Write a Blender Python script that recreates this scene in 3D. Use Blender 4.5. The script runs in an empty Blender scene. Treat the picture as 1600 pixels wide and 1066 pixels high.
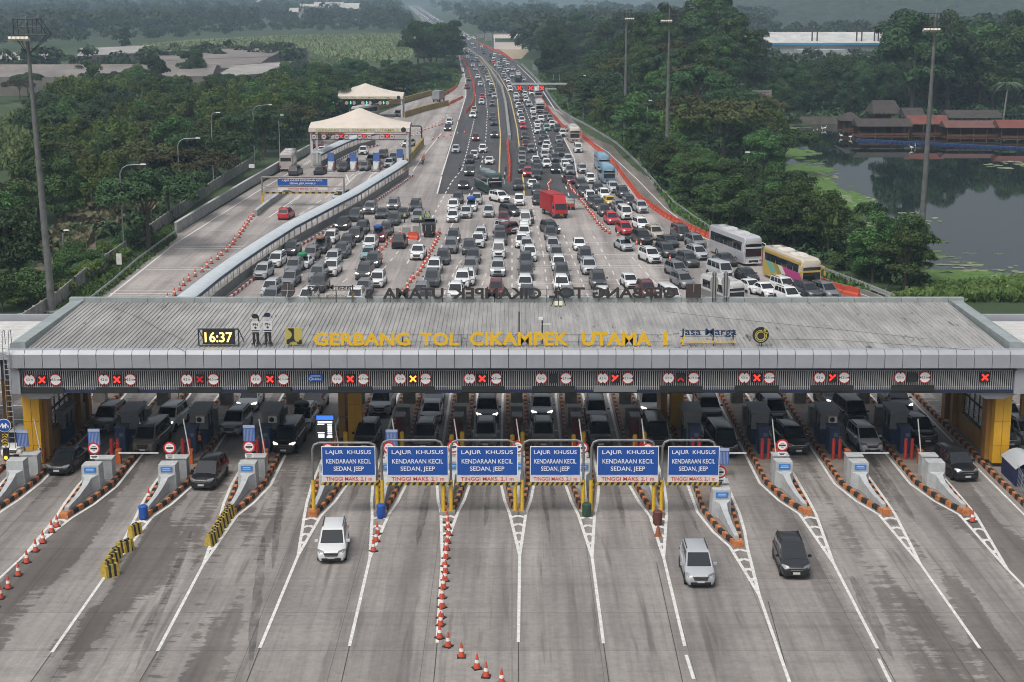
import bpy, bmesh, math, random
import numpy as np
from mathutils import Vector, Matrix
R = math.radians
random.seed(7)
scene = bpy.context.scene
COL = scene.collection

# ---------------------------------------------------------------- camera
CAM_H, PITCH, FPX = 33.5, R(12.3), 2500.0
cam_d = bpy.data.cameras.new('camera'); cam_d.sensor_width = 36; cam_d.lens = 36 * FPX / 1600
cam_d.clip_start = 1; cam_d.clip_end = 30000
cam = bpy.data.objects.new('camera', cam_d); COL.objects.link(cam)
cam.location = (0, 0, CAM_H); cam.rotation_euler = (R(90) - PITCH, 0, 0)
scene.camera = cam

# ---------------------------------------------------------------- world, sun, exposure
SUN_EL, SUN_AZ = R(58), R(215)
w = bpy.data.worlds.new('World'); scene.world = w; w.use_nodes = True
nt = w.node_tree; nt.nodes.clear()
sky = nt.nodes.new('ShaderNodeTexSky'); sky.sky_type = 'NISHITA'; sky.sun_disc = False
sky.sun_elevation = SUN_EL; sky.sun_rotation = SUN_AZ; sky.dust_density = 6; sky.air_density = 1.2; sky.ozone_density = 1.0
hs = nt.nodes.new('ShaderNodeHueSaturation'); hs.inputs['Saturation'].default_value = 0.32
bg = nt.nodes.new('ShaderNodeBackground'); bg.inputs['Strength'].default_value = 0.13
ow = nt.nodes.new('ShaderNodeOutputWorld')
# overcast dome: dimmer towards the horizon than overhead
tc = nt.nodes.new('ShaderNodeTexCoord'); sx = nt.nodes.new('ShaderNodeSeparateXYZ'); mrg = nt.nodes.new('ShaderNodeMapRange')
mrg.inputs[1].default_value = 0.0; mrg.inputs[2].default_value = 0.8; mrg.inputs[3].default_value = 0.62; mrg.inputs[4].default_value = 1.4
vm_ = nt.nodes.new('ShaderNodeVectorMath'); vm_.operation = 'SCALE'
nt.links.new(tc.outputs['Generated'], sx.inputs[0]); nt.links.new(sx.outputs[2], mrg.inputs[0]); nt.links.new(mrg.outputs[0], vm_.inputs['Scale'])
nt.links.new(sky.outputs[0], hs.inputs['Color']); nt.links.new(hs.outputs[0], vm_.inputs[0]); nt.links.new(vm_.outputs[0], bg.inputs[0]); nt.links.new(bg.outputs[0], ow.inputs[0])
sun_d = bpy.data.lights.new('sun', 'SUN'); sun_d.energy = 1.1; sun_d.angle = R(14); sun_d.color = (1, 0.96, 0.9)
sun = bpy.data.objects.new('sun', sun_d); COL.objects.link(sun)
sun.rotation_euler = (R(90) - SUN_EL, 0, R(180) - SUN_AZ)
sun.location = (0, 0, 200)
scene.view_settings.view_transform = 'Standard'; scene.view_settings.look = 'None'
scene.view_settings.gamma = 1; scene.view_settings.exposure = -0.02
scene.render.engine = 'CYCLES'
scene.cycles.use_denoising = True; scene.cycles.denoising_input_passes = 'RGB_ALBEDO_NORMAL'
scene.cycles.max_bounces = 6; scene.cycles.diffuse_bounces = 3; scene.cycles.glossy_bounces = 3
scene.cycles.transmission_bounces = 3; scene.cycles.volume_bounces = 0; scene.cycles.transparent_max_bounces = 6
scene.cycles.sample_clamp_indirect = 4; scene.cycles.filter_width = 1.0

# ---------------------------------------------------------------- pixel -> place
CP, SP = math.cos(PITCH), math.sin(PITCH)
def ray(px, py):
    dx = (px - 800) / FPX; dy = (533 - py) / FPX
    return Vector((dx, CP + SP * dy, -SP + CP * dy))
def at(px, py, z=0.0):
    d = ray(px, py); t = (z - CAM_H) / d.z
    return Vector((0, 0, CAM_H)) + d * t
def on(px, py, Y):
    d = ray(px, py); t = Y / d.y
    return Vector((0, 0, CAM_H)) + d * t

# ---------------------------------------------------------------- helpers
def tag(o, label=None, cat=None, group=None, kind=None):
    if label: o['label'] = label
    if cat: o['category'] = cat
    if group: o['group'] = group
    if kind: o['kind'] = kind
    return o
def thing(name, label, cat, loc=(0, 0, 0), rz=0.0, group=None):
    o = bpy.data.objects.new(name, None); COL.objects.link(o)
    o.empty_display_size = 0.3
    o.location = loc; o.rotation_euler = (0, 0, rz)
    return tag(o, label, cat, group)
def obj(name, me, parent=None, loc=None, color=None):
    o = bpy.data.objects.new(name, me); COL.objects.link(o)
    if parent: o.parent = parent
    if loc is not None: o.location = loc
    if color is not None: o.color = (*color, 1)
    return o

class MB:
    """collects shapes into one mesh; m = material slot"""
    def __init__(s): s.v = []; s.f = []; s.mi = []; s.m = 0
    def add(s, vs, fs):
        n = len(s.v); s.v += [tuple(p) for p in vs]
        for f in fs: s.f.append([n + i for i in f]); s.mi.append(s.m)
        return s
    def box(s, c, d, rz=0.0, taper=1.0, rx=0.0):
        hx, hy, hz = d[0] / 2, d[1] / 2, d[2] / 2
        ps = [Vector((x * hx * (taper if z > 0 else 1), y * hy * (taper if z > 0 else 1), z * hz)) for z in (-1, 1) for x, y in ((-1, -1), (1, -1), (1, 1), (-1, 1))]
        if rx: m = Matrix.Rotation(rx, 3, 'X'); ps = [m @ p for p in ps]
        if rz: m = Matrix.Rotation(rz, 3, 'Z'); ps = [m @ p for p in ps]
        c = Vector(c)
        return s.add([p + c for p in ps], [(3, 2, 1, 0), (4, 5, 6, 7), (0, 1, 5, 4), (1, 2, 6, 5), (2, 3, 7, 6), (3, 0, 4, 7)])
    def tube(s, p0, p1, r, r1=None, n=8, cap=True):
        p0, p1 = Vector(p0), Vector(p1); r1 = r if r1 is None else r1
        d = (p1 - p0).normalized(); a = d.orthogonal().normalized(); b = d.cross(a)
        vs = []
        for p, q in ((p0, r), (p1, r1)):
            for i in range(n):
                t = 2 * math.pi * i / n; vs.append(p + a * (math.cos(t) * q) + b * (math.sin(t) * q))
        fs = [(i, (i + 1) % n, n + (i + 1) % n, n + i) for i in range(n)]
        if cap: fs += [tuple(range(n))[::-1], tuple(range(n, 2 * n))]
        return s.add(vs, fs)
    def path(s, pts, r, n=6):
        for a, b in zip(pts, pts[1:]): s.tube(a, b, r, n=n)
        return s
    def lathe(s, prof, c=(0, 0, 0), n=12):
        c = Vector(c); vs = []
        for r, z in prof:
            for i in range(n):
                t = 2 * math.pi * i / n; vs.append(c + Vector((r * math.cos(t), r * math.sin(t), z)))
        fs = []
        for k in range(len(prof) - 1):
            for i in range(n): fs.append((k * n + i, k * n + (i + 1) % n, (k + 1) * n + (i + 1) % n, (k + 1) * n + i))
        fs += [tuple(range(n))[::-1], tuple(range((len(prof) - 1) * n, len(prof) * n))]
        return s.add(vs, fs)
    def loft(s, rings, cap=True):
        n = len(rings[0]); vs = [p for r in rings for p in r]; fs = []
        for k in range(len(rings) - 1):
            for i in range(n): fs.append((k * n + i, k * n + (i + 1) % n, (k + 1) * n + (i + 1) % n, (k + 1) * n + i))
        if cap: fs += [tuple(range(n))[::-1], tuple(range((len(rings) - 1) * n, len(rings) * n))]
        return s.add(vs, fs)
    def prism(s, poly, axis, a, b):
        """poly: 2d points; axis 'y': (x,z) extruded in y; 'z': (x,y); 'x': (y,z)"""
        def P(p, t): return {'y': (p[0], t, p[1]), 'z': (p[0], p[1], t), 'x': (t, p[0], p[1])}[axis]
        n = len(poly); vs = [P(p, a) for p in poly] + [P(p, b) for p in poly]
        fs = [tuple(range(n)), tuple(range(n, 2 * n))[::-1]] + [(i, n + i, n + (i + 1) % n, (i + 1) % n) for i in range(n)]
        return s.add(vs, fs)
    def disc(s, c, r, y, n=24, t=0.03):
        """disc facing -y"""
        return s.prism([(c[0] + r * math.cos(2 * math.pi * i / n), c[1] + r * math.sin(2 * math.pi * i / n)) for i in range(n)], 'y', y - t, y)
    def quad(s, a, b, c, d): return s.add([a, b, c, d], [(0, 1, 2, 3)])
    def mesh(s, name, mats, smooth=None):
        me = bpy.data.meshes.new(name); me.from_pydata(s.v, [], s.f)
        for m in (mats if isinstance(mats, (list, tuple)) else [mats]): me.materials.append(m)
        me.polygons.foreach_set('material_index', s.mi)
        bm = bmesh.new(); bm.from_mesh(me); bmesh.ops.recalc_face_normals(bm, faces=bm.faces); bm.to_mesh(me); bm.free()
        if smooth:
            me.polygons.foreach_set('use_smooth', [True] * len(me.polygons)); me.set_sharp_from_angle(angle=R(smooth))
        me.update(); return me
    def build(s, name, mats, parent=None, smooth=None, loc=None):
        return obj(name, s.mesh(name, mats, smooth), parent, loc)

def repeat_part(name, m, root, builders, cap=100):
    """each piece its own part; past the cap the rest as one"""
    for f in builders[:cap]:
        b = MB(); f(b); b.build(name, m, root)
    if len(builders) > cap:
        b = MB()
        for f in builders[cap:]: f(b)
        o = b.build(name, m, root); o['kind'] = 'stuff'

def text_mesh(body, width=None, height=None, depth=0.04, mirror=False, mat=None, bold=0.012):
    """lettering standing upright, facing -y, centred on x, base at z=0"""
    c = bpy.data.curves.new('lettering', 'FONT'); c.body = body; c.align_x = 'CENTER'; c.extrude = depth / 2; c.resolution_u = 3; c.offset = bold
    o = bpy.data.objects.new('lettering', c); COL.objects.link(o)
    bpy.context.view_layer.update()
    me = bpy.data.meshes.new_from_object(o); bpy.data.objects.remove(o); bpy.data.curves.remove(c)
    co = np.empty(len(me.vertices) * 3); me.vertices.foreach_get('co', co); co = co.reshape(-1, 3)
    x0, x1 = co[:, 0].min(), co[:, 0].max(); y0, y1 = co[:, 1].min(), co[:, 1].max()
    sz = height / (y1 - y0) if height else width / (x1 - x0); sx = width / (x1 - x0) if width else sz
    x = (co[:, 0] - (x0 + x1) / 2) * sx; z = (co[:, 1] - y0) * sz; y = -co[:, 2]
    if mirror: x = -x
    me.vertices.foreach_set('co', np.stack([x, y, z], 1).ravel())
    if mirror: me.flip_normals()
    me.materials.clear(); me.materials.append(mat); me.update()
    for p in me.polygons: p.material_index = 0
    return me

# ---------------------------------------------------------------- materials
MATS = {}
def mat(name, col, rough=0.6, metal=0.0, var=0.0, scale=3.0, emit=0.0, coat=0.0, stretch=None, dark=None, spec=0.5):
    if name in MATS: return MATS[name]
    m = bpy.data.materials.new(name); m.use_nodes = True; nt = m.node_tree
    b = nt.nodes['Principled BSDF']; b.inputs['Base Color'].default_value = (*col, 1)
    b.inputs['Roughness'].default_value = rough; b.inputs['Metallic'].default_value = metal
    b.inputs['Coat Weight'].default_value = coat; b.inputs['Coat Roughness'].default_value = 0.08
    b.inputs['Specular IOR Level'].default_value = spec
    if emit:
        b.inputs['Emission Color'].default_value = (*col, 1); b.inputs['Emission Strength'].default_value = emit
    if var:
        tc = nt.nodes.new('ShaderNodeNewGeometry'); mp = nt.nodes.new('ShaderNodeMapping'); nz = nt.nodes.new('ShaderNodeTexNoise')
        nz.inputs['Scale'].default_value = scale; nz.inputs['Detail'].default_value = 5; nz.inputs['Roughness'].default_value = 0.65
        if stretch: mp.inputs['Scale'].default_value = stretch
        rp = nt.nodes.new('ShaderNodeValToRGB'); rp.color_ramp.elements[0].position = 0.3; rp.color_ramp.elements[1].position = 0.72
        lo = dark or tuple(c * (1 - var) for c in col); hi = tuple(min(1, c * (1 + var * 0.6)) for c in col)
        rp.color_ramp.elements[0].color = (*lo, 1); rp.color_ramp.elements[1].color = (*hi, 1)
        nt.links.new(tc.outputs['Position'], mp.inputs[0]); nt.links.new(mp.outputs[0], nz.inputs['Vector'])
        nt.links.new(nz.outputs[0], rp.inputs[0]); nt.links.new(rp.outputs[0], b.inputs['Base Color'])
    MATS[name] = m; return m

def paint_mat():
    m = bpy.data.materials.new('car_paint'); m.use_nodes = True; nt = m.node_tree; b = nt.nodes['Principled BSDF']
    oi = nt.nodes.new('ShaderNodeObjectInfo'); nt.links.new(oi.outputs['Color'], b.inputs['Base Color'])
    b.inputs['Roughness'].default_value = 0.32; b.inputs['Metallic'].default_value = 0.0
    b.inputs['Coat Weight'].default_value = 0.4; b.inputs['Coat Roughness'].default_value = 0.06
    return m
PAINT = paint_mat()
GLASS = mat('dark_glass', (0.012, 0.015, 0.018), 0.06, spec=0.6)
TYRE = mat('tyre_rubber', (0.012, 0.012, 0.012), 0.8)
RIM = mat('alloy', (0.35, 0.36, 0.37), 0.35, 0.7)
TRIM = mat('black_trim', (0.012, 0.012, 0.013), 0.5)
CHROME = mat('chrome', (0.6, 0.6, 0.6), 0.2, 0.9)
LAMP = mat('lamp_glass', (0.20, 0.21, 0.22), 0.08, 0.3)
LIT = mat('lit_headlamp', (1, 0.95, 0.82), 0.3, emit=2.2)
TAIL = mat('tail_lamp', (0.35, 0.01, 0.01), 0.2)
PLATE = mat('number_plate', (0.5, 0.5, 0.5), 0.5)
WHITEP = mat('white_paint', (0.72, 0.72, 0.70), 0.6, var=0.16, scale=2.5)
LINE = mat('road_paint', (0.62, 0.61, 0.58), 0.8, var=0.3, scale=3.0)
YLINE = mat('yellow_road_paint', (0.55, 0.42, 0.16), 0.8, var=0.25, scale=3.0)
GALV = mat('galvanised_steel', (0.36, 0.38, 0.40), 0.45, 0.5, var=0.2, scale=4)
STEELD = mat('dark_steel', (0.035, 0.037, 0.04), 0.5, 0.3)
POLE = mat('pole_grey', (0.12, 0.125, 0.12), 0.6, var=0.4, scale=1.2)
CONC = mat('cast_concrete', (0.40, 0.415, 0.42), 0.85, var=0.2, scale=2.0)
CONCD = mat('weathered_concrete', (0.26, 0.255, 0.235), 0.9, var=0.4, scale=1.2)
ORANGE = mat('orange_kerb_paint', (0.47, 0.165, 0.055), 0.8, var=0.55, scale=4)
BLACKP = mat('black_paint', (0.02, 0.02, 0.02), 0.7, var=0.4, scale=5)
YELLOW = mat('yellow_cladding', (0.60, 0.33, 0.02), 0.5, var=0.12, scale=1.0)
YELLOWP = mat('yellow_paint', (0.62, 0.40, 0.03), 0.5, var=0.2, scale=6)
YELLOWD = mat('yellow_barrier_paint', (0.42, 0.30, 0.04), 0.75, var=0.35, scale=6)
BLUES = mat('blue_sign_face', (0.010, 0.075, 0.34), 0.45, var=0.08, scale=2)
WHITES = mat('white_sign_face', (0.78, 0.78, 0.77), 0.5)
REDS = mat('red_sign_face', (0.55, 0.02, 0.025), 0.5)
REDPAINT = mat('red_paint', (0.42, 0.045, 0.03), 0.55, var=0.2, scale=4)
ORANGEP = mat('orange_plastic', (0.52, 0.075, 0.035), 0.6, var=0.15, scale=4)
NAVY = mat('navy_trim', (0.012, 0.022, 0.075), 0.5)
BOOTHB = mat('booth_blue', (0.018, 0.04, 0.10), 0.5, var=0.15, scale=3)
BOOTHG = mat('booth_grey', (0.20, 0.21, 0.22), 0.5, var=0.15, scale=3)
LEDRED = mat('led_red', (1.0, 0.03, 0.02), 0.5, emit=2.2)
LEDDIM = mat('led_dim', (0.45, 0.01, 0.01), 0.5, emit=0.6)
LEDAMB = mat('led_amber', (1.0, 0.32, 0.03), 0.5, emit=2.6)
LEDCLK = mat('led_clock', (1.0, 0.72, 0.22), 0.5, emit=2.0)
LEDGRN = mat('led_green', (0.05, 1.0, 0.25), 0.5, emit=2.0)
LEDBLU = mat('led_blue', (0.03, 0.12, 1.0), 0.5, emit=1.6)
LEDWHT = mat('led_white', (0.9, 0.92, 1.0), 0.5, emit=0.9)
LEDOFF = mat('led_panel_off', (0.018, 0.02, 0.02), 0.5)
SKINM = mat('skin', (0.28, 0.15, 0.09), 0.6)
# ================================================================= GROUND AND ROADS
class NT:
    def __init__(s, m): s.t = m.node_tree; s.b = s.t.nodes['Principled BSDF']
    def n(s, kind, **kw):
        x = s.t.nodes.new(kind)
        for k, v in kw.items():
            if k in x.inputs: x.inputs[k].default_value = v
            else: setattr(x, k, v)
        return x
    def l(s, a, b): s.t.links.new(a, b)
    def noise(s, pos, scale, stretch=(1, 1, 1), detail=5, rough=0.6, loc=(0, 0, 0)):
        mp = s.n('ShaderNodeMapping'); mp.inputs['Scale'].default_value = stretch; mp.inputs['Location'].default_value = loc
        z = s.n('ShaderNodeTexNoise', Scale=scale, Detail=detail, Roughness=rough); s.l(pos, mp.inputs[0]); s.l(mp.outputs[0], z.inputs['Vector']); return z.outputs[0]
    def ramp(s, fac, stops):
        r = s.n('ShaderNodeValToRGB'); e = r.color_ramp.elements
        while len(e) < len(stops): e.new(0.5)
        for i, (p, c) in enumerate(stops):
            e[i].position = p; e[i].color = (*c, 1) if isinstance(c, tuple) else (c, c, c, 1)
        s.l(fac, r.inputs[0]); return r.outputs[0]
    def mix(s, fac, a, b, kind='MIX'):
        x = s.n('ShaderNodeMix', data_type='RGBA', blend_type=kind)
        if isinstance(fac, (int, float)): x.inputs[0].default_value = fac
        else: s.l(fac, x.inputs[0])
        for i, c in ((6, a), (7, b)):
            if isinstance(c, tuple): x.inputs[i].default_value = (*c, 1)
            else: s.l(c, x.inputs[i])
        return x.outputs[2]
    def mul(s, a, b):
        x = s.n('ShaderNodeMath', operation='MULTIPLY')
        for i, c in enumerate((a, b)):
            if isinstance(c, (int, float)): x.inputs[i].default_value = c
            else: s.l(c, x.inputs[i])
        return x.outputs[0]

def road_mat(name, c1, c2, slab=(4.6, 5.2), joint=0.55, stain=0.6, rough=0.8, wet=False):
    m = bpy.data.materials.new(name); m.use_nodes = True; t = NT(m)
    g = t.n('ShaderNodeNewGeometry').outputs['Position']
    br = t.n('ShaderNodeTexBrick', offset=0.0); br.inputs['Scale'].default_value = 1.0
    br.inputs['Brick Width'].default_value = slab[0]; br.inputs['Row Height'].default_value = slab[1]
    br.inputs['Mortar Size'].default_value = 0.02; br.inputs['Mortar Smooth'].default_value = 0.2
    br.inputs['Color1'].default_value = (*c1, 1); br.inputs['Color2'].default_value = (*c2, 1)
    br.inputs['Mortar'].default_value = (*[c * joint for c in c1], 1)
    t.l(g, br.inputs['Vector'])
    col = br.outputs['Color']
    fine = t.noise(g, 2.2, detail=8, rough=0.75); col = t.mix(0.55, col, t.ramp(fine, [(0.28, 0.5), (0.72, 1.34)]), 'MULTIPLY')
    big = t.noise(g, 0.14, (1, 0.6, 1), detail=4); col = t.mix(0.8, col, t.ramp(big, [(0.3, 0.74), (0.7, 1.16)]), 'MULTIPLY')
    st = t.noise(g, 0.42, (1, 0.03, 1), detail=3, rough=0.5); col = t.mix(0.9, col, t.ramp(st, [(0.36, 0.66), (0.6, 1.12)]), 'MULTIPLY')
    st2 = t.noise(g, 2.6, (1, 0.03, 1), detail=4, rough=0.6); col = t.mix(0.6, col, t.ramp(st2, [(0.34, 0.72), (0.55, 1.05)]), 'MULTIPLY')
    sp = t.noise(g, 6.0, (1, 0.7, 1), detail=6, rough=0.8, loc=(2, 8, 0)); col = t.mix(0.7, col, t.ramp(sp, [(0.28, 0.5), (0.38, 1.0)]), 'MULTIPLY')
    cr = t.noise(g, 0.9, (0.05, 1.1, 1), detail=6, rough=0.7); col = t.mix(0.5, col, t.ramp(cr, [(0.3, 0.66), (0.5, 1.04)]), 'MULTIPLY')
    if wet:   # spilt and leaked water that has run along the lanes
        a1 = t.noise(g, 0.34, (1, 0.12, 1), detail=3, rough=0.5, loc=(3.1, 1.7, 0)); a2 = t.noise(g, 1.1, (0.35, 1.6, 1), detail=5, rough=0.7)
        a = t.n('ShaderNodeMath', operation='MULTIPLY_ADD'); t.l(a2, a.inputs[0]); a.inputs[1].default_value = 0.3; t.l(a1, a.inputs[2]); a = a.outputs[0]
        sx = t.n('ShaderNodeSeparateXYZ'); t.l(g, sx.inputs[0])
        mr = t.n('ShaderNodeMapRange'); mr.inputs[1].default_value = -8; mr.inputs[2].default_value = -17; t.l(sx.outputs[0], mr.inputs[0])
        mr2 = t.n('ShaderNodeMapRange'); mr2.inputs[1].default_value = 15; mr2.inputs[2].default_value = 22; mr2.inputs[4].default_value = 0.9; t.l(sx.outputs[0], mr2.inputs[0])
        ad = t.n('ShaderNodeMath', operation='ADD'); t.l(mr.outputs[0], ad.inputs[0]); t.l(mr2.outputs[0], ad.inputs[1])
        msk = t.mul(t.ramp(a, [(0.675, 0.0), (0.695, 1.0)]), ad.outputs[0])
        col = t.mix(msk, col, t.mix(1.0, col, (0.5, 0.48, 0.47), 'MULTIPLY'))
        # two straight dark tracks of drips down the middle of each lane
        dr = t.noise(g, 1.6, (1, 0.05, 1), detail=3); col = t.mix(t.mul(t.ramp(dr, [(0.58, 0.0), (0.7, 1.0)]), 0.55), col, (0.07, 0.062, 0.055))
    t.l(col, t.b.inputs['Base Color']); t.b.inputs['Roughness'].default_value = rough
    t.l(t.ramp(fine, [(0.2, rough - 0.15), (0.8, rough + 0.1)]), t.b.inputs['Roughness'])
    return m
M_CONC = road_mat('plaza_concrete', (0.232, 0.213, 0.197), (0.272, 0.252, 0.234), wet=True)
M_CONC2 = road_mat('plaza_concrete_rear', (0.312, 0.284, 0.267), (0.36, 0.328, 0.308), joint=0.70)
M_SHOULD = road_mat('old_concrete', (0.15, 0.135, 0.12), (0.185, 0.165, 0.148), slab=(5, 6))
M_ASPH = road_mat('asphalt', (0.062, 0.062, 0.066), (0.067, 0.067, 0.071), slab=(60, 35), joint=0.8, rough=0.85)

def sheet(name, pts, z, m, kind='structure', thick=0.0):
    b = MB(); ps = [(p[0], p[1]) for p in pts]
    if thick:
        b.prism(ps, 'z', z - thick, z)
    else:
        b.add([(x, y, z) for x, y in ps], [tuple(range(len(ps)))])
    o = b.build(name, m); return tag(o, kind=kind)
def px(lst, z=0): return [at(x, y, z) for x, y in lst]

def _s(t): return 0.0 if t <= 0 else 1.0 if t >= 1 else t * t * (3 - 2 * t)
def mound(x, y):
    if y < 250 or y > 760 or x < 15: return 0.0
    return 14 * _s((x - 20) / 20) * _s((0.158 - x / y) / 0.035) * math.exp(-((y - 480) / 105) ** 2)
# terrain: one sheet out to the horizon
xs = np.unique(np.concatenate([np.linspace(-9000, -400, 24), np.linspace(-400, 400, 90), np.linspace(400, 9000, 24)]))
ys = np.unique(np.concatenate([np.linspace(-300, 0, 4), np.linspace(0, 900, 110), np.linspace(900, 12000, 40)]))
gv = [(x, y, -0.15 + mound(x, y)) for y in ys for x in xs]; nx = len(xs)
gf = [(j * nx + i, j * nx + i + 1, (j + 1) * nx + i + 1, (j + 1) * nx + i) for j in range(len(ys) - 1) for i in range(nx - 1)]
mg = bpy.data.materials.new('meadow'); mg.use_nodes = True; t = NT(mg); g = t.n('ShaderNodeNewGeometry').outputs['Position']
c = t.ramp(t.noise(g, 0.035, detail=8, rough=0.7), [(0.3, (0.018, 0.036, 0.012)), (0.5, (0.034, 0.062, 0.018)), (0.7, (0.065, 0.088, 0.028))])
c = t.mix(0.7, c, t.ramp(t.noise(g, 0.7, detail=6, rough=0.8), [(0.3, 0.5), (0.75, 1.35)]), 'MULTIPLY')
t.l(c, t.b.inputs['Base Color']); t.b.inputs['Roughness'].default_value = 1
me = bpy.data.meshes.new('ground'); me.from_pydata(gv, [], gf); me.materials.append(mg)
tag(obj('ground', me), kind='structure')

LEFT = [(150, 468), (275, 366), (385, 300), (480, 245), (500, 222), (560, 190), (630, 163), (672, 150), (700, 148), (716, 133), (722, 120), (719, 100), (716, 82), (704, 66), (690, 53), (672, 37), (655, 23), (640, 11), (634, 6)]
RIGHT = [(1392, 468), (1289, 428), (1200, 396), (1114, 364), (1053, 321), (1010, 272), (962, 226), (911, 195), (876, 175), (853, 142), (838, 124), (815, 101), (800, 91), (777, 77), (750, 66), (722, 55), (706, 45), (690, 34), (668, 18), (653, 8), (649, 6)]
near = [Vector((-150, 15, 0)), Vector((-150, 158, 0)), Vector((-60, 158, 0))]
nearR = [Vector((52, 158, 0)), Vector((150, 158, 0)), Vector((150, 15, 0))]
sheet('plaza_pavement', [(-150, 15), (-150, 136), (150, 136), (150, 15)], 0.0, M_CONC, thick=0.15)
sheet('highway', [(-150, 136), (-150, 158), (-60, 158)] + px(LEFT) + px(RIGHT)[::-1] + [(52, 158), (150, 158), (150, 136)], 0.0, M_CONC2)
sheet('asphalt_road', px([(683, 303), (690, 274), (700, 235), (728, 150), (728, 129), (725, 112), (721, 100), (718, 82), (706, 66), (692, 53), (674, 37), (657, 23), (642, 11), (637, 7)]) +
      px([(906, 308), (897, 248), (881, 216), (868, 192), (853, 163), (876, 174), (852, 142), (837, 124), (813, 100), (776, 77), (749, 66), (721, 55), (705, 45), (689, 34), (667, 18), (652, 8), (647, 7)])[::-1], 0.008, M_ASPH)
sheet('exit_road', px([(1388, 468), (1286, 428), (1198, 396), (1112, 365), (1051, 322), (1008, 273), (960, 227), (909, 196), (874, 176), (858, 165), (885, 190), (925, 224), (960, 262), (1000, 303), (1050, 345), (1110, 372), (1200, 404), (1310, 468)]), 0.006, M_SHOULD)
M_TAN = mat('bare_soil', (0.36, 0.29, 0.20), 0.95, var=0.25, scale=0.3)
sheet('tent_forecourt', px([(778, 76), (826, 76), (826, 80), (815, 92), (801, 92)]), 0.004, M_TAN)
sheet('dirt_path', px([(38, 440), (60, 445), (150, 392), (150, 375), (100, 392), (60, 412)], -0.1), -0.10, mat('dirt', (0.16, 0.13, 0.10), 1, var=0.3, scale=0.8))
M_FIELD = mat('field_crop', (0.13, 0.165, 0.06), 1, var=0.4, scale=0.05)
sheet('field', px([(190, 72), (300, 62), (470, 54), (640, 52), (660, 60), (640, 92), (540, 98), (480, 80), (300, 72)], -0.12), -0.12, M_FIELD)
sheet('field', px([(-30, 200), (50, 165), (200, 170), (230, 185), (60, 260), (-30, 270)], -0.11), -0.11, mat('rough_meadow', (0.10, 0.15, 0.05), 1, var=0.5, scale=0.3))

# lake with its weed mats
mw = bpy.data.materials.new('lake_water'); mw.use_nodes = True; t = NT(mw)
t.b.inputs['Base Color'].default_value = (0.012, 0.018, 0.018, 1); t.b.inputs['Roughness'].default_value = 0.02; t.b.inputs['IOR'].default_value = 1.33
g = t.n('ShaderNodeNewGeometry').outputs['Position']; bp = t.n('ShaderNodeBump', Strength=0.02, Distance=0.05)
t.l(t.noise(g, 1.4, (1, 0.6, 1), detail=4), bp.inputs['Height']); t.l(bp.outputs[0], t.b.inputs['Normal'])
WZ = -0.10
LAKE = [(1180, 205), (1215, 198), (1310, 193), (1400, 186), (1660, 178), (1760, 300), (1900, 440), (1560, 437), (1480, 425), (1400, 410), (1380, 385), (1372, 345), (1330, 320), (1285, 300), (1265, 280), (1240, 262), (1200, 238)]
sheet('lake', px(LAKE, WZ), WZ, mw)
def blob_sheet(b, cx, cy, rx, ry, z, n=18, jag=0.35):
    c = at(cx, cy, z); e = at(cx + rx, cy, z); f = at(cx, cy - ry, z)
    ax = abs(e.x - c.x); ay = abs(f.y - c.y)
    pts = []
    for i in range(n):
        a = 2 * math.pi * i / n; q = 1 + random.uniform(-jag, jag)
        pts.append((c.x + ax * q * math.cos(a), c.y + ay * q * math.sin(a), z))
    b.add(pts, [tuple(range(n))])
b = MB(); rz = WZ + 0.01
for (x0_, y0_, rx0, ry0) in [(1250, 292, 60, 16), (1300, 318, 66, 17), (1285, 300, 60, 16), (1262, 272, 44, 12), (1345, 325, 30, 10), (1250, 262, 40, 6), (1275, 255, 18, 3), (1240, 240, 40, 8), (1420, 398, 60, 9), (1420, 376, 60, 5), (1440, 362, 14, 2.4), (1470, 378, 14, 3), (1275, 251, 20, 1.6), (1500, 430, 90, 10), (1570, 435, 60, 9), (1380, 352, 20, 10), (1400, 385, 22, 8), (1215, 200, 50, 3)]:
    for k in range(34 if rx0 > 25 else 10):
        a = random.uniform(0, 6.28); q = random.random() ** .6; sc_ = random.uniform(.14, .42) * (1.15 - .6 * q)
        blob_sheet(b, x0_ + rx0 * q * math.cos(a), y0_ + ry0 * q * math.sin(a), rx0 * sc_, ry0 * sc_, rz + len(b.f) * 0.00004, 13, 0.4)
tag(b.build('water_weed', mat('water_weed', (0.075, 0.15, 0.025), 0.9, var=0.45, scale=0.8)), kind='stuff')
b = MB()
for (x, y, rx, ry) in [(1395, 352, 38, 14), (1440, 345, 30, 8), (1580, 258, 45, 6), (1285, 275, 30, 6), (1330, 313, 36, 8), (1400, 372, 25, 10), (1475, 403, 30, 2.5), (1515, 396, 12, 1.5), (1560, 397, 10, 1.2), (1520, 416, 70, 8), (1580, 428, 40, 6), (1245, 278, 25, 4), (1420, 335, 16, 6)]:
    for k in range(26):
        a = random.uniform(0, 6.28); q = math.sqrt(random.random())
        blob_sheet(b, x + rx * q * math.cos(a), y + ry * q * math.sin(a), rx * random.uniform(.05, .2), ry * random.uniform(.06, .18), rz + random.uniform(0.0, 0.03), 9, 0.35)
tag(b.build('lily_pads', mat('lily_pad', (0.20, 0.23, 0.13), 0.8, var=0.45, scale=1.2)), kind='stuff')

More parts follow.
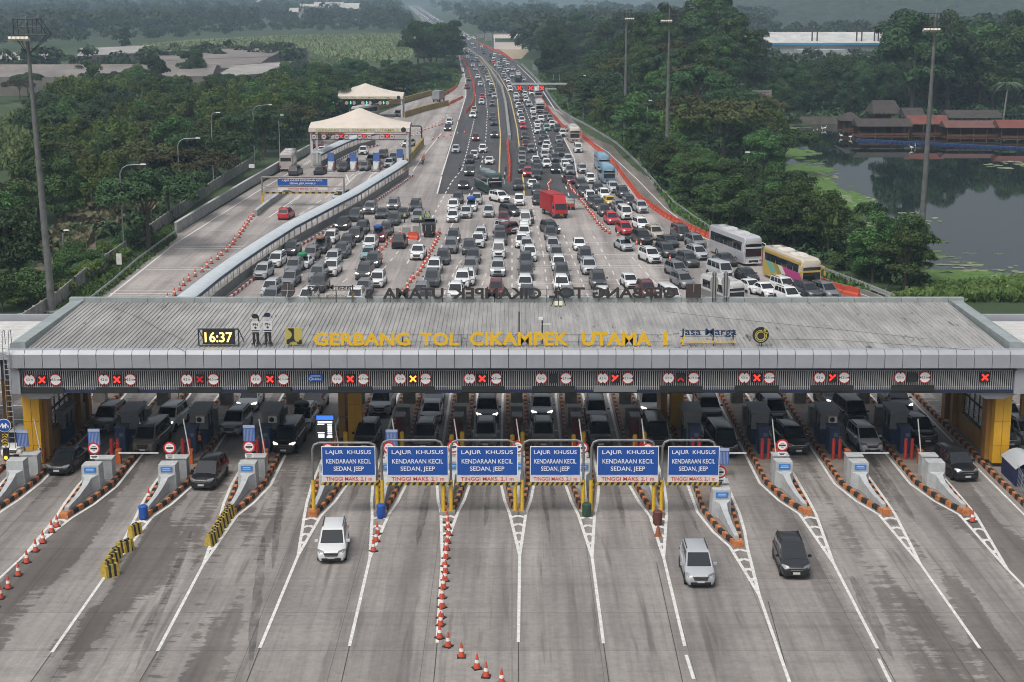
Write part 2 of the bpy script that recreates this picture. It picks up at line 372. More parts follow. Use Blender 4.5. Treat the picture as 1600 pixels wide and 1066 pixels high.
# ---------------------------------------------------------------- road markings
def along(pts, step, close=False):
    out = []; carry = 0
    for a, c in zip(pts, pts[1:]):
        L = (c - a).length; d = (c - a) / L; u = carry
        while u < L: out.append((a + d * u, math.atan2(d.y, d.x))); u += step
        carry = u - L
    return out
lm = MB(); ym = MB()
NZ = [0]
def stripe(b, pts, w, z=0.016, dash=None):
    """pts: world points; flat band of width w"""
    for a, c in zip(pts, pts[1:]):
        NZ[0] += 1; z = 0.016 + 0.00012 * (NZ[0] % 90)
        a = Vector((a[0], a[1], z)); c = Vector((c[0], c[1], z)); d = c - a; L = d.length
        if L < 1e-4: continue
        d /= L; s = Vector((-d.y, d.x, 0)) * w / 2
        if not dash: b.quad(a - s, c - s, c + s, a + s)
        else:
            u = 0
            while u < L:
                v = min(L, u + dash[0]); p, q = a + d * u, a + d * v; b.quad(p - s, q - s, q + s, p + s); u += dash[0] + dash[1]
def pstripe(b, lst, w, z=0.016, dash=None): stripe(b, px(lst), w, z, dash)
# highway
D = (3, 4.5)
pstripe(lm, [(636, 412), (706, 284), (721.7, 265), (728, 243.7), (740.7, 188), (743, 165)], 0.22, dash=(3, 3))
pstripe(lm, [(731.7, 307), (741.8, 287), (753, 254), (759, 216), (761.6, 175), (760, 163), (758, 139), (756, 127), (748, 111), (735, 92)], 0.2, dash=(4, 5))
pstripe(lm, [(743, 165), (743, 150), (738, 125), (730, 105)], 0.2, dash=(4, 5))
pstripe(lm, [(843, 300), (840, 239), (830.6, 197), (821.7, 171.5), (806, 138), (790, 115)], 0.2, dash=(4, 5))
pstripe(lm, [(889, 306), (864.8, 237), (854.7, 208), (838, 175), (824, 148), (800, 112)], 0.2, dash=(4, 5))
pstripe(lm, [(690, 274), (728, 150), (728, 129), (723, 103)], 0.25)
pstripe(lm, [(683, 303), (690, 276)], 0.25)
pstripe(lm, [(906, 300), (897, 248), (881, 216)], 0.25)
pstripe(ym, [(780, 270), (782, 213), (777, 154), (772, 131), (761, 106), (738, 82), (719, 69)], 0.28)
pstripe(ym, [(819, 306), (817, 274), (812, 235), (808, 201), (797.7, 154), (791, 137.5), (778.7, 116), (751, 88)], 0.28)
pstripe(lm, [(868, 173), (848, 142), (832, 124), (808, 101)], 0.3)
# rear plaza
for l in ([(700, 361), (718, 334), (731, 308)], [(832, 321), (843, 372), (849, 367 + 30), (857, 466)], [(881, 368), (911, 445), (921, 469)], [(987, 402), (1020, 438), (1040, 462)],
          [(706, 352), (690, 385), (660, 440)], [(756, 350), (738, 385), (715, 415), (690, 468)], [(760, 427), (745, 468)], [(800, 330), (800, 468)], [(927, 369), (945, 400), (965, 440), (980, 468)], [(560, 423), (511, 460)], [(497, 405), (462, 440), (440, 468)], [(640, 372), (600, 420), (575, 455)]):
    pstripe(lm, l, 0.16, dash=(2.6, 3.2))
pstripe(lm, [(390, 392), (402, 380), (513, 306), (537, 283), (600, 240), (700, 180)], 0.2, dash=(4, 3))
pstripe(lm, [(440, 330), (480, 300), (512, 281)], 0.16, dash=(3, 4))
for y, x0, x1 in ((455, 178, 280), (459, 172, 276), (463, 168, 272), (418, 235, 335), (422, 228, 330), (386, 278, 380), (389, 273, 376), (360, 310, 365)):
    pstripe(lm, [(x0, y), (x1, y)], 0.3)
for y, x0, x1 in ((438, 800, 1080), (443, 800, 1085), (415, 830, 1060), (418, 830, 1062), (398, 840, 1000), (379, 860, 950), (352, 850, 935)):
    pstripe(lm, [(x0, y), (x1, y)], 0.22)
pstripe(lm, [(165, 468), (272, 382), (398, 302), (490, 248)], 0.25)
pstripe(lm, [(1370, 468), (1275, 436), (1100, 372), (1040, 326), (995, 280), (950, 238), (900, 205), (868, 190)], 0.18)
for l in ([(540, 290), (556, 274), (575, 266)], [(568, 292), (580, 274), (597, 264)], [(545, 283), (541, 273)], [(470, 262), (490, 250)], [(420, 340), (470, 305)]): pstripe(lm, l, 0.25)
pstripe(lm, [(645, 268), (664, 240), (690, 208)], 0.22)
SM = MB(); DM = MB()
for a, c in [((81, 1020), (20, 1105)), ((246, 1018), (195, 1105)), ((406, 1013), (370, 1105)), ((546, 1010), (525, 1105)), ((683, 1005), (674, 1105)), ((810, 1004), (810, 1105)), ((943, 1006), (957, 1105)), ((1026, 880), (1075, 1105)), ((1200, 940), (1245, 1105)), ((1371, 1014), (1420, 1105)), ((1531, 1014), (1600, 1105))]: pstripe(SM, [a, c], .04, z=.012)
def streak(lst, w_):
    P = px(lst); out = []; L_ = []; R_ = []
    for i, p in enumerate(P): pass
    pts = [P[0].lerp(P[-1], k / 24) for k in range(25)] if len(P) == 2 else [q for q, a in along(P, .7)]
    for k, p in enumerate(pts):
        f = math.sin(math.pi * min(1, (k + .6) / len(pts) * 1.1)) ** .5 * w_ * random.uniform(.85, 1.12); o_ = random.uniform(-.03, .03); L_.append((p.x - f + o_, p.y, .011 + NZ[0] * .00002)); R_.append((p.x + f + o_, p.y, .011 + NZ[0] * .00002))
    NZ[0] += 1
    for k in range(len(pts) - 1): DM.quad(L_[k], R_[k], R_[k + 1], L_[k + 1])
for l, w_ in ([[(672, 745), (650, 860)], .28], [[(765, 745), (757, 830)], .2], [[(562, 745), (548, 790)], .25], [[(845, 745), (862, 860)], .14], [[(862, 745), (866, 800)], .16], [[(960, 750), (978, 830)], .2], [[(1055, 750), (1095, 840)], .16], [[(412, 840), (388, 1066)], .3], [[(1330, 900), (1400, 1040)], .35], [[(300, 830), (205, 1066)], .25], [[(440, 760), (425, 900)], .25], [[(1215, 720), (1310, 870)], .3], [[(1350, 700), (1440, 830)], .35]): streak(l, w_)
mdm = bpy.data.materials.new('drip_stain'); mdm.use_nodes = True; t = NT(mdm); g = t.n('ShaderNodeNewGeometry').outputs['Position']
t.b.inputs['Base Color'].default_value = (.045, .04, .036, 1); t.b.inputs['Roughness'].default_value = .7
t.l(t.mul(t.ramp(t.noise(g, 1.5, (1, .3, 1), detail=7, rough=.75), [(.3, 0.0), (.75, 1.0)]), .5), t.b.inputs['Alpha'])
tag(DM.build('drip_stains', mdm), kind='structure')
tag(SM.build('road_seams', mat('tar_seam', (.05, .047, .044), .9, var=.4, scale=2)), kind='structure')
# left and right outside the canopy
for k in range(3):
    y0 = 124 + k * 4.5
    stripe(lm, [(-52, y0), (-39, y0)], 0.3); stripe(lm, [(39, y0), (52, y0 + 1)], 0.3)
stripe(lm, [(-52, 118), (-43, 130)], 0.3)
stripe(lm, [(38, 122), (42, 84)], 0.2)
# ================================================================= TOLL GATE CANOPY
FY = 109.0                                     # front of the fascia
GX0, GX1 = -35.35, 36.1
gate = thing('toll_gate', 'long grey roofed toll gate spanning all the lanes on yellow columns', 'toll gate', (0, FY, 0))
Lx = GX1 - GX0; CX = (GX0 + GX1) / 2
ROOF = bpy.data.materials.new('roof_sheet'); ROOF.use_nodes = True; t = NT(ROOF); g = t.n('ShaderNodeNewGeometry').outputs['Position']
c = t.ramp(t.noise(g, 1.3, (1, 0.12, 1), detail=7, rough=0.7), [(0.25, (0.17, 0.17, 0.172)), (0.5, (0.295, 0.29, 0.28)), (0.75, (0.40, 0.395, 0.38))])
c = t.mix(0.75, c, t.ramp(t.noise(g, 0.12, detail=5), [(0.3, 0.72), (0.7, 1.15)]), 'MULTIPLY')
st = t.mul(t.ramp(t.noise(g, 1.1, (1, 0.25, 1), detail=5, rough=0.75, loc=(5, 3, 0)), [(0.60, 0.0), (0.66, 1.0)]), t.ramp(t.noise(g, 0.16, (0.5, 1, 1), detail=2, loc=(9, 2, 0)), [(0.5, 0.0), (0.58, 0.9)]))
c = t.mix(st, c, (0.03, 0.03, 0.032)); t.l(c, t.b.inputs['Base Color']); t.b.inputs['Roughness'].default_value = 0.65
PANEL = mat('fascia_panel', (0.33, 0.345, 0.375), 0.45, 0.1, var=0.1, scale=0.6)
# ribbed roof
prof = []; x = GX0 + 1.1; pitch = 0.33
while x < GX1 - 1.1 - pitch:
    prof += [(x, 0), (x + 0.20, 0), (x + 0.22, 0.055), (x + 0.31, 0.055)]; x += pitch
b = MB()
RY0, RY1, RZ0, RZ1 = 0.9, 16.4, 8.95, 9.30
vs = [(px_, RY0, RZ0 + pz) for px_, pz in prof] + [(px_, RY1, RZ1 + pz) for px_, pz in prof]; n = len(prof)
b.add(vs, [(i, i + 1, n + i + 1, n + i) for i in range(n - 1)])
b.build('roof', ROOF, gate)
b = MB(); b.box((CX, 8.6, 8.35), (Lx - 1.4, 15.4, 0.7)); b.build('ceiling', mat('soffit', (0.10, 0.10, 0.105), 0.8, var=0.15, scale=0.5), gate)
# fascia of separate panels with open joints
b = MB(); npan = 57; pw = Lx / npan
for i in range(npan):
    x0 = GX0 + i * pw
    b.prism([(0.0, 7.78), (0.0, 8.75), (0.25, 9.02), (0.92, 9.02), (0.92, 7.78)], 'x', x0 + 0.02, x0 + pw - 0.02)
b.build('fascia', PANEL, gate)
b = MB(); b.box((CX, 0.5, 8.3), (Lx - 0.1, 0.6, 0.95)); b.build('fascia_backing', STEELD, gate)
# raking edge trims and rear ridge trim
b = MB()
for s, X in ((-1, GX0), (1, GX1)):
    for k in range(13):
        y0 = 0.95 + k * 1.2
        b.prism([(X, 8.0), (X, 9.32), (X - s * 0.35, 9.45), (X - s * 1.1, 9.45), (X - s * 1.1, 8.0)], 'y', y0, y0 + 1.17)
for k in range(57):
    x0 = GX0 + k * pw; b.box((x0 + pw / 2, 16.75, 9.28), (pw - 0.03, 0.62, 0.75))
b.build('edge_trim', mat('edge_trim', (0.33, 0.37, 0.37), 0.45, 0.2, var=0.2, scale=0.8), gate)
# louvre band
b = MB(); b.box((CX, 0.75, 6.90), (Lx - 1.5, 0.10, 1.75)); b.build('louvre_backing', mat('louvre_back', (0.02, 0.021, 0.024), 0.7), gate)
b = MB(); x = GX0 + 0.85
while x < GX1 - 0.8:
    b.box((x, 0.62, 6.90), (0.05, 0.09, 1.60)); x += 0.15
for z in (6.3, 7.48): b.box((CX, 0.565, z), (Lx - 1.7, 0.025, 0.03))
b.build('louvre', mat('louvre_slat', (0.46, 0.47, 0.48), 0.5, 0.1), gate)
b = MB()
for z, h in ((7.72, 0.12), (6.00, 0.13)): b.box((CX, 0.60, z), (Lx - 1.3, 0.16, h))
b.box((CX, 0.45, 7.62), (Lx - 1.35, 0.5, 0.08))
b.build('blue_band', NAVY, gate)
b = MB(); b.box((CX, 0.9, 5.9), (Lx - 1.3, 0.8, 0.07)); b.build('underside', STEELD, gate)
# grey corner brackets, columns and side walls
for s, X in ((-1, GX0), (1, GX1)):
    b = MB(); b.prism([(X, 8.0), (X - s * 0.75, 8.0), (X - s * 0.75, 5.86), (X, 5.86)], 'y', 0.3, 2.6)
    b.prism([(X - s * 0.0, 5.84), (X - s * 0.7, 5.84), (X - s * 3.2, 5.84), (X - s * 2.6, 5.35), (X - s * 1.2, 5.35)], 'y', 0.9, 2.6)
    b.build('corner_bracket', PANEL, gate)
    Xc = X - s * 0.9
    cb = MB()
    for k, (z0, z1) in enumerate(((0.3, 1.6), (1.62, 3.4), (3.42, 5.35))):
        cb.box((Xc - 0.3, 2.3, (z0 + z1) / 2), (0.57, 0.8, z1 - z0)); cb.box((Xc + 0.3, 2.3, (z0 + z1) / 2), (0.57, 0.8, z1 - z0))
    cb.box((Xc, 2.33, 2.9), (1.1, 0.7, 5.2))
    cb.build('column', YELLOW, gate)
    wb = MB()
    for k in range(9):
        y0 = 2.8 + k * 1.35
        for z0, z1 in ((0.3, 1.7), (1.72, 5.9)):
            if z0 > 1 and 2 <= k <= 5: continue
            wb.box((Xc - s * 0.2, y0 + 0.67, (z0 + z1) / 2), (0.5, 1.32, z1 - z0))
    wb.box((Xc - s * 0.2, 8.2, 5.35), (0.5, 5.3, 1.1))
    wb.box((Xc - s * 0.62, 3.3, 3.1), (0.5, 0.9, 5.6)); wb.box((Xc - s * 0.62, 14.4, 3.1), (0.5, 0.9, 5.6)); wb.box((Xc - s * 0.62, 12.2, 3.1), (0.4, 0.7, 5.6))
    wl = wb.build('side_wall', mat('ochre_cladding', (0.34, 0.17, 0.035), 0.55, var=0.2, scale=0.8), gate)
    gb = MB()
    for y in (5.6, 6.9, 8.2, 9.5, 10.75): gb.box((Xc - s * 0.2, y, 3.25), (0.12, 0.13, 3.0))
    for z in (1.78, 3.25, 4.72): gb.box((Xc - s * 0.2, 8.2, z), (0.14, 5.2, 0.12))
    gb.build('grille', BLACKP, wl)
    sb = MB()
    for k in range(17):
        sb.box((Xc - s * 0.2, 8.2, 1.9 + k * 0.165), (0.05, 5.1, 0.085))
    sb.build('louvre_blade', mat('pale_blade', (0.45, 0.46, 0.46), 0.5), wl)
for X, Y in ((-11.9, 8.6), (12.9, 12.6)):
    cb = MB()
    for k in range(4):
        for q in (-0.26, 0.26): cb.box((X + q, Y - FY + FY, 0.9 + k * 1.45), (0.5, 1.0, 1.42))
    cb.box((X, Y + 0.05, 3.2), (0.98, 1.0, 5.9))
    cb.build('column', YELLOW, gate)
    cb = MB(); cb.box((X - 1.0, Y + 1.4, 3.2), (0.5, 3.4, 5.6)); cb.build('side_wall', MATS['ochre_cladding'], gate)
# cables lying over the roof
def roofpt(x, y):
    # meets the roof plane
    d = ray(x, y); a = (RZ1 - RZ0) / (RY1 - RY0); t_ = (RZ0 + 0.1 - a * (FY + RY0) - CAM_H) / (d.z - a * d.y)
    return Vector((0, 0, CAM_H)) + d * t_
for pts, lab in (([(180, 482), (215, 495), (250, 515), (285, 530), (272, 540), (290, 550)], 'black cable looping over the roof left of the clock'),
                 ([(1040, 487), (1130, 497), (1240, 508), (1330, 517), (1450, 530)], 'thin black cable slanting across the right half of the roof'),
                 ([(1200, 530), (1300, 531), (1400, 538), (1520, 547)], 'thin black cable lying from the round emblem to the right roof corner')):
    b = MB(); b.path([roofpt(*p) for p in pts], 0.012, 4); tag(b.build('roof_cable', BLACKP), lab, 'cable')

# wing roofs beyond each end
WINGR = mat('wing_roof', (0.54, 0.54, 0.53), 0.7, var=0.12, scale=0.4, stretch=(3, 0.3, 1))
for s, nm, x0, x1 in ((-1, 'left', -62, -36.2), (1, 'right', 36.8, 62)):
    wg = thing('wing_canopy', f'lower pale ribbed roof over the outer lanes beyond the {nm} end of the toll gate', 'canopy', ((x0 + x1) / 2, 118, 0))
    wd = x1 - x0; b = MB(); k = 0
    while k * 0.6 < 12.0:
        b.box((0, -5.6 + k * 0.6, 8.02), (wd, 0.58, 0.06)); b.box((0, -5.6 + k * 0.6, 8.07), (wd, 0.08, 0.05)); k += 1
    b.build('roof', WINGR, wg)
    b = MB(); b.box((0, 6.6, 8.2), (wd, 0.4, 0.6)); b.box((0, -6.1, 8.0), (wd, 0.4, 0.5)); b.build('edge_trim', PANEL, wg)
    b = MB(); b.box((0, -5.9, 6.9), (wd, 0.1, 1.5)); b.build('louvre_backing', STEELD, wg)
    b = MB()
    for i in range(int(wd / 0.3)): b.box((-wd / 2 + i * 0.3, -6.0, 6.9), (0.06, 0.08, 1.4))
    b.build('louvre', MATS['louvre_slat'], wg)
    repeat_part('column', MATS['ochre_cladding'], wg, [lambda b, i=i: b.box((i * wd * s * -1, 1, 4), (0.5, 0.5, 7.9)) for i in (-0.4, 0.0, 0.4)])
# ladder on the left end
b = MB()
for q in (-0.22, 0.22): b.tube((q, 0, 2.0), (q, 0, 9.3), 0.03); b.path([(q, 0, 9.3), (q, 0.15, 10.4), (q, 0.6, 10.4), (q, 0.7, 9.4)], 0.03)
for k in range(19): b.tube((-0.22, 0, 2.4 + k * 0.38), (0.22, 0, 2.4 + k * 0.38), 0.02)
o = b.build('access_ladder', GALV); o.location = (-35.3, FY - 0.12, 0); tag(o, 'steel access ladder fixed at the left end of the fascia', 'ladder')

# ---------------------------------------------------------------- lettering on the roof
GOLD = mat('gold_letter', (0.74, 0.45, 0.015), 0.45, var=0.06, scale=2)
def zx(px_, py_, Y): p = on(px_, py_, Y); return p.x, p.z
LY = FY + 1.6
def frame_bars(root, x0, x1, zs, posts, zbase, Y=0.12, r=0.022, m=STEELD):
    b = MB()
    for z in zs: b.tube((x0, Y, z), (x1, Y, z), r, n=6)
    for q in posts: b.tube((q, Y, zbase), (q, Y, max(zs) + 0.05), r * 1.2, n=6); b.tube((q, Y, max(zs)), (q, Y + 0.9, zbase), r * 0.8, n=6)
    return b.build('support_frame', m, root)
def letter_row(words, Y, label, m, mirror=False, depth=0.12):
    """words: (text, px0, px1, py_top, py_base)"""
    xs_ = [zx(a, 533, Y)[0] for _, a, c_, _, _ in words] + [zx(c_, 533, Y)[0] for _, a, c_, _, _ in words]
    cx = (min(xs_) + max(xs_)) / 2
    root = thing('roof_lettering', label, 'sign', (cx, Y, 0))
    for tx, a, c_, yt, yb in words:
        x0, z1 = zx(a, yt, Y); x1, _ = zx(c_, yt, Y); z0 = zx(a, yb, Y)[1]
        me = text_mesh(tx, x1 - x0, z1 - z0, depth, mirror, m, 0.03)
        obj('word', me, root, ((x0 + x1) / 2 - cx, 0, z0))
    z0 = zx(words[0][1], words[0][4], Y)[1]; z1 = zx(words[0][1], words[0][3], Y)[1]
    w2 = (max(xs_) - min(xs_)) / 2
    frame_bars(root, -w2 - 0.3, w2 + 0.3, [z0 + (z1 - z0) * 0.25, z0 + (z1 - z0) * 0.8], [-w2 + (k + 0.5) * 2 * w2 / 6 for k in range(6)], 9.0)
    return root
letter_row([('GERBANG', 490, 641, 520, 540), ('TOL', 656, 717, 520, 540), ('CIKAMPEK', 734, 889, 519, 540), ('UTAMA', 909, 1018, 519, 540), ('1', 1036, 1043, 519, 539)], LY,
           'yellow letters reading GERBANG TOL CIKAMPEK UTAMA 1 standing along the front of the roof', GOLD)
BY = FY + 16.3
DARKL = mat('letter_back', (0.035, 0.03, 0.028), 0.6)
letter_row([('GERBANG', 926, 1057, 449, 466), ('TOL', 858, 914, 449, 466), ('CIKAMPEK', 681, 846, 450, 467), ('UTAMA', 598, 692 - 3, 450, 467), ('2', 570, 583, 452, 466)][:2] +
           [('CIKAMPEK', 706, 846, 450, 467), ('UTAMA', 598, 693, 450, 467), ('2', 570, 583, 452, 466)], BY,
           'dark reversed letters seen from behind along the rear edge of the roof', DARKL, mirror=True)
# clock board
x0, z1 = zx(316, 516, LY); x1, z0 = zx(367, 538, LY)
ck = thing('clock_board', 'lit clock board reading 16:37 on a black frame at the roof front', 'clock', ((x0 + x1) / 2, LY, 0))
w_, h_ = x1 - x0, z1 - z0
b = MB(); b.box((0, 0.1, (z0 + z1) / 2), (w_, 0.18, h_)); b.build('display', LEDOFF, ck)
obj('digits', text_mesh('16:37', w_ * 0.86, h_ * 0.72, 0.03, mat=LEDCLK), ck, (0, -0.02, z0 + h_ * 0.14))
b = MB(); e = w_ / 2 + 0.28
for q in (-e, e): b.tube((q, 0, 9.0), (q, 0, z1 + 0.1), 0.05); b.tube((q, 0, z1 + 0.1), (q + 0.1, 1.6, 9.0), 0.04)
for z in (z0 - 0.1, z1 + 0.08): b.tube((-e, 0, z), (e, 0, z), 0.05)
b.build('frame', STEELD, ck)
# rear clock board, dark from behind
x0, z1 = zx(1072, 444, BY); x1, z0 = zx(1095, 465, BY)
ck2 = thing('clock_board', 'dark back of a display board behind the rear roof lettering', 'clock', ((x0 + x1) / 2, BY, 0))
b = MB(); b.box((0, 0, (z0 + z1) / 2), (x1 - x0, 0.2, z1 - z0)); b.build('display', mat('board_back', (0.05, 0.035, 0.03), 0.7, var=0.3, scale=5), ck2)
b = MB(); b.tube((-0.5, 0, 9.2), (-0.5, 0, z0 + 0.3), 0.04); b.tube((0.5, 0, 9.2), (0.5, 0, z0 + 0.3), 0.04); b.tube((0, 0.15, 9.2), (0, -0.2, z1), 0.04)
b.build('frame', GALV, ck2)
# two flat cut-out figures in uniform
def ell(cx, cz, rx, rz_, n=16): return [(cx + rx * math.cos(2 * math.pi * i / n), cz + rz_ * math.sin(2 * math.pi * i / n)) for i in range(n)]
CUTW = mat('cutout_white', (0.62, 0.62, 0.61), 0.6); CUTSK = mat('cutout_face', (0.52, 0.46, 0.42), 0.6)
def cutout(px_, hair, label, Y, top, foot, back=False):
    x, z1 = zx(px_, top, Y); z0 = zx(px_, foot, Y)[1]; h = z1 - z0
    root = thing('cutout_figure', label, 'board', (x, Y, z0)); S = h
    if back:
        b = MB(); b.prism(ell(0, .86 * S, .10 * S, .12 * S), 'y', -.03, .03); b.prism([(-.14 * S, .3 * S), (.14 * S, .3 * S), (.17 * S, .6 * S), (.1 * S, .76 * S), (-.1 * S, .76 * S), (-.17 * S, .6 * S)], 'y', -.031, .031); b.prism([(-.1 * S, 0), (.1 * S, 0), (.12 * S, .3 * S), (-.12 * S, .3 * S)], 'y', -.03, .03)
        b.build('panel', mat('cutout_back', (0.26, 0.26, 0.25), 0.7), root)
        b = MB(); b.tube((-.05 * S, -.06, -.45), (-.05 * S, -.06, .9 * S), .03); b.tube((.05 * S, -.06, -.45), (.05 * S, -.06, .9 * S), .03); b.build('support', STEELD, root); return
    b = MB(); b.prism([(-.13 * S, .42 * S), (.13 * S, .42 * S), (.125 * S, .74 * S), (.05 * S, .78 * S), (-.05 * S, .78 * S), (-.125 * S, .74 * S)], 'y', -.03, .03); sh = b.build('shirt', CUTW, root)
    obj('emblem', text_mesh('PN', .16 * S, .08 * S, .02, mat=NAVY), sh, (0, -.04, .62 * S))
    b = MB(); b.prism([(-.12 * S, .45 * S), (.12 * S, .45 * S), (.12 * S, .48 * S), (-.12 * S, .48 * S)], 'y', -.045, -.03); b.prism(ell(0, .56 * S, .035 * S, .035 * S), 'y', -.045, -.03); b.build('badge', NAVY, sh)
    b = MB(); b.prism([(-.10 * S, .06 * S), (-.03 * S, .06 * S), (-.01 * S, .38 * S), (.01 * S, .38 * S), (.03 * S, .06 * S), (.10 * S, .06 * S), (.10 * S, .42 * S), (-.10 * S, .42 * S)], 'y', -.03, .03)
    for q in (-1, 1): b.prism(ell(q * .09 * S, .05 * S, .06 * S, .022 * S), 'y', -.035, .035)
    b.build('trousers', BLACKP, root)
    b = MB(); b.prism(ell(0, .86 * S, .085 * S, .10 * S), 'y', -.03, .03); b.build('face', CUTSK, root)
    b = MB()
    if hair: b.prism(ell(-.01 * S, .92 * S, .10 * S, .075 * S), 'y', -.04, .02); b.prism([(.05 * S, .93 * S), (.10 * S, .92 * S), (.13 * S, .76 * S), (.09 * S, .76 * S)], 'y', -.04, .02); hm = BLACKP
    else: b.prism(ell(0, .94 * S, .10 * S, .065 * S), 'y', -.04, .02); b.prism([(-.16 * S, .885 * S), (.08 * S, .885 * S), (.08 * S, .92 * S), (-.12 * S, .91 * S)], 'y', -.045, .02); hm = NAVY
    b.build('hair' if hair else 'cap', hm, root)
    b = MB()
    for q in (-.05, .05): b.tube((q * S, .04, -.55), (q * S, .04, .5 * S), .03); b.tube((q * S, .04, .3 * S), (q * S + .15, .7, -.5), .025)
    b.build('support', STEELD, root)
cutout(398.5, True, 'flat cut-out figure with dark hair and white shirt left of a capped one', LY, 490, 540)
cutout(417.5, False, 'flat cut-out figure with dark blue cap and white shirt on the front roof', LY, 489, 540)
cutout(1116.5, True, 'grey back of a cut-out figure at the rear roof edge beside the display board', BY, 423, 463, True)
cutout(1134.5, True, 'grey back of the right cut-out figure at the rear roof edge', BY, 423, 463, True)
# ministry emblem: yellow square with black shapes
x0, z1 = zx(445, 512, LY); x1, z0 = zx(472.5, 538.5, LY); s_ = x1 - x0
em = thing('square_emblem', 'olive yellow square emblem with black shapes standing left of the roof letters', 'emblem', ((x0 + x1) / 2, LY, z0))
OLIVE = mat('emblem_yellow', (0.44, 0.38, 0.09), 0.55)
b = MB(); b.box((0, 0.05, s_ / 2), (s_, 0.1, s_)); b.build('panel', OLIVE, em)
b = MB(); hh = s_ / 2
b.prism([(-.30 * s_, s_ * .97), (.02 * s_, s_ * .97), (.02 * s_, .35 * s_), (.12 * s_, .18 * s_), (.28 * s_, .16 * s_), (.36 * s_, .3 * s_), (.47 * s_, .3 * s_), (.47 * s_, .03 * s_), (.22 * s_, .03 * s_), (.16 * s_, .15 * s_), (0, .2 * s_), (-.2 * s_, .15 * s_), (-.28 * s_, .03 * s_), (-.42 * s_, .03 * s_), (-.42 * s_, .28 * s_), (-.2 * s_, .38 * s_), (-.09 * s_, .55 * s_), (-.13 * s_, .75 * s_), (-.3 * s_, .9 * s_)], 'y', -0.03, 0.0)
b.build('pattern', BLACKP, em)
b = MB()
for q in (-.2, .2): b.tube((q, .15, -.7), (q, .15, .5), .03)
b.build('support', STEELD, em)
# company lettering and round emblem
def logo(Y, cx_px, pxw, mirror, label, colA, colB, ytop, ybase, yt2, yb2):
    x0, z1 = zx(cx_px - pxw / 2, ytop, Y); x1, z0 = zx(cx_px + pxw / 2, ybase, Y)
    root = thing('company_lettering', label, 'sign', ((x0 + x1) / 2, Y, 0)); W = x1 - x0
    obj('word', text_mesh('Jasa Marga', W, z1 - z0, .06, mirror, colA), root, (0, 0, z0))
    za, zb = zx(cx_px, yt2, Y)[1], zx(cx_px, yb2, Y)[1]; sg = -1 if mirror else 1
    obj('tagline', text_mesh('Connecting Indonesia', W * .84, za - zb, .04, mirror, colB), root, (sg * .08 * W, 0, zb))
    b = MB()
    for q, zz, r in ((-.47, .1, .13), (-.44, .34, .1), (-.45, -.12, .1)): b.prism(ell(sg * q * W, za + zz - .15, r, r), 'y', -.03, .03)
    b.build('dots', colB, root)
    frame_bars(root, -W / 2, W / 2, [zb - .05, z0 + .05, z1 - .15], [-W * .45, W * .1, W * .45], 9.0, r=0.025)
logo(LY, 1107, 87, False, 'blue company lettering with a gold line below, right of the roof letters', mat('deep_blue', (0.012, 0.035, 0.11), 0.5), GOLD, 513.5, 527, 531, 537)
logo(BY, 517, 75, True, 'dark reversed company lettering at the left rear of the roof', DARKL, mat('dull_gold', (0.16, 0.11, 0.05), 0.6), 445, 455, 459, 465)
def ring(b, c, r0, r1, y0, y1, n=28, a0=0, a1=360):
    for i in range(n):
        t0, t1 = R(a0 + (a1 - a0) * i / n), R(a0 + (a1 - a0) * (i + 1) / n)
        b.prism([(c[0] + r0 * math.cos(t0), c[1] + r0 * math.sin(t0)), (c[0] + r1 * math.cos(t0), c[1] + r1 * math.sin(t0)), (c[0] + r1 * math.cos(t1), c[1] + r1 * math.sin(t1)), (c[0] + r0 * math.cos(t1), c[1] + r0 * math.sin(t1))], 'y', y0, y1)
x, z = zx(1188.5, 523.5, LY)
rd = thing('round_emblem', 'round black emblem with gold loop standing at the right end of the roof lettering', 'emblem', (x, LY, z))
b = MB(); b.disc((0, 0), .58, 0, t=.08); b.build('disc', BLACKP, rd)
b = MB(); ring(b, (0, -.05), .25, .33, -.12, -.09); ring(b, (0, -.05), .38, .43, -.12, -.09, a0=80, a1=380)
for q in (0, .1): b.prism([(.1 + q, .15), (.18 + q, .15), (.32 + q, .50), (.24 + q, .50)], 'y', -.12, -.09)
b.prism([(.0, .25), (.5, .12), (.52, .19), (.0, .34)], 'y', -.12, -.09)
b.build('loop', OLIVE, rd)
b = MB(); b.tube((-.08, .05, -1.1), (-.08, .05, 0), .03); b.tube((.08, .05, -1.1), (.08, .05, 0), .03); b.build('support', STEELD, rd)
x, z = zx(450, 453.5, BY)
rd = thing('round_emblem', 'dark round emblem seen from behind at the left rear of the roof', 'emblem', (x, BY, z))
b = MB(); b.disc((0, 0), .58, 0, t=.06); b.build('disc', mat('emblem_back', (0.07, 0.06, 0.055), 0.7, var=0.3, scale=6), rd)
b = MB(); b.tube((0, -.1, -.75), (0, -.1, .55), .03); b.tube((-.55, -.1, 0), (.55, -.1, 0), .02); b.tube((-.15, -.5, -.75), (0, -.1, 0), .025); b.build('support', GALV, rd)
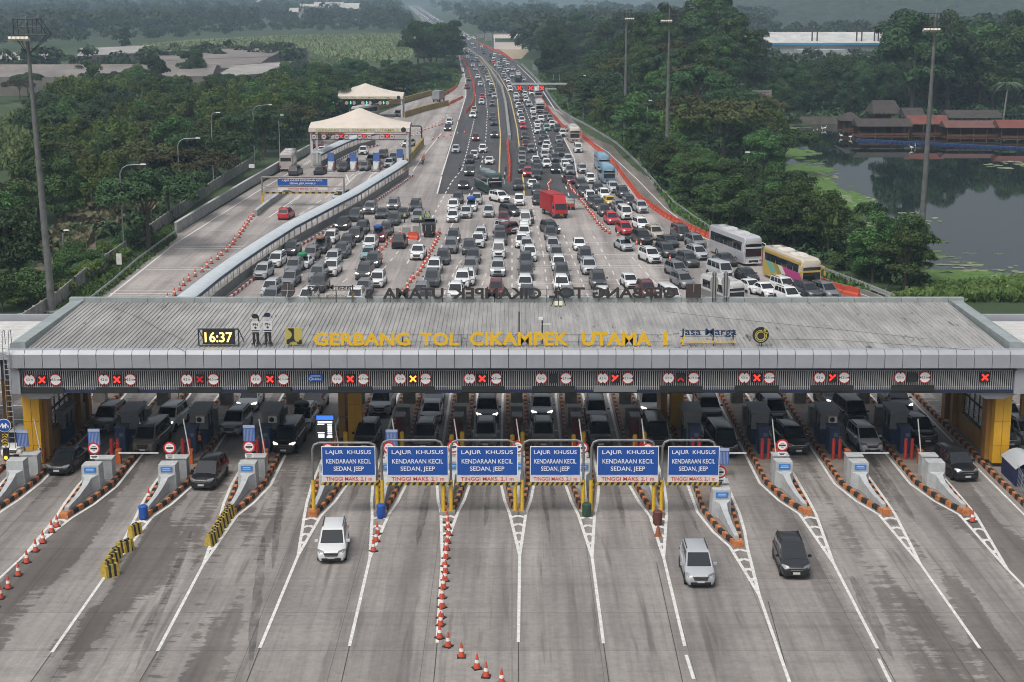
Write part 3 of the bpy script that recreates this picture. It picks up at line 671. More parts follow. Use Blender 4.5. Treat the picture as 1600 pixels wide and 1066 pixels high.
# aerials, floodlight and weather mast on the roof
for x_, yb, yt, lab in ((811, 527, 487, 'thin dark aerial mast standing behind the letters in the middle of the roof'), (847, 545, 500, 'short camera pole with white head right of the middle aerial')):
    p = on(x_, yb, LY + 0.9); q = on(x_, yt, LY + 0.9)
    r_ = thing('roof_mast', lab, 'mast', (p.x, p.y, 9.0))
    b = MB(); b.tube((0, 0, 0), (0, 0, q.z - 9), .05); 
    if x_ == 811:
        for a in (-1, 1): b.tube((0, 0, (q.z - 9) * .35), (a * .9, .2, 0), .02)
        b.build('pole', STEELD, r_); b = MB(); b.tube((0, 0, q.z - 9), (0, 0, q.z - 8.2), .02); b.build('aerial', STEELD, r_)
    else:
        b.build('pole', STEELD, r_); b = MB(); b.box((-.1, 0, q.z - 8.9), (.3, .2, .2)); b.box((.25, 0, q.z - 9.3), (.7, .06, .06)); b.build('camera_head', WHITEP, r_)
p = on(873, 480, BY - 1.2); fl = thing('roof_floodlight', 'dark tripod with two pale floodlights on the rear of the roof', 'floodlight', (p.x, p.y, 9.2))
b = MB()
for a in (-.6, 0, .6): b.tube((0, 0, 1.7), (a, .3 - abs(a) * .5, 0), .03)
b.tube((0, 0, 1.6), (0, 0, 2.5), .03); b.build('tripod', STEELD, fl)
for q in (-.2, .15):
    b = MB(); b.box((q, -.2, .3), (.28, .2, .36), rx=-.5); b.build('lamp', mat('pale_lamp', (0.55, 0.5, 0.36), 0.4), fl)

# ---------------------------------------------------------------- signs above the lanes
ORD = ['first', 'second', 'third', 'fourth', 'fifth', 'sixth', 'seventh', 'eighth', 'ninth', 'tenth', 'eleventh', 'twelfth', 'thirteenth', 'fourteenth', 'fifteenth', 'sixteenth', 'seventeenth', 'eighteenth', 'nineteenth', 'twentieth']
def ordn(k):
    if k < len(ORD): return ORD[k]
    n_ = k + 1; return f"{n_}{'th' if 10 <= n_ % 100 <= 20 else {1: 'st', 2: 'nd', 3: 'rd'}.get(n_ % 10, 'th')}"
SY = FY + 0.50
LANES = [(46.4, 66, 87, 1, '3.5'), (162.6, 183, 204, 1, '3.5'), (292, 312.5, 333.6, 2, '3.5'), (400, 422, 443, 1, '3.5'), (526.7, 547.4, 567.7, 1, '2.9'), (625.5, 645.4, 665, 3, '2.9'), (734, 753.4, 775.4, 1, '2.9'),
         (845.6, 864.6, 884.4, 0, '2.9'), (941.9, 961, 981, 4, '2.9'), (1044.5, 1063.5, 1083.7, 5, '2.9'), (1163, 1182.5, 1202, 1, '3.5'), (1280.6, 1300.6, 1319, 4, '3.5'), (1406.5, 1425, 1445, 0, '3.5')]
LST = {1: 'lit red cross', 2: 'dim red cross', 3: 'bright orange cross', 0: 'dark', 4: 'partly lit red cross', 5: 'half failed red cross'}
def limit_sign(px_, py_, txt, wide, label):
    x, z = zx(px_, py_, SY); root = thing('limit_sign', label, 'sign', (x, SY, z), group='round limit signs on the louvre')
    b = MB(); b.disc((0, 0), .43, 0, t=.04); b.build('rim', REDS, root)
    b = MB(); b.disc((0, 0), .365, -.04, t=.012); b.build('face', WHITES, root)
    b = MB()
    for s in (-1, 1):
        tri = [(s * .40, .12), (s * .40, -.12), (s * .24, 0)] if wide else [(.12, s * .40), (-.12, s * .40), (0, s * .24)]
        b.prism(tri, 'y', -.066, -.053)
    b.build('arrow', BLACKP, root)
    obj('number', text_mesh(txt, .48, .18, .012, mat=BLACKP, bold=0), root, (0, -.062, -.08))
def cross(b, s, w_, y0, y1, only=None):
    for a in (45, -45):
        for sg in (-1, 1):
            if only and (a, sg) not in only: continue
            ca, sa = math.cos(R(a)) * sg, math.sin(R(a)) * sg
            b.prism([(0 - sa * w_, 0 + ca * w_), (0 + sa * w_, -ca * w_), (ca * s + sa * w_, sa * s - ca * w_), (ca * s - sa * w_, sa * s + ca * w_)], 'y', y0, y1)
def lane_signal(px_, py_, Y, state, label, size=.31, group='lane signals of the toll gate'):
    x, z = zx(px_, py_, Y); root = thing('lane_signal', label, 'signal', (x, Y, z), group=group)
    b = MB(); b.box((0, .0, 0), (size * 2.1, .12, size * 2.1)); b.build('housing', LEDOFF, root)
    if state == 'green':
        b = MB(); b.prism([(-.45 * size, .15 * size), (.45 * size, .15 * size), (0, -.7 * size)], 'y', -.085, -.065); b.prism([(-.2 * size, .8 * size), (.2 * size, .8 * size), (.2 * size, .15 * size), (-.2 * size, .15 * size)], 'y', -.085, -.065); b.build('arrow', LEDGRN, root)
    elif state:
        b = MB(); only = {4: [(45, 1), (45, -1), (-45, -1)], 5: [(45, 1), (-45, 1), (45, -1)][1:]}.get(state)
        cross(b, size * .95, size * .17, -.085, -.065, only); b.build('cross', {2: LEDDIM, 3: LEDAMB, 5: LEDDIM}.get(state, LEDRED), root)
        if state in (1, 3):
            b = MB(); b.box((0, -.063, 0), (size * 1.7, .004, size * 1.7)); b.build('glow_screen', mat('led_screen_red', (0.10, 0.004, 0.004), 0.5), root)
    return root
for i, (a, xx, c_, st_, wd) in enumerate(LANES):
    yy = 593.5 - (a / 1600) * 4.5
    limit_sign(a, yy, '4.2 m', False, f'round 4.2 m height limit sign above lane, {ordn(i)} of these from the left')
    lane_signal(xx, yy, SY, st_, f'square lane signal showing {"nothing" if st_ == 0 else "a " + LST[st_]}, {ordn(i)} from the left')
    limit_sign(c_, yy, wd + ' m', True, f'round {wd} m width limit sign above lane, {ordn(i)} width sign from the left')
    x, z = zx((a + c_) / 2, yy + 17, SY)
    b = MB(); b.box((0, 0, 0), (3.0, .2, .36)); b.box((0, .06, 0), (3.06, .18, .42))
    o = b.build('text_display', mat('display_grey', (0.20, 0.21, 0.21), 0.4) if i == 8 else LEDOFF); o.location = (x, SY, z)
    tag(o, f'{"pale grey" if i == 8 else "dark unlit"} strip display under the lane signs, {ordn(i)} from the left', 'display', 'strip displays under the lane signs')
lane_signal(1538.7, 589.5, SY, 1, 'square lane signal with lit red cross alone at the right end of the louvre')
x, z = zx(493, 590.5, SY); r_ = thing('payment_sign', 'small blue payment sign on the louvre between two lanes', 'sign', (x, SY, z))
b = MB(); b.box((0, 0, 0), (1.0, .05, .52)); b.build('panel', BLUES, r_)
obj('lettering', text_mesh('E-TOLL', .6, .16, .01, mat=WHITES), r_, (.1, -.03, -.16)); b = MB(); b.box((.0, -.03, .14), (.7, .01, .08)); ring(b, (-.34, -.06), .08, .13, -.035, -.03, 12); b.build('mark', mat('pale_blue', (.35, .5, .75), .5), r_)
# ================================================================= TOLL ISLANDS
NOSES = [(-12, 800), (101, 808), (226, 807), (358, 805), (489, 805), (595, 803), (702, 801), (809, 801), (916, 803), (1028, 805), (1153, 853), (1261, 802), (1385, 803), (1510, 803)]
WID = [1.9, 1.9, 1.9, 1.9, 1.6, 1.5, 1.5, 1.5, 1.5, 1.6, 1.9, 1.9, 1.9, 1.9]
# sideways drift of the body against the nose: outer islands taper to one side
DRIFT = [0.0, .45, .45, .4, .35, .1, .05, 0, 0, -.2, -.4, -.75, -.75, -.75]
ISL = []
TIPS = [(-110, 880), (40, 866), (165, 900), (318, 882), (466, 868), (578, 872), (691, 870), (812, 868), (925, 870), (1037, 872), (1186, 930), (1302, 880), (1438, 882), (1574, 890)]
M_ISL = mat('island_paving', (0.20, 0.165, 0.14), 0.9, var=0.3, scale=1.5)
def island(i):
    n = at(*NOSES[i]); w_ = WID[i] / 2; dx = DRIFT[i]; back = 137.0 - n.y
    cx = dx
    left = [(0 - .16, 0), (cx * .55 - w_ * .62, 2.6), (cx - w_, 6.5), (cx - w_, back - 5), (cx - w_ * .6, back - 1.6), (cx - .16, back)]
    right = [(.16, 0), (cx * .55 + w_ * .62, 2.6), (cx + w_, 6.5), (cx + w_, back - 5), (cx + w_ * .6, back - 1.6), (cx + .16, back)]
    root = thing('toll_island', f'raised toll island with orange and black kerb, {ordn(i)} from the left', 'traffic island', (n.x, n.y, 0), group='toll islands')
    ring_ = left + right[::-1]
    b = MB(); b.prism([(x * .97, y) for x, y in ring_], 'z', 0.0, 0.2); b.build('paving', M_ISL, root)
    kb = MB(); k = 0
    def seg(p, q):
        nonlocal k
        p = Vector((*p, 0)); q = Vector((*q, 0)); L = (q - p).length; m = max(1, round(L / .62)); d = (q - p) / L
        for j in range(m):
            a = p + d * (L * j / m); c = p + d * (L * (j + 1) / m); kb.m = k % 2; k += 1
            mid = (a + c) / 2; kb.box((mid.x, mid.y, .155), (.26, L / m - .012, .31), rz=math.atan2(d.y, d.x) - math.pi / 2, taper=.86)
    for side in (left, right):
        k = 0
        for a, c in zip(side, side[1:]): seg(a, c)
    kb.m = 0; kb.box((0, -.08, .17), (.62, .5, .34), taper=.85)
    kb.build('kerb', [ORANGE, BLACKP], root)
    ISL.append((n.x, n.y, cx, w_, back))
    # white painted outline on the road, tip and lane line
    o = .42; tp = at(*TIPS[i]); TIP = {i: (tp.x, tp.y)}; tl = n.y - tp.y
    for side, s in ((left, -1), (right, 1)):
        pts = [(n.x + x + s * o, n.y + y) for x, y in side]
        tip = TIP[i]
        pts = [tip] + [(n.x + s * (o + .12), n.y - .2)] + pts[1:]
        stripe(lm, [tip] + pts[1:], .19)
    for j in range(4):
        q = .10 + j * .20; yy = n.y - q * tl; f = 1 - q; hw_ = (o + .12) * f; cxx = n.x + (tp.x - n.x) * q
        stripe(lm, [(cxx - hw_, yy - .25), (cxx, yy + .15), (cxx + hw_, yy - .25)], .3)
    return root
for i in range(14): island(i)
# lane lines beyond each tip, as in the photograph
for a, c in [((165, 900), (81, 1020)), ((318, 882), (246, 1018)), ((466, 868), (406, 1013)), ((578, 872), (546, 1010)), ((691, 870), (683, 1005)), ((812, 868), (810, 1004)), ((925, 870), (943, 1006)), ((1037, 872), (1070, 1010)), ((1186, 930), (1240, 1085)), ((1302, 880), (1371, 1014)), ((1438, 882), (1531, 1014)), ((1574, 890), (1680, 1000)), ((1072, 1024), (1084, 1062)), ((1373, 1030), (1400, 1085)), ((40, 866), (-60, 960))]:
    pstripe(lm, [a, c], .175)
rk = MB()
def pedge(pts):   # right-hand boundary kerb beyond the last lane
    k = 0
    for a, c in zip(pts, pts[1:]):
        a = Vector(a); c = Vector(c); L = (c - a).length; m = max(1, round(L / .62)); d = (c - a) / L
        for j in range(m):
            mid = a + d * (L * (j + .5) / m); rk.m = k % 2; k += 1; rk.box((mid.x, mid.y, .16), (.28, L / m - .012, .32), rz=math.atan2(d.y, d.x) - math.pi / 2, taper=.86)
e0 = at(1530, 722); e1 = at(1640, 830)
pedge([(34.2, 134, 0), (34.2, e0.y + 2, 0), (e0.x, e0.y, 0), (e1.x, e1.y, 0)])
tag(rk.build('boundary_kerb', [ORANGE, BLACKP]), 'orange and black striped kerb along the right outer edge of the lanes', 'kerb')
stripe(lm, [(33.6, 134), (33.6, e0.y + 2), (e0.x - .6, e0.y), (e1.x - .6, e1.y)], .16)
for s, xx in ((-1, -36.6),):
    b = MB()
    for k in range(48): b.m = k % 2; b.box((xx, 106 + k * .62, .16), (.28, .608, .32), taper=.86)
    tag(b.build('boundary_kerb', [ORANGE, BLACKP]), 'orange and black striped kerb along the yellow wall at the left end', 'kerb')
tag(lm.build('lane_markings', LINE), kind='structure'); tag(ym.build('yellow_lines', YLINE), kind='structure')

# ---------------------------------------------------------------- concrete crash blocks, signs and posts on the islands
def noentry(root, x, y, z):
    b = MB(); b.tube((x, y + .06, .2), (x, y + .06, z + .4), .035); p = b.build('sign_pole', GALV, root)
    b = MB(); b.prism(ell(x, z, .43, .43, 24), 'y', y - .03, y); q = b.build('disc', REDS, root)
    b = MB(); b.prism(ell(x, z, .32, .32, 24), 'y', y - .045, y - .031); b.build('face', WHITES, q)
    b = MB(); b.box((x, y - .052, z), (.46, .012, .12)); b.box((x, y - .05, z + .15), (.26, .008, .03)); b.box((x, y - .05, z - .14), (.16, .008, .03)); b.build('bar', BLACKP, q)
    b = MB(); b.box((x, y - .02, z - .62), (.60, .03, .28)); c = b.build('plate', WHITES, root)
    b = MB(); b.box((x, y - .04, z - .57), (.44, .006, .05)); b.box((x, y - .04, z - .66), (.3, .006, .05)); b.build('lettering', TRIM, c)
PLATEB = mat('blue_plate', (0.03, 0.20, 0.55), 0.45)
for i, (nx_, ny, cx, w_, back) in enumerate(ISL):
    big = i in (0, 1, 2, 3, 10, 11, 12, 13); s = 1.0 if big else .85
    root = thing('crash_block', f'pale concrete crash wedge on the toll island, {ordn(i)} from the left', 'barrier block', (nx_, ny, .2), group='concrete crash wedges')
    def rr(y, cxx, hw_, h): return [(cxx - hw_, y, 0), (cxx + hw_, y, 0), (cxx + hw_ * .9, y, h), (cxx - hw_ * .9, y, h)]
    b = MB(); b.loft([rr(.35, cx * .12, .15, .34), rr(2.4, cx * .45, .17 * s, .46), rr(4.0, cx * .7, .20 * s, .72), rr(4.7, cx * .82, .26 * s, 1.0), rr(5.2, cx * .9, .60 * s, 1.08), rr(5.24, cx * .9, .64 * s, 1.72), rr(6.3, cx * .95, .66 * s, 1.72)]); b.build('wedge', CONC, root)
    if i not in (0, 13):
        b = MB(); b.box((cx * .9, 5.19, 1.42), (.78 * s, .05, .36)); pl = b.build('blue_plate', PLATEB, root)
        b = MB(); b.box((cx * .9, 5.155, 1.48), (.5 * s, .02, .06)); b.box((cx * .9, 5.155, 1.37), (.56 * s, .02, .05)); b.build('lettering', mat('pale_blue', (.35, .5, .75), .5), pl)
    r2 = thing('concrete_block', f'square grey concrete block behind the crash wedge, {ordn(i)} from the left', 'block', (nx_ + cx, ny + 8.2, .2), group='concrete blocks on the islands')
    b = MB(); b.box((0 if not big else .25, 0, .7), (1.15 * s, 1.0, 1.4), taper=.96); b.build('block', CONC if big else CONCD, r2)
    b = MB(); b.box((0 if not big else .25, .0, 1.43), (1.2 * s, 1.05, .06)); b.build('cap', CONC, r2)
    if i not in (0, 12, 13):
        r3 = thing('no_entry_sign', f'round red rimmed no stopping sign with white plate, {ordn(i - 1)} along the islands', 'sign', (nx_ + cx * .85, ny + 6.6, 0), group='round red rimmed signs on the islands')
        noentry(r3, 0, 0, 2.75 if big else 2.6)
    for q, yy, lab in ((0, 18.5, 'front'), (1, 25.5, 'rear')):
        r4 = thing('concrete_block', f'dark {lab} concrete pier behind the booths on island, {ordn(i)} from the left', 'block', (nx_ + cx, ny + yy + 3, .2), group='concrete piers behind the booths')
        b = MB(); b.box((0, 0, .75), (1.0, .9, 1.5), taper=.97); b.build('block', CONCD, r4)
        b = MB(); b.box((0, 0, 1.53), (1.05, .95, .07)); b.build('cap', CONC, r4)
    if i in (0, 1, 2, 3, 10, 11, 12, 13):
        r5 = thing('height_board', f'striped clearance board on two posts at the rear of the island, {ordn(i)} from the left', 'board', (nx_ + cx, ny + 30, .2), group='striped clearance boards')
        b = MB()
        for k in range(8):
            b.m = k % 2; x0 = -1.15 + k * .2875; b.prism([(x0, 1.9), (x0 + .2875, 1.9), (x0 + .2875 + .12, 2.3), (x0 + .12, 2.3)], 'y', -.03, .03)
        b.build('board', [REDPAINT if i < 4 else BLACKP, WHITEP], r5)
        repeat_part('post', GALV, r5, [lambda b, q=q: b.tube((q, .06, 0), (q, .06, 2.3), .05) for q in (-.9, .9)])

# ---------------------------------------------------------------- booths and lane machines
for i, (nx_, ny, cx, w_, back) in enumerate(ISL):
    X = nx_ + cx; wide = i in (0, 1, 2, 3, 10, 11, 12, 13)
    y0 = 117.5
    if wide:
        bt = thing('toll_booth', f'dark toll booth with grey cabin top on the island, {ordn(i)} from the left', 'booth', (X, y0, .2), group='toll booths')
        b = MB(); b.box((0, 0, .55), (1.25, 2.6, 1.1)); b.build('lower_wall', BOOTHB, bt)
        b = MB(); b.box((0, 0, 2.35), (1.3, 2.7, .36)); b.box((0, -1.0, 1.65), (1.28, .12, 1.1)); b.box((0, 1.2, 1.65), (1.28, .12, 1.1)); b.box((.6, .2, 1.65), (.08, .1, 1.1)); b.box((-.6, .2, 1.65), (.08, .1, 1.1)); b.build('cabin_frame', BOOTHG, bt)
        b = MB(); b.box((0, .1, 1.63), (1.12, 2.2, 1.06)); b.build('window', GLASS, bt)
        b = MB(); b.box((0, 0, 2.57), (1.5, 3.0, .08)); b.build('roof', BOOTHG, bt)
        if i in (3, 12, 2):
            b = MB(); b.box((.2, -1.48, 2.0), (.62, .3, .5)); ac = b.build('air_conditioner', WHITEP, bt)
            b = MB(); b.prism(ell(.14, 2.0, .19, .19), 'y', -1.65, -1.631); b.build('fan', TRIM, ac)
        kb = thing('ticket_machine', f'blue ticket machine cabinet before the booth on island, {ordn(i)} from the left', 'machine', (X - .1, y0 - 3.2, .2), group='blue ticket machines')
        b = MB(); b.box((0, 0, .95), (.75, 1.3, 1.9)); b.build('cabinet', BOOTHB, kb)
        b = MB(); b.box((.1, -.66, 1.45), (.3, .03, .26)); b.build('screen', mat('dull_screen', (.10, .14, .18), .3), kb)
        b = MB(); b.box((0, 0, 1.94), (.9, 1.45, .08)); b.build('cap', BOOTHB, kb)
    else:
        kb = thing('lane_reader', f'tall maroon reader cabinet, {ordn(i - 4)} narrow island from the left', 'machine', (X, y0 + .5, .2), group='lane readers on the narrow islands')
        b = MB(); b.box((0, 0, .9), (.6, 1.2, 1.8)); b.build('cabinet', mat('maroon_cabinet', (.10, .012, .015), .5, var=.2, scale=3), kb)
        b = MB(); b.box((.15, -.62, 1.3), (.2, .03, .3)); b.build('screen', LEDOFF, kb)
        b = MB(); b.box((0, 0, 1.84), (.8, 1.4, .08)); b.build('cap', BOOTHG, kb)
        for q, yy in ((-.35, -4.4), (.4, -3.6)):
            g_ = thing('guard_post', f'yellow guard post {"left" if q < 0 else "right"} of its reader, {ordn(i - 4)} narrow island from the left', 'post', (X + q, y0 + yy, .2), group='yellow guard posts')
            b = MB(); b.tube((0, 0, 0), (0, 0, 1.55), .17, n=12); b.tube((0, 0, 1.55), (0, 0, 1.62), .17, .10, n=12); b.build('post', YELLOWP, g_)
            b = MB(); b.tube((0, 0, 0), (0, 0, .05), .26, n=12); b.build('foot', STEELD, g_)
    # red guard bollards and barrier machine
    for q in (-.42, 0.05):
        g_ = thing('bollard', f'red steel bollard {"left" if q < 0 else "right"} of the barrier machine, {ordn(i)} island from the left', 'bollard', (X + q * (1 if wide else .8), 112.3 if wide else 111.9, .2), group='red guard bollards')
        b = MB(); b.tube((0, 0, 0), (0, 0, 1.5), .13, n=10); b.tube((0, 0, 1.5), (0, 0, 1.56), .13, .07, n=10); b.build('post', REDPAINT, g_)
        b = MB(); b.tube((0, 0, 1.1), (0, 0, 1.25), .135, n=10); b.build('band', REDS, g_)
    bm_ = thing('barrier_gate', f'orange barrier machine with {"lowered" if i in (1, 10, 12) else "raised"} white arm, {ordn(i)} island from the left', 'barrier', (X + .35 * (1 if wide else .8), 111.2, .2), group='barrier gates')
    b = MB(); b.box((0, 0, .5), (.34, .42, 1.0)); b.box((0, 0, 1.02), (.38, .46, .06)); b.build('machine', mat('barrier_orange', (0.50, 0.115, 0.03), .5, var=.15, scale=3), bm_)
    b = MB()
    if i in (1, 10, 12): b.box((1.5, -.28, .86), (2.9, .04, .10))
    else: b.tube((-.0, -.28, .8), (-.35, -.28, 3.4), .045)
    b.build('arm', WHITEP, bm_)

def tariff_board(px_, py_, Y, lab):
    p = on(px_, py_, Y); r_ = thing('tariff_board', lab, 'board', (p.x, p.y, .2))
    b = MB(); b.box((0, 0, p.z - .2), (.85, .05, 1.2)); f = b.build('panel', mat('tariff_blue', (0.06, 0.13, 0.36), .5), r_)
    b = MB(); b.box((0, -.03, p.z + .3), (.83, .012, .2))
    for k in range(7): b.box((-.3 + k * .1, -.03, p.z - .33), (.025, .008, .9))
    b.build('print', mat('tariff_print', (.36, .42, .55), .5), f)
    b = MB(); b.tube((0, .06, 0), (0, .06, p.z + .4), .035); b.build('pole', GALV, r_)
for a in ((147, 683, 109.3, 'blue tariff board on a pole beside the yellow wall, leftmost lane'), (35, 685, 109, 'blue tariff board outside the left end of the toll gate'), (389, 677, 109.5, 'blue tariff board between the silver car and the black minivan'), (612, 684, 110, 'blue tariff board above the second blue portal sign'), (1130, 713, 108.5, 'blue tariff board right of the last blue portal sign')):
    tariff_board(*a)
# lit information screen
p = on(508, 668, 110.5); r_ = thing('information_screen', 'lit white and blue information screen above the first portal sign', 'screen', (p.x, p.y, .2)); zc = p.z - .2
b = MB(); b.box((0, .06, zc), (1.35, .12, 1.85)); b.build('housing', STEELD, r_)
b = MB(); b.box((0, -.01, zc + .72), (1.2, .02, .3)); b.build('header', LEDBLU, r_)
b = MB()
for k in range(2): b.box((0, -.01, zc + .44 - k * .1), (1.05, .02, .05))
for k in range(6): b.box((.33, -.01, zc + .2 - k * .16), (.32, .02, .10))
b.box((-.28, -.01, zc - .62), (.42, .02, .3)); b.box((.3, -.01, zc - .72), (.4, .02, .1)); b.box((-.3, -.01, zc + .24), (.5, .02, .06)); b.box((-.3, -.01, zc - .38), (.5, .02, .06)); b.build('text_lines', LEDWHT, r_)
b = MB(); b.box((0, .15, zc / 2), (.2, .12, zc)); b.build('pole', STEELD, r_)

# ---------------------------------------------------------------- portal signs over the small car lanes
GATES = [(490.5, 590, 804), (598, 693, 804), (705, 805, 803), (816, 911, 803), (923, 1021, 804), (1033, 1115, 804)]
for i, (a, c_, yb) in enumerate(GATES):
    A = at(a, yb); C = at(c_, yb); Y = A.y - .0; X = (A.x + C.x) / 2; hw_ = (C.x - A.x) / 2
    root = thing('portal_sign', f'blue LAJUR KHUSUS sign on a grey pipe portal, {ordn(i)} from the left', 'sign', (X, Y, 0), group='blue portal signs')
    zt = on(800, 688 if i else 692, Y).z
    b = MB(); b.path([(-hw_, 0, .2), (-hw_, 0, zt - .5), (-hw_ + .12, 0, zt - .15), (-hw_ + .45, 0, zt), (hw_ - .45, 0, zt), (hw_ - .12, 0, zt - .15), (hw_, 0, zt - .5), (hw_, 0, .2)], .08, 10); b.build('portal', mat('portal_pipe', (.20, .21, .21), .5, .3, var=.25, scale=3), root, smooth=50)
    for s in (-1, 1):
        b = MB(); b.tube((s * hw_, 0, .2), (s * hw_, 0, 2.35), .125, n=12); b.build('post_sleeve', YELLOWP, root)
        b = MB(); b.box((s * hw_, 0, .12), (.5, .5, .24)); b.build('base', CONCD, root)
    if i in (0, 3, 5): x0 = -hw_ + .62 if i == 0 else -hw_ + .5 if i == 3 else -hw_ + .35; W = 3.65 if i != 3 else 3.3
    else: W = 4.0; x0 = -hw_ + (.35 if i == 1 else .38)
    if i == 0: W = 3.5
    if i == 5: W = 3.35
    xc = x0 + W / 2
    zS1 = on(800, 696.5, Y).z; zS0 = on(800, 742, Y).z
    b = MB(); b.box((xc, -.14, (zS0 + zS1) / 2), (W, .06, zS1 - zS0)); bd = b.build('border', WHITES, root)
    b = MB(); b.box((xc, -.175, (zS0 + zS1) / 2), (W - .1, .012, zS1 - zS0 - .1)); b.build('panel', BLUES, bd)
    hS = zS1 - zS0
    for tx, f, wf, hf in (('LAJUR  KHUSUS', .70, .84, .17), ('KENDARAAN KECIL', .415, .83, .155), ('SEDAN, JEEP', .13, .56, .155)):
        obj('lettering', text_mesh(tx, W * wf, hS * hf * (1.25 if ',' in tx else 1), .014, mat=WHITES, bold=.006), bd, (xc, -.19, zS0 + hS * f - (.02 if ',' in tx else 0)))
    z1 = zS0 - .03; z0 = z1 - .42
    b = MB(); b.box((xc, -.14, (z0 + z1) / 2), (W, .05, z1 - z0)); pl = b.build('height_plate', mat('pinkish_white', (.66, .60, .58), .5), root)
    obj('lettering', text_mesh('TINGGI MAKS. 2,1 m', W * .86, .29, .012, mat=REDS, bold=.008), pl, (xc, -.172, z0 + .06))
    b = MB(); nb = 22; W2 = W + .25
    for k in range(nb):
        b.m = k % 2; q = xc - W2 / 2 + k * W2 / nb; b.prism([(q, z0 - .22), (q + W2 / nb, z0 - .22), (q + W2 / nb + .1, z0 - .03), (q + .1, z0 - .03)], 'y', -.17, -.08)
    b.build('striped_bar', [YELLOWD, BLACKP], root)

# ---------------------------------------------------------------- cones, barriers, drums
def cone_mesh():
    b = MB(); b.m = 0; b.lathe([(.17, .05), (.115, .33)], n=14); b.lathe([(.088, .48), (.035, .76), (.02, .78)], n=14)
    b.m = 1; b.lathe([(.117, .33), (.09, .48)], n=14); b.m = 2; b.box((0, 0, .025), (.40, .40, .05)); return b
CB = MB(); CB.lathe([(.185, .05), (.12, .34)], n=14); CB.lathe([(.093, .50), (.038, .80), (.02, .83)], n=14)
cone_b = CB.mesh('cone_body', ORANGEP, 40)
b = MB(); b.lathe([(.122, .335), (.095, .505)], n=14); cone_w = b.mesh('cone_band', WHITEP, 40)
b = MB(); b.box((0, 0, .03), (.44, .44, .06)); cone_f = b.mesh('cone_foot', BLACKP)
cone_far = cone_mesh().mesh('far_cone', [ORANGEP, WHITEP, TRIM], 40)
NCONE = {}
def cone(x, y, where, near=True, sc=1.0):
    p = at(x, y); k = NCONE.get(where, 0); NCONE[where] = k + 1
    lab = f'orange traffic cone {where}' + (f', {ordn(k)} from the front' if 'row' in where or 'between' in where else '')
    if near:
        r_ = thing('traffic_cone', lab, 'traffic cone', p, random.uniform(0, 1.5), group='traffic cones')
        obj('body', cone_b, r_); obj('band', cone_w, r_); obj('foot', cone_f, r_)
    else:
        r_ = obj('traffic_cone', cone_far, None, p); tag(r_, lab, 'traffic cone', 'traffic cones')
    r_.scale = (sc, sc, sc)
Z6 = lambda x, y: (400 + x / 2.7625, 680 + y / 2.7625)
Z5 = lambda x, y: (x / 2.7625, 680 + y / 2.7625)
for p in [(1060, 1074), (993, 1044), (954, 1008), (887, 958), (829, 913), (793, 877), (797, 822), (799, 790), (803, 745), (803, 705), (809, 662), (816, 630), (818, 595), (815, 567), (820, 533), (822, 496), (826, 465), (831, 434), (829, 405), (825, 378)]:
    cone(*Z6(*p), 'in the long row in the middle lane')
for p in [(507, 502), (519, 460), (524, 430)]: cone(*Z6(*p), 'between two lane lines behind the white minivan')
for p in [(-20, 745), (3, 705), (36, 662), (79, 606), (116, 551), (154, 502), (186, 465), (223, 420), (246, 396)]: cone(*Z5(*p), 'in the slanting row at far left')
cone(1200 + 882 / 2.7625, 680 + 374 / 2.7625, 'standing alone at the rightmost island tip')
cone(*Z5(643, 280), 'standing on the second island beside its wedge')
Z7b = lambda x, y: (800 + x / 2.7625, 680 + y / 2.7625)
# odd pieces at the noses
for (x, y), m_, nm, lab in ((Z6(540, 357), BLUES, 'plastic_drum', 'blue plastic drum at the nose under the second portal sign'), (Z5(620, 362), BLUES, 'plastic_drum', 'blue plastic drum at the nose of the second full island from left'), (Z7b(322, 352), mat('bin_green', (.02, .06, .04), .5), 'waste_bin', 'dark green bin between two portal posts'), (Z7b(628, 386), mat('bin_brown', (.10, .03, .025), .6), 'waste_bin', 'dark brown bin between the last two portal signs')):
    p = at(x, y); r_ = thing(nm, lab, nm.replace('_', ' '), p)
    b = MB(); b.lathe([(.24, 0), (.30, .12), (.30, .78), (.26, .9)], n=16); b.build('body', m_, r_, smooth=40)
    b = MB(); b.lathe([(.31, .80), (.31, .86), (.20, .95)], n=16); b.build('lid', m_, r_, smooth=40)
p = at(*Z7b(630, 436)); r_ = thing('traffic_cone', 'faded brown traffic cone in front of the dark brown bin', 'traffic cone', p); RUST = mat('faded_cone', (.28, .09, .04), .8, var=.2, scale=6)
b = MB(); b.lathe([(.2, .05), (.06, .7), (.03, .72)], n=12); b.build('body', RUST, r_, smooth=40); b = MB(); b.box((0, 0, .03), (.46, .46, .06)); b.build('foot', RUST, r_)
# yellow and black concrete barrier blocks
def block(x, y, rz, where, k):
    p = at(x, y); r_ = thing('barrier_block', f'yellow barrier block with black stripes {where}, {ordn(k)} from the front', 'barrier', p, rz, group='yellow and black barrier blocks'); r_.scale = (.88, .88, .82)
    b = MB(); n_ = 5
    for j in range(n_):
        b.m = j % 2; y0 = -.5 + j / n_; y1 = y0 + 1 / n_
        def cs(yy, sh): return [(-.30, yy, 0), (.30, yy, 0), (.26, yy + sh * .3, .22), (.12, yy + sh, .85), (-.12, yy + sh, .85), (-.26, yy + sh * .3, .22)]
        b.loft([cs(y0, .06), cs(y1, .06)])
    b.build('block', [YELLOWD, BLACKP], r_)
    b = MB(); b.tube((0, -.2, .85), (0, -.2, .95), .03); b.tube((0, .25, .85), (0, .25, .95), .03); b.path([(0, -.2, .95), (0, .25, .95)], .03); b.build('lifting_loop', STEELD, r_)
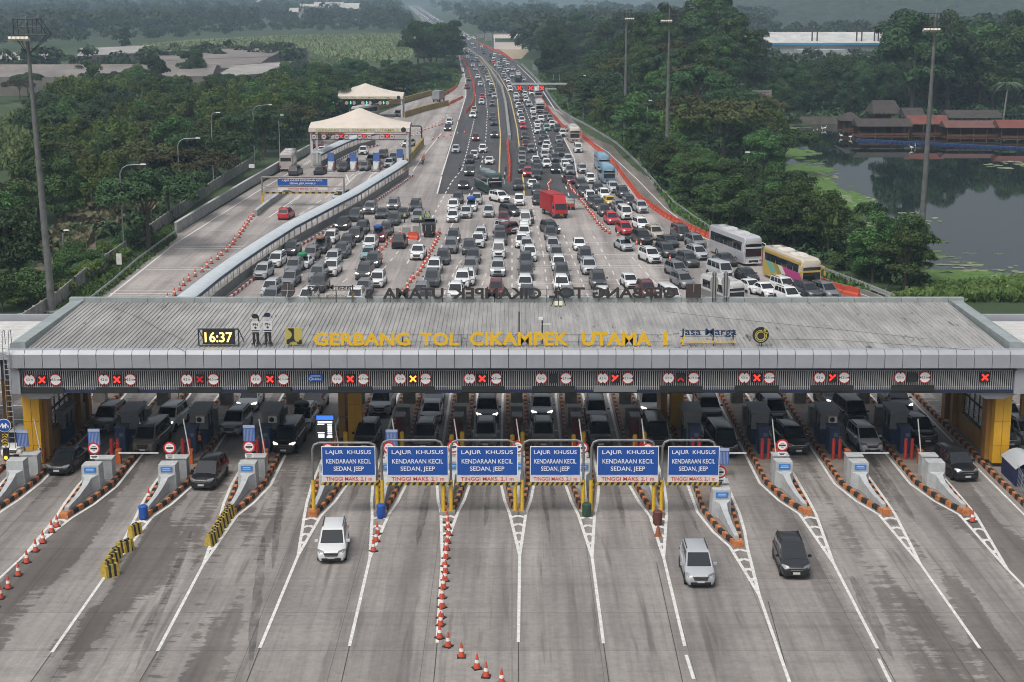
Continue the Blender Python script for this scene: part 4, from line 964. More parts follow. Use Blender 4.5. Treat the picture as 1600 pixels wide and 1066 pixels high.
for k, p in enumerate([(478, 608), (470, 588), (485, 560), (497, 536), (533, 505), (548, 500), (582, 430)]): block(*Z5(*p), random.uniform(-.9, -.3), 'beyond the second island', k)
for k, p in enumerate([(912, 470), (925, 448), (938, 428), (951, 406), (964, 386), (978, 366), (988, 350)]): block(*Z5(*p), -.35, 'beyond the third island', k)

# cones on the rear plaza
for u in along(px([(628, 468), (640, 446), (655, 425), (672, 400), (683, 380), (690, 362)]), 2.6): 
    q = u[0]; k = NCONE.get('x', 0)
    r_ = obj('traffic_cone', cone_far, None, (q.x + random.uniform(-.2, .2), q.y, 0)); r_.scale = (1.15,) * 3
    kk = NCONE.get('c1', 0); NCONE['c1'] = kk + 1; tag(r_, f'orange cone in the dense row left of the middle queues, {ordn(kk)} from the roof', 'traffic cone', 'traffic cones')
def cone_row(lst, step, where, sc=1.1, jit=.15):
    for k, (q, a) in enumerate(along(px(lst), step)):
        r_ = obj('traffic_cone', cone_far, None, (q.x + random.uniform(-jit, jit), q.y, 0)); r_.scale = (sc,) * 3
        tag(r_, f'orange traffic cone {where}, {ordn(k)} along the row', 'traffic cone', 'traffic cones')
cone_row([(588, 400), (594, 394), (612, 376), (624, 366)], 2.4, 'at the left side of the closed police bay')
cone_row([(595, 405), (592, 392)], 1.4, 'in the short stub beside the police bay')
cone_row([(887, 288), (900, 306), (920, 330), (935, 350), (950, 365), (975, 370)], 2.0, 'right of the red truck')
cone_row([(995, 383), (1010, 390)], 2.0, 'behind the silver car with a roof box')
cone_row([(1046, 408), (1058, 412)], 1.8, 'beside the white sports utility car on the right')
cone_row([(859, 300), (856, 290), (860, 285), (870, 284)], 2.0, 'before the red truck')
cone_row([(260, 470), (272, 462), (295, 440), (318, 423), (340, 405), (362, 385), (382, 358), (398, 336), (400, 332)], 3.1, 'on the road left of the covered walkway', 1.2)
cone_row([(640, 215), (665, 203), (690, 195), (722, 189)], 3.5, 'in the row across the tent plaza')
cone_row([(676, 218), (700, 213), (735, 207)], 3.5, 'in the row above the parked minibus')
cone_row([(659, 256), (664, 243)], 2.5, 'beside the yellow wall of the tent plaza')
# water filled orange barriers
b = MB(); b.loft([[(-.28, y, 0), (.28, y, 0), (.24, y, .3), (.12, y, .5), (.12, y, .95), (-.12, y, .95), (-.12, y, .5), (-.24, y, .3)] for y in (-.86, .86)])
b.box((0, 0, 1.0), (.16, 1.2, .08)); wb_me = b.mesh('water_barrier', ORANGEP)
def barrier_row(lst, where, step=1.85, sc=1.0):
    for k, (q, a) in enumerate(along(px(lst), step)):
        r_ = obj('water_barrier', wb_me, None, (q.x, q.y, 0)); r_.rotation_euler.z = a - math.pi / 2 + random.uniform(-.1, .1); r_.scale = (sc, sc * step / 1.85, sc)
        tag(r_, f'orange plastic barrier {where}, {ordn(k)} along the row', 'barrier', 'orange plastic barriers')
barrier_row([(1115, 376), (1070, 356), (1040, 340), (1000, 312), (985, 292), (972, 275), (962, 260), (940, 240), (928, 230), (910, 215)], 'along the right service road', 2.1, .85)
barrier_row([(1330, 462), (1300, 455), (1240, 425), (1115, 378)], 'behind the buses at the right edge', 2.6)
barrier_row([(908, 213), (880, 200), (862, 180), (845, 155), (836, 142)], 'along the right carriageway', 3.0, .85)
barrier_row([(796, 283), (797, 262), (795, 240), (793, 221)], 'on the median behind the green bus', 2.2, .9)
barrier_row([(728, 176), (736, 168), (741, 155), (741, 135), (733, 112), (722, 90)], 'curving along the left carriageway', 3.2, .85)
barrier_row([(694, 148), (704, 144), (714, 136)], 'at the grass bank left of the highway', 4, .9)
barrier_row([(672, 170), (700, 165), (724, 153)], 'beside the grey truck', 4, .8)
barrier_row([(800, 95), (786, 85), (765, 76), (745, 66)], 'along the far tent plaza', 6, 1.0)
b_ = at(655, 372)
barrier_row([(646, 374), (662, 375)], 'in front of the police bay', 1.7)
# ================================================================= WALLS, WALKWAY, TENTS, MASTS
# covered walkway between the exit road and the queues
def walkway(roofpx, H, wdt, label, posts_step=3.0):
    c = [at(x, y, H) for x, y in roofpx]
    o = c[0]; root = thing('covered_walkway', label, 'walkway', (o.x, o.y, 0))
    def off(i, s):
        a = c[max(0, i - 1)]; e = c[min(len(c) - 1, i + 1)]; d = (e - a).normalized(); return Vector((d.y, -d.x, 0)) * s
    def P(i, s, z): q = c[i] + off(i, s) - o; return (q.x, q.y, z)
    b = MB(); prof = [(-wdt / 2, H - .12), (-wdt * .33, H + .14), (0, H + .24), (wdt * .33, H + .14), (wdt / 2, H - .12)]
    b.loft([[P(i, s, z) for s, z in prof] + [P(i, s, z - .05) for s, z in prof[::-1]] for i in range(len(c))]); b.build('roof', mat('walkway_roof', (.52, .57, .60), .4, var=.14, scale=1.2), root, smooth=40)
    b = MB(); b.loft([[P(i, s, z) for s, z in ((wdt / 2 - .02, H - .5), (wdt / 2 + .02, H - .5), (wdt / 2 + .02, H - .14), (wdt / 2 - .02, H - .14))] for i in range(len(c))]); b.build('side_board', mat('side_board_blue', (.05, .09, .16), .5, var=.2, scale=2), root)
    b = MB(); b.loft([[P(i, s, z) for s, z in ((wdt / 2 - .1, .25), (wdt / 2 + .0, .25), (wdt / 2 + .0, 1.3), (wdt / 2 - .1, 1.3))] for i in range(len(c))]); b.build('railing_panel', mat('railing_grey', (.16, .165, .165), .6, var=.3, scale=2), root)
    fs = []
    for q, a in along([v - o for v in c], posts_step):
        s = Vector((math.sin(a), -math.cos(a), 0)) * (wdt / 2 - .12)
        for sg in (-1, 1): fs.append(lambda b, q=q, s=s, sg=sg: b.tube((q.x + s.x * sg, q.y + s.y * sg, 0), (q.x + s.x * sg, q.y + s.y * sg, H - .1), .05, n=6))
    repeat_part('post', GALV, root, fs)
    b = MB(); b.loft([[P(i, s, z) for s, z in ((-wdt / 2 - .3, 0), (wdt / 2 + .35, 0), (wdt / 2 + .35, .22), (-wdt / 2 - .3, .22))] for i in range(len(c))]); b.build('plinth', CONCD, root)
    kb = MB(); k = 0
    for q, a in along([v - o for v in c], 1.0):
        s = Vector((math.sin(a), -math.cos(a), 0)) * (wdt / 2 + .75); kb.m = k % 2; k += 1; kb.box((q.x + s.x, q.y + s.y, .18), (.96, .22, .36), rz=a)
    kb.build('kerb', [REDPAINT, WHITEP], root)
walkway([(270, 478), (300, 455), (329, 432), (367, 405), (405, 380), (450, 352), (501, 326), (552, 300), (590, 277), (615, 262), (630, 252)], 2.8, 2.0, 'long curved walkway with white arched roof beside the left queues')
walkway([(494, 240), (515, 230), (535, 221), (556, 213), (580, 208)], 2.8, 2.0, 'short covered walkway with white roof under the near tent')

def wall_run(name, lst, H, T, m, label, cat_, cap=None, panel=None):
    c = px(lst); o = c[0]; root = thing(name, label, cat_, (o.x, o.y, 0))
    b = MB()
    for a, e in zip(c, c[1:]):
        d = e - a; mid = (a + e) / 2 - o; b.box((mid.x, mid.y, H / 2), (d.length, T, H), rz=math.atan2(d.y, d.x))
    b.build('wall', m, root)
    if cap:
        b = MB()
        for a, e in zip(c, c[1:]):
            d = e - a; mid = (a + e) / 2 - o; b.box((mid.x, mid.y, H + .05), (d.length, T + .12, .1), rz=math.atan2(d.y, d.x))
        b.build('coping', cap, root)
    if panel:
        repeat_part('post', m, root, [lambda b, q=q, a=a: b.box((q.x, q.y, H * .52), (.22, T + .16, H * 1.06), rz=a) for q, a in along([v - o for v in c], panel)])
    return root
wall_run('road_barrier', [(275, 365), (330, 330), (385, 296), (440, 263), (484, 238)], 1.5, .35, mat('barrier_concrete', (.30, .30, .285), .85, var=.3, scale=1.0), 'grey concrete road barrier above the exit road on the left', 'barrier', cap=CONC)
wall_run('boundary_wall', [(30, 520), (90, 480), (136, 440), (200, 395), (262, 350), (330, 300), (396, 258)], 1.7, .15, CONCD, 'weathered concrete panel wall between the trees and the exit road', 'wall', panel=2.6)
YW = mat('yellow_wall', (.30, .21, .06), .7, var=.35, scale=.6)
wall_run('median_wall', [(630, 268), (645, 248), (661, 227)], 1.6, .4, YW, 'ochre painted wall right of the near tent', 'wall', cap=YW)
wall_run('median_wall', [(632, 184), (660, 175), (700, 165)], 1.5, .4, YW, 'ochre painted wall between the tent lanes and the plaza', 'wall', cap=YW)
wall_run('median_wall', [(585, 172), (630, 161), (674, 149)], 1.6, .4, YW, 'ochre painted wall behind the far tent beside the truck', 'wall', cap=YW)
wall_run('median_barrier', [(796, 219), (790, 165), (784, 139), (775, 125), (766, 111), (749.5, 91), (731, 78), (712, 66)], 1.1, .7, mat('median_concrete', (.24, .24, .235), .85, var=.3, scale=.8), 'long grey concrete median curving up the highway', 'barrier')
wall_run('road_barrier', [(400, 338), (420, 322), (452, 299)], .9, .4, MATS['barrier_concrete'], 'low concrete barrier standing under the blue lane gantry', 'barrier', cap=CONC)
def guard(lst, label, sg=1, two=True):
    c = px(lst); o = c[0]; root = thing('guard_rail', label, 'guard rail', (o.x, o.y, 0)); b = MB()
    for a, e in zip(c, c[1:]):
        d = e - a; mid = (a + e) / 2 - o
        for z in ((.62, .32) if two else (.6,)): b.box((mid.x, mid.y, z), (d.length + .02, .07, .24), rz=math.atan2(d.y, d.x))
    b.build('rail', mat('rail_steel', (.42, .44, .44), .5, .3, var=.15, scale=2), root)
    repeat_part('post', GALV, root, [lambda b, q=q, a=a: b.box((q.x, q.y, .36), (.12, .16, .74), rz=a) for q, a in along([v - o for v in c], 2.0)])
guard([(140, 475), (175, 447), (215, 412), (250, 385), (277, 366)], 'steel guard rail at the lower left edge of the exit road', two=False)
guard([(1398, 470), (1340, 447), (1289, 428), (1200, 396), (1114, 364), (1083, 343), (1053, 321), (1030, 297), (1010, 272), (985, 247), (962, 226), (935, 209), (911, 195), (893, 186), (876, 175), (862, 157), (853, 142), (838, 124), (815, 101)], 'long pale guard rail curving along the right edge of the road')

# high lighting masts
def mast(bx, by, tx, ty, label, side=1, lean=0.0):
    p = at(bx, by); top = on(tx, ty, p.y); H = top.z; dx = lean
    root = thing('light_mast', label, 'light mast', p); P = lambda f, z=None: Vector((dx * f, 0, H * f))
    b = MB(); b.tube((0, 0, 0), P(.34), .42, .34, n=12); b.tube(P(.34), P(.67), .34, .26, n=12); b.tube(P(.67), P(.96), .24, .16, n=12); b.build('pole', POLE, root)
    b = MB(); b.box((0, 0, .25), (1.5, 1.5, .5)); b.build('footing', CONCD, root)
    t = P(1.0); q = P(.90); b = MB(); s = side
    r_ = .05; zt, zm, zl = H * .972, H * .922, H * .858; ox = dx * .93
    top = [Vector((ox + q * s, y, zt)) for q, y in ((-1.1, -.8), (1.3, -.8), (1.3, .8), (-1.1, .8))]
    mid = [Vector((ox + q * s, y, zm)) for q, y in ((-1.1, -.8), (2.3, -.8), (2.3, .8), (-1.1, .8))]
    for rg_ in (top, mid):
        for i in range(4): b.tube(rg_[i], rg_[(i + 1) % 4], r_, n=5)
    for i in range(4): b.tube(top[i], mid[i], r_, n=5); b.tube(mid[i], Vector((ox, 0, zl)), r_, n=5)
    for y in (-.8, .8):
        b.tube((ox + .4 * s, y, zt), (ox + .4 * s, y, zm), .035, n=5); b.tube((ox + 1.3 * s, y, zt), (ox + 1.3 * s, y, zm), .035, n=5); b.tube((ox - 1.1 * s, y, (zt + zm) / 2), (ox + 1.7 * s, y, (zt + zm) / 2), .035, n=5)
    b.build('lamp_cage', STEELD, root)
    repeat_part('floodlight', mat('lamp_head', (.62, .60, .52), .35), root, [lambda b, k=k: b.box((dx * .93 - (.42 * k - .42) * s - .2 * s, -.7, H * .91), (.34, .7, .26), rx=-.35) for k in range(5)])
    b = MB(); b.tube(P(.96), P(1.0), .05, .02, n=6); b.build('lightning_rod', GALV, root)
    return root
mast(82, 492, 40, 16, 'tall dark lighting mast at the left end of the toll roof', 1, -.9)
mast(1437, 408, 1464, 10, 'tall grey lighting mast standing at the edge of the lake', 1, .35)
mast(976, 225, 982, 10, 'tall lighting mast among the trees, left one of the middle pair', -1)
mast(1041, 282, 1049, 8, 'tall lighting mast among the trees, right one of the middle pair', 1)

def street_lamp(bx, by, tx, ty, hx, label, cat_='street lamp'):
    p = at(bx, by); top = on(tx, ty, p.y); H = top.z; root = thing('street_lamp', label, cat_, p); arm = on(hx, ty, p.y).x - p.x
    b = MB(); b.tube((0, 0, 0), (0, 0, H * .9), .10, .07, n=8)
    if abs(arm) > .4: b.path([(0, 0, H * .9), (arm * .12, 0, H * .96), (arm * .35, 0, H * .99), (arm, 0, H)], .05, 6)
    b.build('pole', GALV, root)
    b = MB(); b.box((arm + (.3 if arm > 0 else 0), 0, H + .02), (.75, .3, .14), taper=.8); b.build('lamp_head', WHITEP, root)
for i, a in enumerate([(194, 398, 194, 257, 220, 'curved street lamp on the exit road, nearest of the left row'), (282, 325, 282, 216, 306, 'curved street lamp among the left trees, second of its row'), (334, 290, 334, 176, 338, 'straight street lamp above the boundary wall'), (398, 255, 398, 164, 420, 'curved street lamp in front of the left forest left of the tents'),
          (1165, 335, 1168, 238, 1168, 'thin grey lamp pole beside the lake trees'), (1010, 250, 1012, 157, 1014, 'thin lamp pole between the two middle masts'), (911, 193, 912, 118, 912, 'thin lamp pole at the right edge of the highway'), (874, 135, 874, 100, 866, 'far lamp pole right of the highway signal gantry'), (865, 128, 865, 96, 865, 'far lamp pole beside the road sign'), (438, 268, 438, 180, 438, 'thin lamp pole behind the blue lane gantry'), (829, 70, 829, 30, 829, 'tall far pole right of the far toll tent'), (100, 402, 100, 360, 100, 'short pale pole beside the dirt path'),
          (776, 150, 776, 85, 780, 'lamp pole on the highway median'), (746, 83, 746, 52, 743, 'far lamp pole on the highway median')]):
    street_lamp(*a)

# tents
TENT = mat('tent_fabric', (.56, .50, .43), .75, var=.1, scale=.5)
def tent(bl, br, xl, xr, ye, yp, xp, depth, label, txt):
    A = at(*bl); Bp = at(*br); Y = (A.y + Bp.y) / 2
    L = on(xl, ye, Y); Rr = on(xr, ye, Y); PK = on(xp, yp, Y + depth / 2); W = Rr.x - L.x; X = (L.x + Rr.x) / 2; ez = L.z
    root = thing('toll_tent', label, 'tent', (X, Y, 0))
    b = MB(); nx_, ny_ = 25, 7; pz = PK.z - ez; pxx = PK.x - X
    vs = []
    for j in range(ny_):
        v = j / (ny_ - 1)
        for i in range(nx_):
            u = -1 + 2 * i / (nx_ - 1); x = u * W / 2
            du = (x - pxx) / (W / 2); f = max(0, 1 - abs(du) / (1 + abs(pxx) / (W / 2))) ** 1.55
            g_ = max(0, 1 - abs(2 * v - 1)) ** 1.2
            vs.append((x, v * depth, ez + .9 * (g_ ** .6) + (pz - .9) * f * g_ ))
    b.add(vs, [(j * nx_ + i, j * nx_ + i + 1, (j + 1) * nx_ + i + 1, (j + 1) * nx_ + i) for j in range(ny_ - 1) for i in range(nx_ - 1)])
    b.build('canopy', TENT, root, smooth=60)
    b = MB(); b.box((0, -.06, ez - .3), (W, .08, .75)); vl = b.build('valance', mat('tent_valance', (.60, .58, .52), .7), root)
    obj('lettering', text_mesh(txt, W * .82, .55, .03, mat=mat('olive_letter', (.36, .33, .05), .6)), vl, (-W * .02, -.12, ez - .56))
    b = MB(); b.disc((W * .44, ez - .25), .5, -.11, t=.03); b.build('emblem', BLACKP, vl)
    b = MB(); b.tube((-W / 2, 0, ez + .02), (W / 2, 0, ez + .02), .06); b.tube((-W / 2, -.1, ez - .7), (W / 2, -.1, ez - .7), .06); b.build('edge_trim', mat('tent_edge', (.30, .06, .05), .6), root)
    for s in (-1, 1):
        for yy in (.3, depth - .3):
            b = MB(); b.box((s * (W / 2 - .5), yy, ez / 2), (.45, .45, ez)); b.build('post', mat('tent_post', (.50, .51, .52), .5), root)
    b = MB(); b.box((0, .1, ez - 2.2), (W - 1, .18, .16)); b.box((0, .1, ez - 1.2), (W - 1, .18, .12)); b.build('sign_beam', STEELD, root)
    return X, Y, W, ez
X, Y, W, ez = tent((490, 268), (640, 255), 482, 640, 201, 168, 562, 9, 'near pale fabric tent roof over three red crossed lanes', 'GERBANG TOL CIKAMPEK UTAMA 3')
def tiny_round(px_, py_, Y_, label):
    p = on(px_, py_, Y_); r_ = thing('limit_sign', label, 'sign', p); b = MB(); b.disc((0, 0), .55, 0); b.build('rim', mat('dull_red', (.3, .05, .05), .6), r_); b = MB(); b.disc((0, 0), .44, -.03, t=.02); b.build('face', mat('dull_white', (.5, .5, .5), .6), r_)
    b = MB(); b.box((0, -.06, 0), (.5, .02, .18)); b.build('number', TRIM, r_)
for k, q in enumerate((533, 569, 605)): lane_signal(q, 213, Y - .2, 1, f'lit red cross signal under the near tent, {ordn(k)} from the left', .42, group='red cross signals under the near tent')
for k, q in enumerate((490.5, 506, 526.5, 541.5, 562, 577, 597, 612.5)): tiny_round(q, 214, Y - .2, f'small round limit sign under the near tent, {ordn(k)} from the left')
X, Y, W, ez = tent((512, 184), (630, 183), 508, 630, 151, 130, 571, 9, 'far pale fabric tent roof over four green arrows', 'GERBANG TOL CIKAMPEK UTAMA 3')
for k, q in enumerate((520.5, 548, 573, 599.5)): lane_signal(q, 161, Y - .2, 'green', f'lit green arrow signal under the far tent, {ordn(k)} from the left', .55, group='green arrow signals under the far tent')
for k, q in enumerate((515, 526.5, 541.5, 553, 567, 578, 594, 605.5)): tiny_round(q, 161, Y - .2, f'small round limit sign under the far tent, {ordn(k)} from the left')
# small islands, booths under the near tent
for k, (x, y) in enumerate([(516, 268), (551, 268), (587, 268), (624, 262)]):
    p = at(x, y); r_ = thing('tent_booth', f'blue and white lane booth under the near tent, {ordn(k)} from the left', 'booth', (p.x, p.y + 4, 0), group='lane booths under the near tent')
    b = MB(); b.box((0, 0, 1.1), (1.1, 2, 2.2)); b.build('cabinet', BOOTHB, r_)
    b = MB(); b.box((0, -2.2, 2.6), (1.2, .1, 1.6)); b.build('board', mat('tariff_blue', (0.06, 0.13, 0.36), .5), r_)
    b = MB(); b.loft([[(-.5, -4.5, 0), (.5, -4.5, 0), (.3, -4.5, .5), (-.3, -4.5, .5)], [(-.7, -2.5, 0), (.7, -2.5, 0), (.6, -2.5, 1.7), (-.6, -2.5, 1.7)], [(-.7, -1.2, 0), (.7, -1.2, 0), (.6, -1.2, 1.7), (-.6, -1.2, 1.7)]]); b.build('crash_block', CONC, r_)
    b = MB(); b.prism(ell(0, 1.3, .5, .3), 'y', -2.6, -2.5); b.build('blue_plate', PLATEB, r_)
    b = MB(); b.box((0, 2, .1), (1.6, 14, .2)); b.build('island', M_ISL, r_)
    b = MB(); b.tube((.6, -3, .2), (.6, -3, 1.6), .14); b.build('guard_post', REDPAINT, r_)
# frame right of the near tent
p = at(659, 228); q = on(659, 197, p.y); r_ = thing('gantry_frame', 'dark pipe frame beside the near tent', 'frame', p); w_ = on(640, 197, p.y).x - p.x
b = MB(); b.path([(0, 0, 0), (0, 0, q.z - .3), (-.3, 0, q.z), (w_, 0, q.z)], .16, 8); b.build('pole', STEELD, r_); b = MB(); b.path([(0, 0, q.z * .55), (w_, 0, q.z * .55)], .1); b.build('crossbar', GALV, r_)
# blue lane gantry on the exit road
A = at(409, 330); Cc = at(540, 314); Y = (A.y + Cc.y) / 2; Lg = on(409, 277, Y); Rg = on(537, 277, Y); W = Rg.x - Lg.x
r_ = thing('lane_gantry', 'pipe gantry with a wide blue lane sign across the exit road', 'gantry', ((Lg.x + Rg.x) / 2, Y, 0)); zt = Lg.z
b = MB(); b.path([(-W / 2, 0, 0), (-W / 2, 0, zt), (W / 2, 0, zt), (W / 2, 0, 0)], .14, 8); b.path([(-W / 2, 0, zt - 1.1 * 1.4), (W / 2, 0, zt - 1.1 * 1.4)], .1); b.build('frame', mat('rusty_pipe', (.25, .22, .19), .6, var=.3, scale=3), r_)
x0, z1 = zx(434, 279.5, Y); x1, z0 = zx(512, 290, Y); xc = (x0 + x1) / 2 - (Lg.x + Rg.x) / 2
b = MB(); b.box((xc, -.2, (z0 + z1) / 2), (x1 - x0, .06, z1 - z0)); s_ = b.build('panel', BLUES, r_)
obj('lettering', text_mesh('LAJUR KHUSUS KENDARAAN KECIL', (x1 - x0) * .8, .36, .02, mat=WHITES), s_, (xc, -.25, z0 + (z1 - z0) * .58)); obj('lettering', text_mesh('SEDAN, JEEP, MINIBUS', (x1 - x0) * .52, .36, .02, mat=WHITES), s_, (xc, -.25, z0 + (z1 - z0) * .12))
b = MB(); b.box((xc, -.2, z0 - .5), (x1 - x0, .05, .45)); pl = b.build('height_plate', mat('pinkish_white', (.66, .60, .58), .5), r_); obj('lettering', text_mesh('TINGGI MAKS. 2,1 m', (x1 - x0) * .6, .28, .02, mat=REDS), pl, (xc, -.25, z0 - .64))
b = MB()
for k in range(24): b.m = k % 2; b.box((-W / 2 + .3 + k * (W - .5) / 24, -.1, z0 - 1.15), ((W - .5) / 24, .16, .26))
b.build('striped_bar', [YELLOWD, BLACKP], r_)
b = MB(); b.box((-W / 2, 0, .9), (.3, .3, 1.8)); b.build('post_sleeve', YELLOWP, r_)
# overhead signal gantry far up the right carriageway
P0 = at(905, 172); Y = P0.y; x0, zt = zx(800, 131, Y); x1, zb = zx(898, 139, Y)
r_ = thing('signal_gantry', 'grey overhead gantry across the right carriageway carrying red crosses', 'gantry', (x1, Y, 0))
b = MB(); b.box(((x0 - x1) / 2, 0, zt), (x1 - x0, .4, .5)); b.box(((x0 - x1) * .3, 0, zb), ((x1 - x0) * .6, .3, .3)); b.build('beam', mat('gantry_grey', (.42, .43, .43), .5), r_)
b = MB(); b.box((-.3, 0, zt / 2), (.5, .5, zt)); b.build('post', POLE, r_)
for k, q in enumerate((811.5, 829, 847)): lane_signal(q, 138, Y - .5, 1, f'red cross panel hanging from the far highway gantry, {ordn(k)} from the left', .75, group='red crosses on the far gantry')
# far road signs
def road_sign(bx, by, x0p, x1p, y0p, y1p, m_, name, label, two=True, text=None):
    p = at(bx, by); Y = p.y; xa, z1 = zx(x0p, y0p, Y); xb, z0 = zx(x1p, y1p, Y); r_ = thing(name, label, 'sign', p); cx = (xa + xb) / 2 - p.x
    b = MB(); b.box((cx, -.2, (z0 + z1) / 2), (xb - xa, .12, z1 - z0)); pn = b.build('panel', m_, r_)
    repeat_part('post', POLE, r_, [lambda b, s=s: b.tube((cx + s * (xb - xa), 0, 0), (cx + s * (xb - xa), 0, z1), max(.08, (xb - xa) * .025), n=6) for s in ((-.3, .3) if two else (0,))])
    if text:
        for k, tx in enumerate(text): obj('lettering', text_mesh(tx, (xb - xa) * .8, (z1 - z0) * .18, .03, mat=mat('faded_red', (.35, .12, .12), .6)), pn, (cx, -.28, z0 + (z1 - z0) * (.68 - k * .3)))
GB = mat('sign_back', (.20, .22, .23), .6, var=.2, scale=.5)
road_sign(840, 126, 832, 847, 99, 110, GB, 'road_sign', 'grey back of a road sign on the grass right of the highway')
road_sign(747, 72, 745, 756, 53, 60, GB, 'road_sign', 'small grey sign back left of the far toll tent'); road_sign(763, 72, 757.5, 769, 52, 64, GB, 'road_sign', 'larger grey sign back touching the far toll tent')
road_sign(697, 66, 691, 702, 48, 56, mat('green_blue_sign', (.04, .16, .24), .5), 'road_sign', 'blue green gantry sign far up on the left of the highway')
road_sign(711, 64, 708, 716, 52, 56, BLUES, 'road_sign', 'small blue sign far up above the left carriageway')
road_sign(1189, 176, 1175, 1205, 141, 157, mat('faded_board', (.46, .47, .46), .6, var=.12, scale=.6), 'notice_board', 'faded white notice board on a post left of the lake', False, ('TANAH MILIK', 'NEGARA'))
road_sign(392, 268, 389, 398, 256.5, 262.5, WHITES, 'notice_board', 'small white notice board at the boundary wall', False)
road_sign(186, 420, 182, 191, 396, 413, WHITEP, 'notice_board', 'leaning white board at the boundary wall near the guard rail', True)
# round direction sign left of the gate, chevron board and signal head
p = at(5, 745); Y = p.y; x_, z_ = zx(7, 664.5, Y); r_ = thing('direction_sign', 'round blue arrow sign at the left picture edge', 'sign', (x_, Y, 0))
b = MB(); b.disc((0, z_), .48, -.05, n=28); b.build('rim', WHITES, r_); b = MB(); b.disc((0, z_), .44, -.08, n=28, t=.012); b.build('face', BLUES, r_)
for s in (-1, 1):
    b = MB(); b.prism([(s * .05, z_ - .2), (s * .14, z_ - .2), (s * .14, z_), (s * .26, z_), (s * .12, z_ + .2), (s * .0, z_)], 'y', -.11, -.093); b.prism([(s * .3, z_ + .02), (s * .34, z_ - .16), (s * .2, z_ - .1)], 'y', -.11, -.093); b.build('arrow', WHITES, r_)
b = MB(); b.tube((0, 0, 0), (0, 0, z_ + .3), .04); b.build('pole', GALV, r_)
x_, z_ = zx(8.5, 687, Y); r_ = thing('chevron_board', 'yellow board with black chevrons under the round blue arrow sign', 'board', (x_, Y - .1, z_)); b = MB(); b.box((0, 0, 0), (.36, .04, .85)); pn = b.build('panel', YELLOWP, r_)
b = MB()
for k in range(4): q = -.36 + k * .2; b.prism([(-.17, q), (0, q + .12), (.17, q), (.17, q + .09), (0, q + .21), (-.17, q + .09)], 'y', -.035, -.022)
b.build('chevrons', BLACKP, pn)
x_, z_ = zx(10, 712, Y - 1); r_ = thing('traffic_light', 'small signal head with a lit amber lamp at the left edge', 'signal', (x_, Y - 1, 0)); b = MB(); b.box((0, 0, z_ + .1), (.36, .25, .9)); b.build('housing', TRIM, r_); b = MB(); b.disc((0, z_ - .12), .13, -.13, n=14); b.build('lamp', LEDAMB, r_); b = MB(); b.tube((.1, .1, 0), (.1, .1, z_), .05); b.build('pole', GALV, r_)
# silver covered shelter and mesh fence at the right edge
p = at(1583, 757); r_ = thing('covered_shelter', 'silver ribbed shelter roof behind a wire fence at the right edge', 'shelter', p)
b = MB()
for k in range(2):
    prof_ = [(-1.1 + 2.2 * j / 10, 1.25 + .55 * math.sin(math.pi * j / 10)) for j in range(11)]
    for q in range(16):
        y0 = -.6 + q * .22; b.add([(x + 1.0 + k * 2.3, y0, z) for x, z in prof_] + [(x + 1.0 + k * 2.3, y0 + .11, z + .05) for x, z in prof_] + [(x + 1.0 + k * 2.3, y0 + .22, z) for x, z in prof_], [(r * 11 + j, r * 11 + j + 1, (r + 1) * 11 + j + 1, (r + 1) * 11 + j) for r in (0, 1) for j in range(10)])
b.build('roof', mat('silver_sheet', (.55, .58, .60), .3, .5), r_)
b = MB(); b.box((2.1, 1.1, .65), (4.3, 3.2, 1.2)); b.build('tarpaulin', NAVY, r_)
for a, c_, lab in (((1569, 722), (1610, 800), 'grey wire mesh fence before the silver shelter'),):
    A = at(*a); C = at(*c_); d = C - A; f_ = thing('wire_fence', lab, 'fence', A); n_ = 6
    repeat_part('post', GALV, f_, [lambda b, q=d * (k / n_): b.tube((q.x, q.y, 0), (q.x, q.y, 1.5), .03) for k in range(n_ + 1)]); b = MB()
    for z in (.15, .5, .85, 1.2, 1.48): b.tube((0, 0, z), (d.x, d.y, z), .014)
    for k in range(30): q = d * (k / 30); b.tube((q.x, q.y, .15), (q.x, q.y, 1.48), .008, n=4)
    b.build('mesh', GALV, f_)
# far toll tent
p = at(770, 77); p2 = at(826, 77); Y = p.y; x0, z1 = zx(771, 54, Y); x1, z0 = zx(824, 60, Y); r_ = thing('far_toll_tent', 'white roofed toll plaza far up beside the highway', 'tent', ((x0 + x1) / 2, Y, 0)); W = x1 - x0
b = MB(); b.box((0, 4, (z0 + z1) / 2), (W, 9, z1 - z0)); b.build('canopy', mat('bright_white', (.75, .74, .70), .6), r_)
b = MB(); b.box((0, 4, z1 + .25), (W, 9, .4)); b.build('roof_edge', mat('dull_red', (.3, .05, .05), .6), r_)
repeat_part('post', WHITEP, r_, [lambda b, k=k: b.box((-W / 2 + .6 + k * (W - 1.2), 0, z0 / 2), (.7, .7, z0)) for k in range(2)])
for k in range(4):
    b = MB(); b.box((-W * .38 + k * W * .2, .5, 2.0), (4.2, 3, 4.0)); b.build('booth', mat('pinkish_white', (.66, .60, .58), .5), r_)
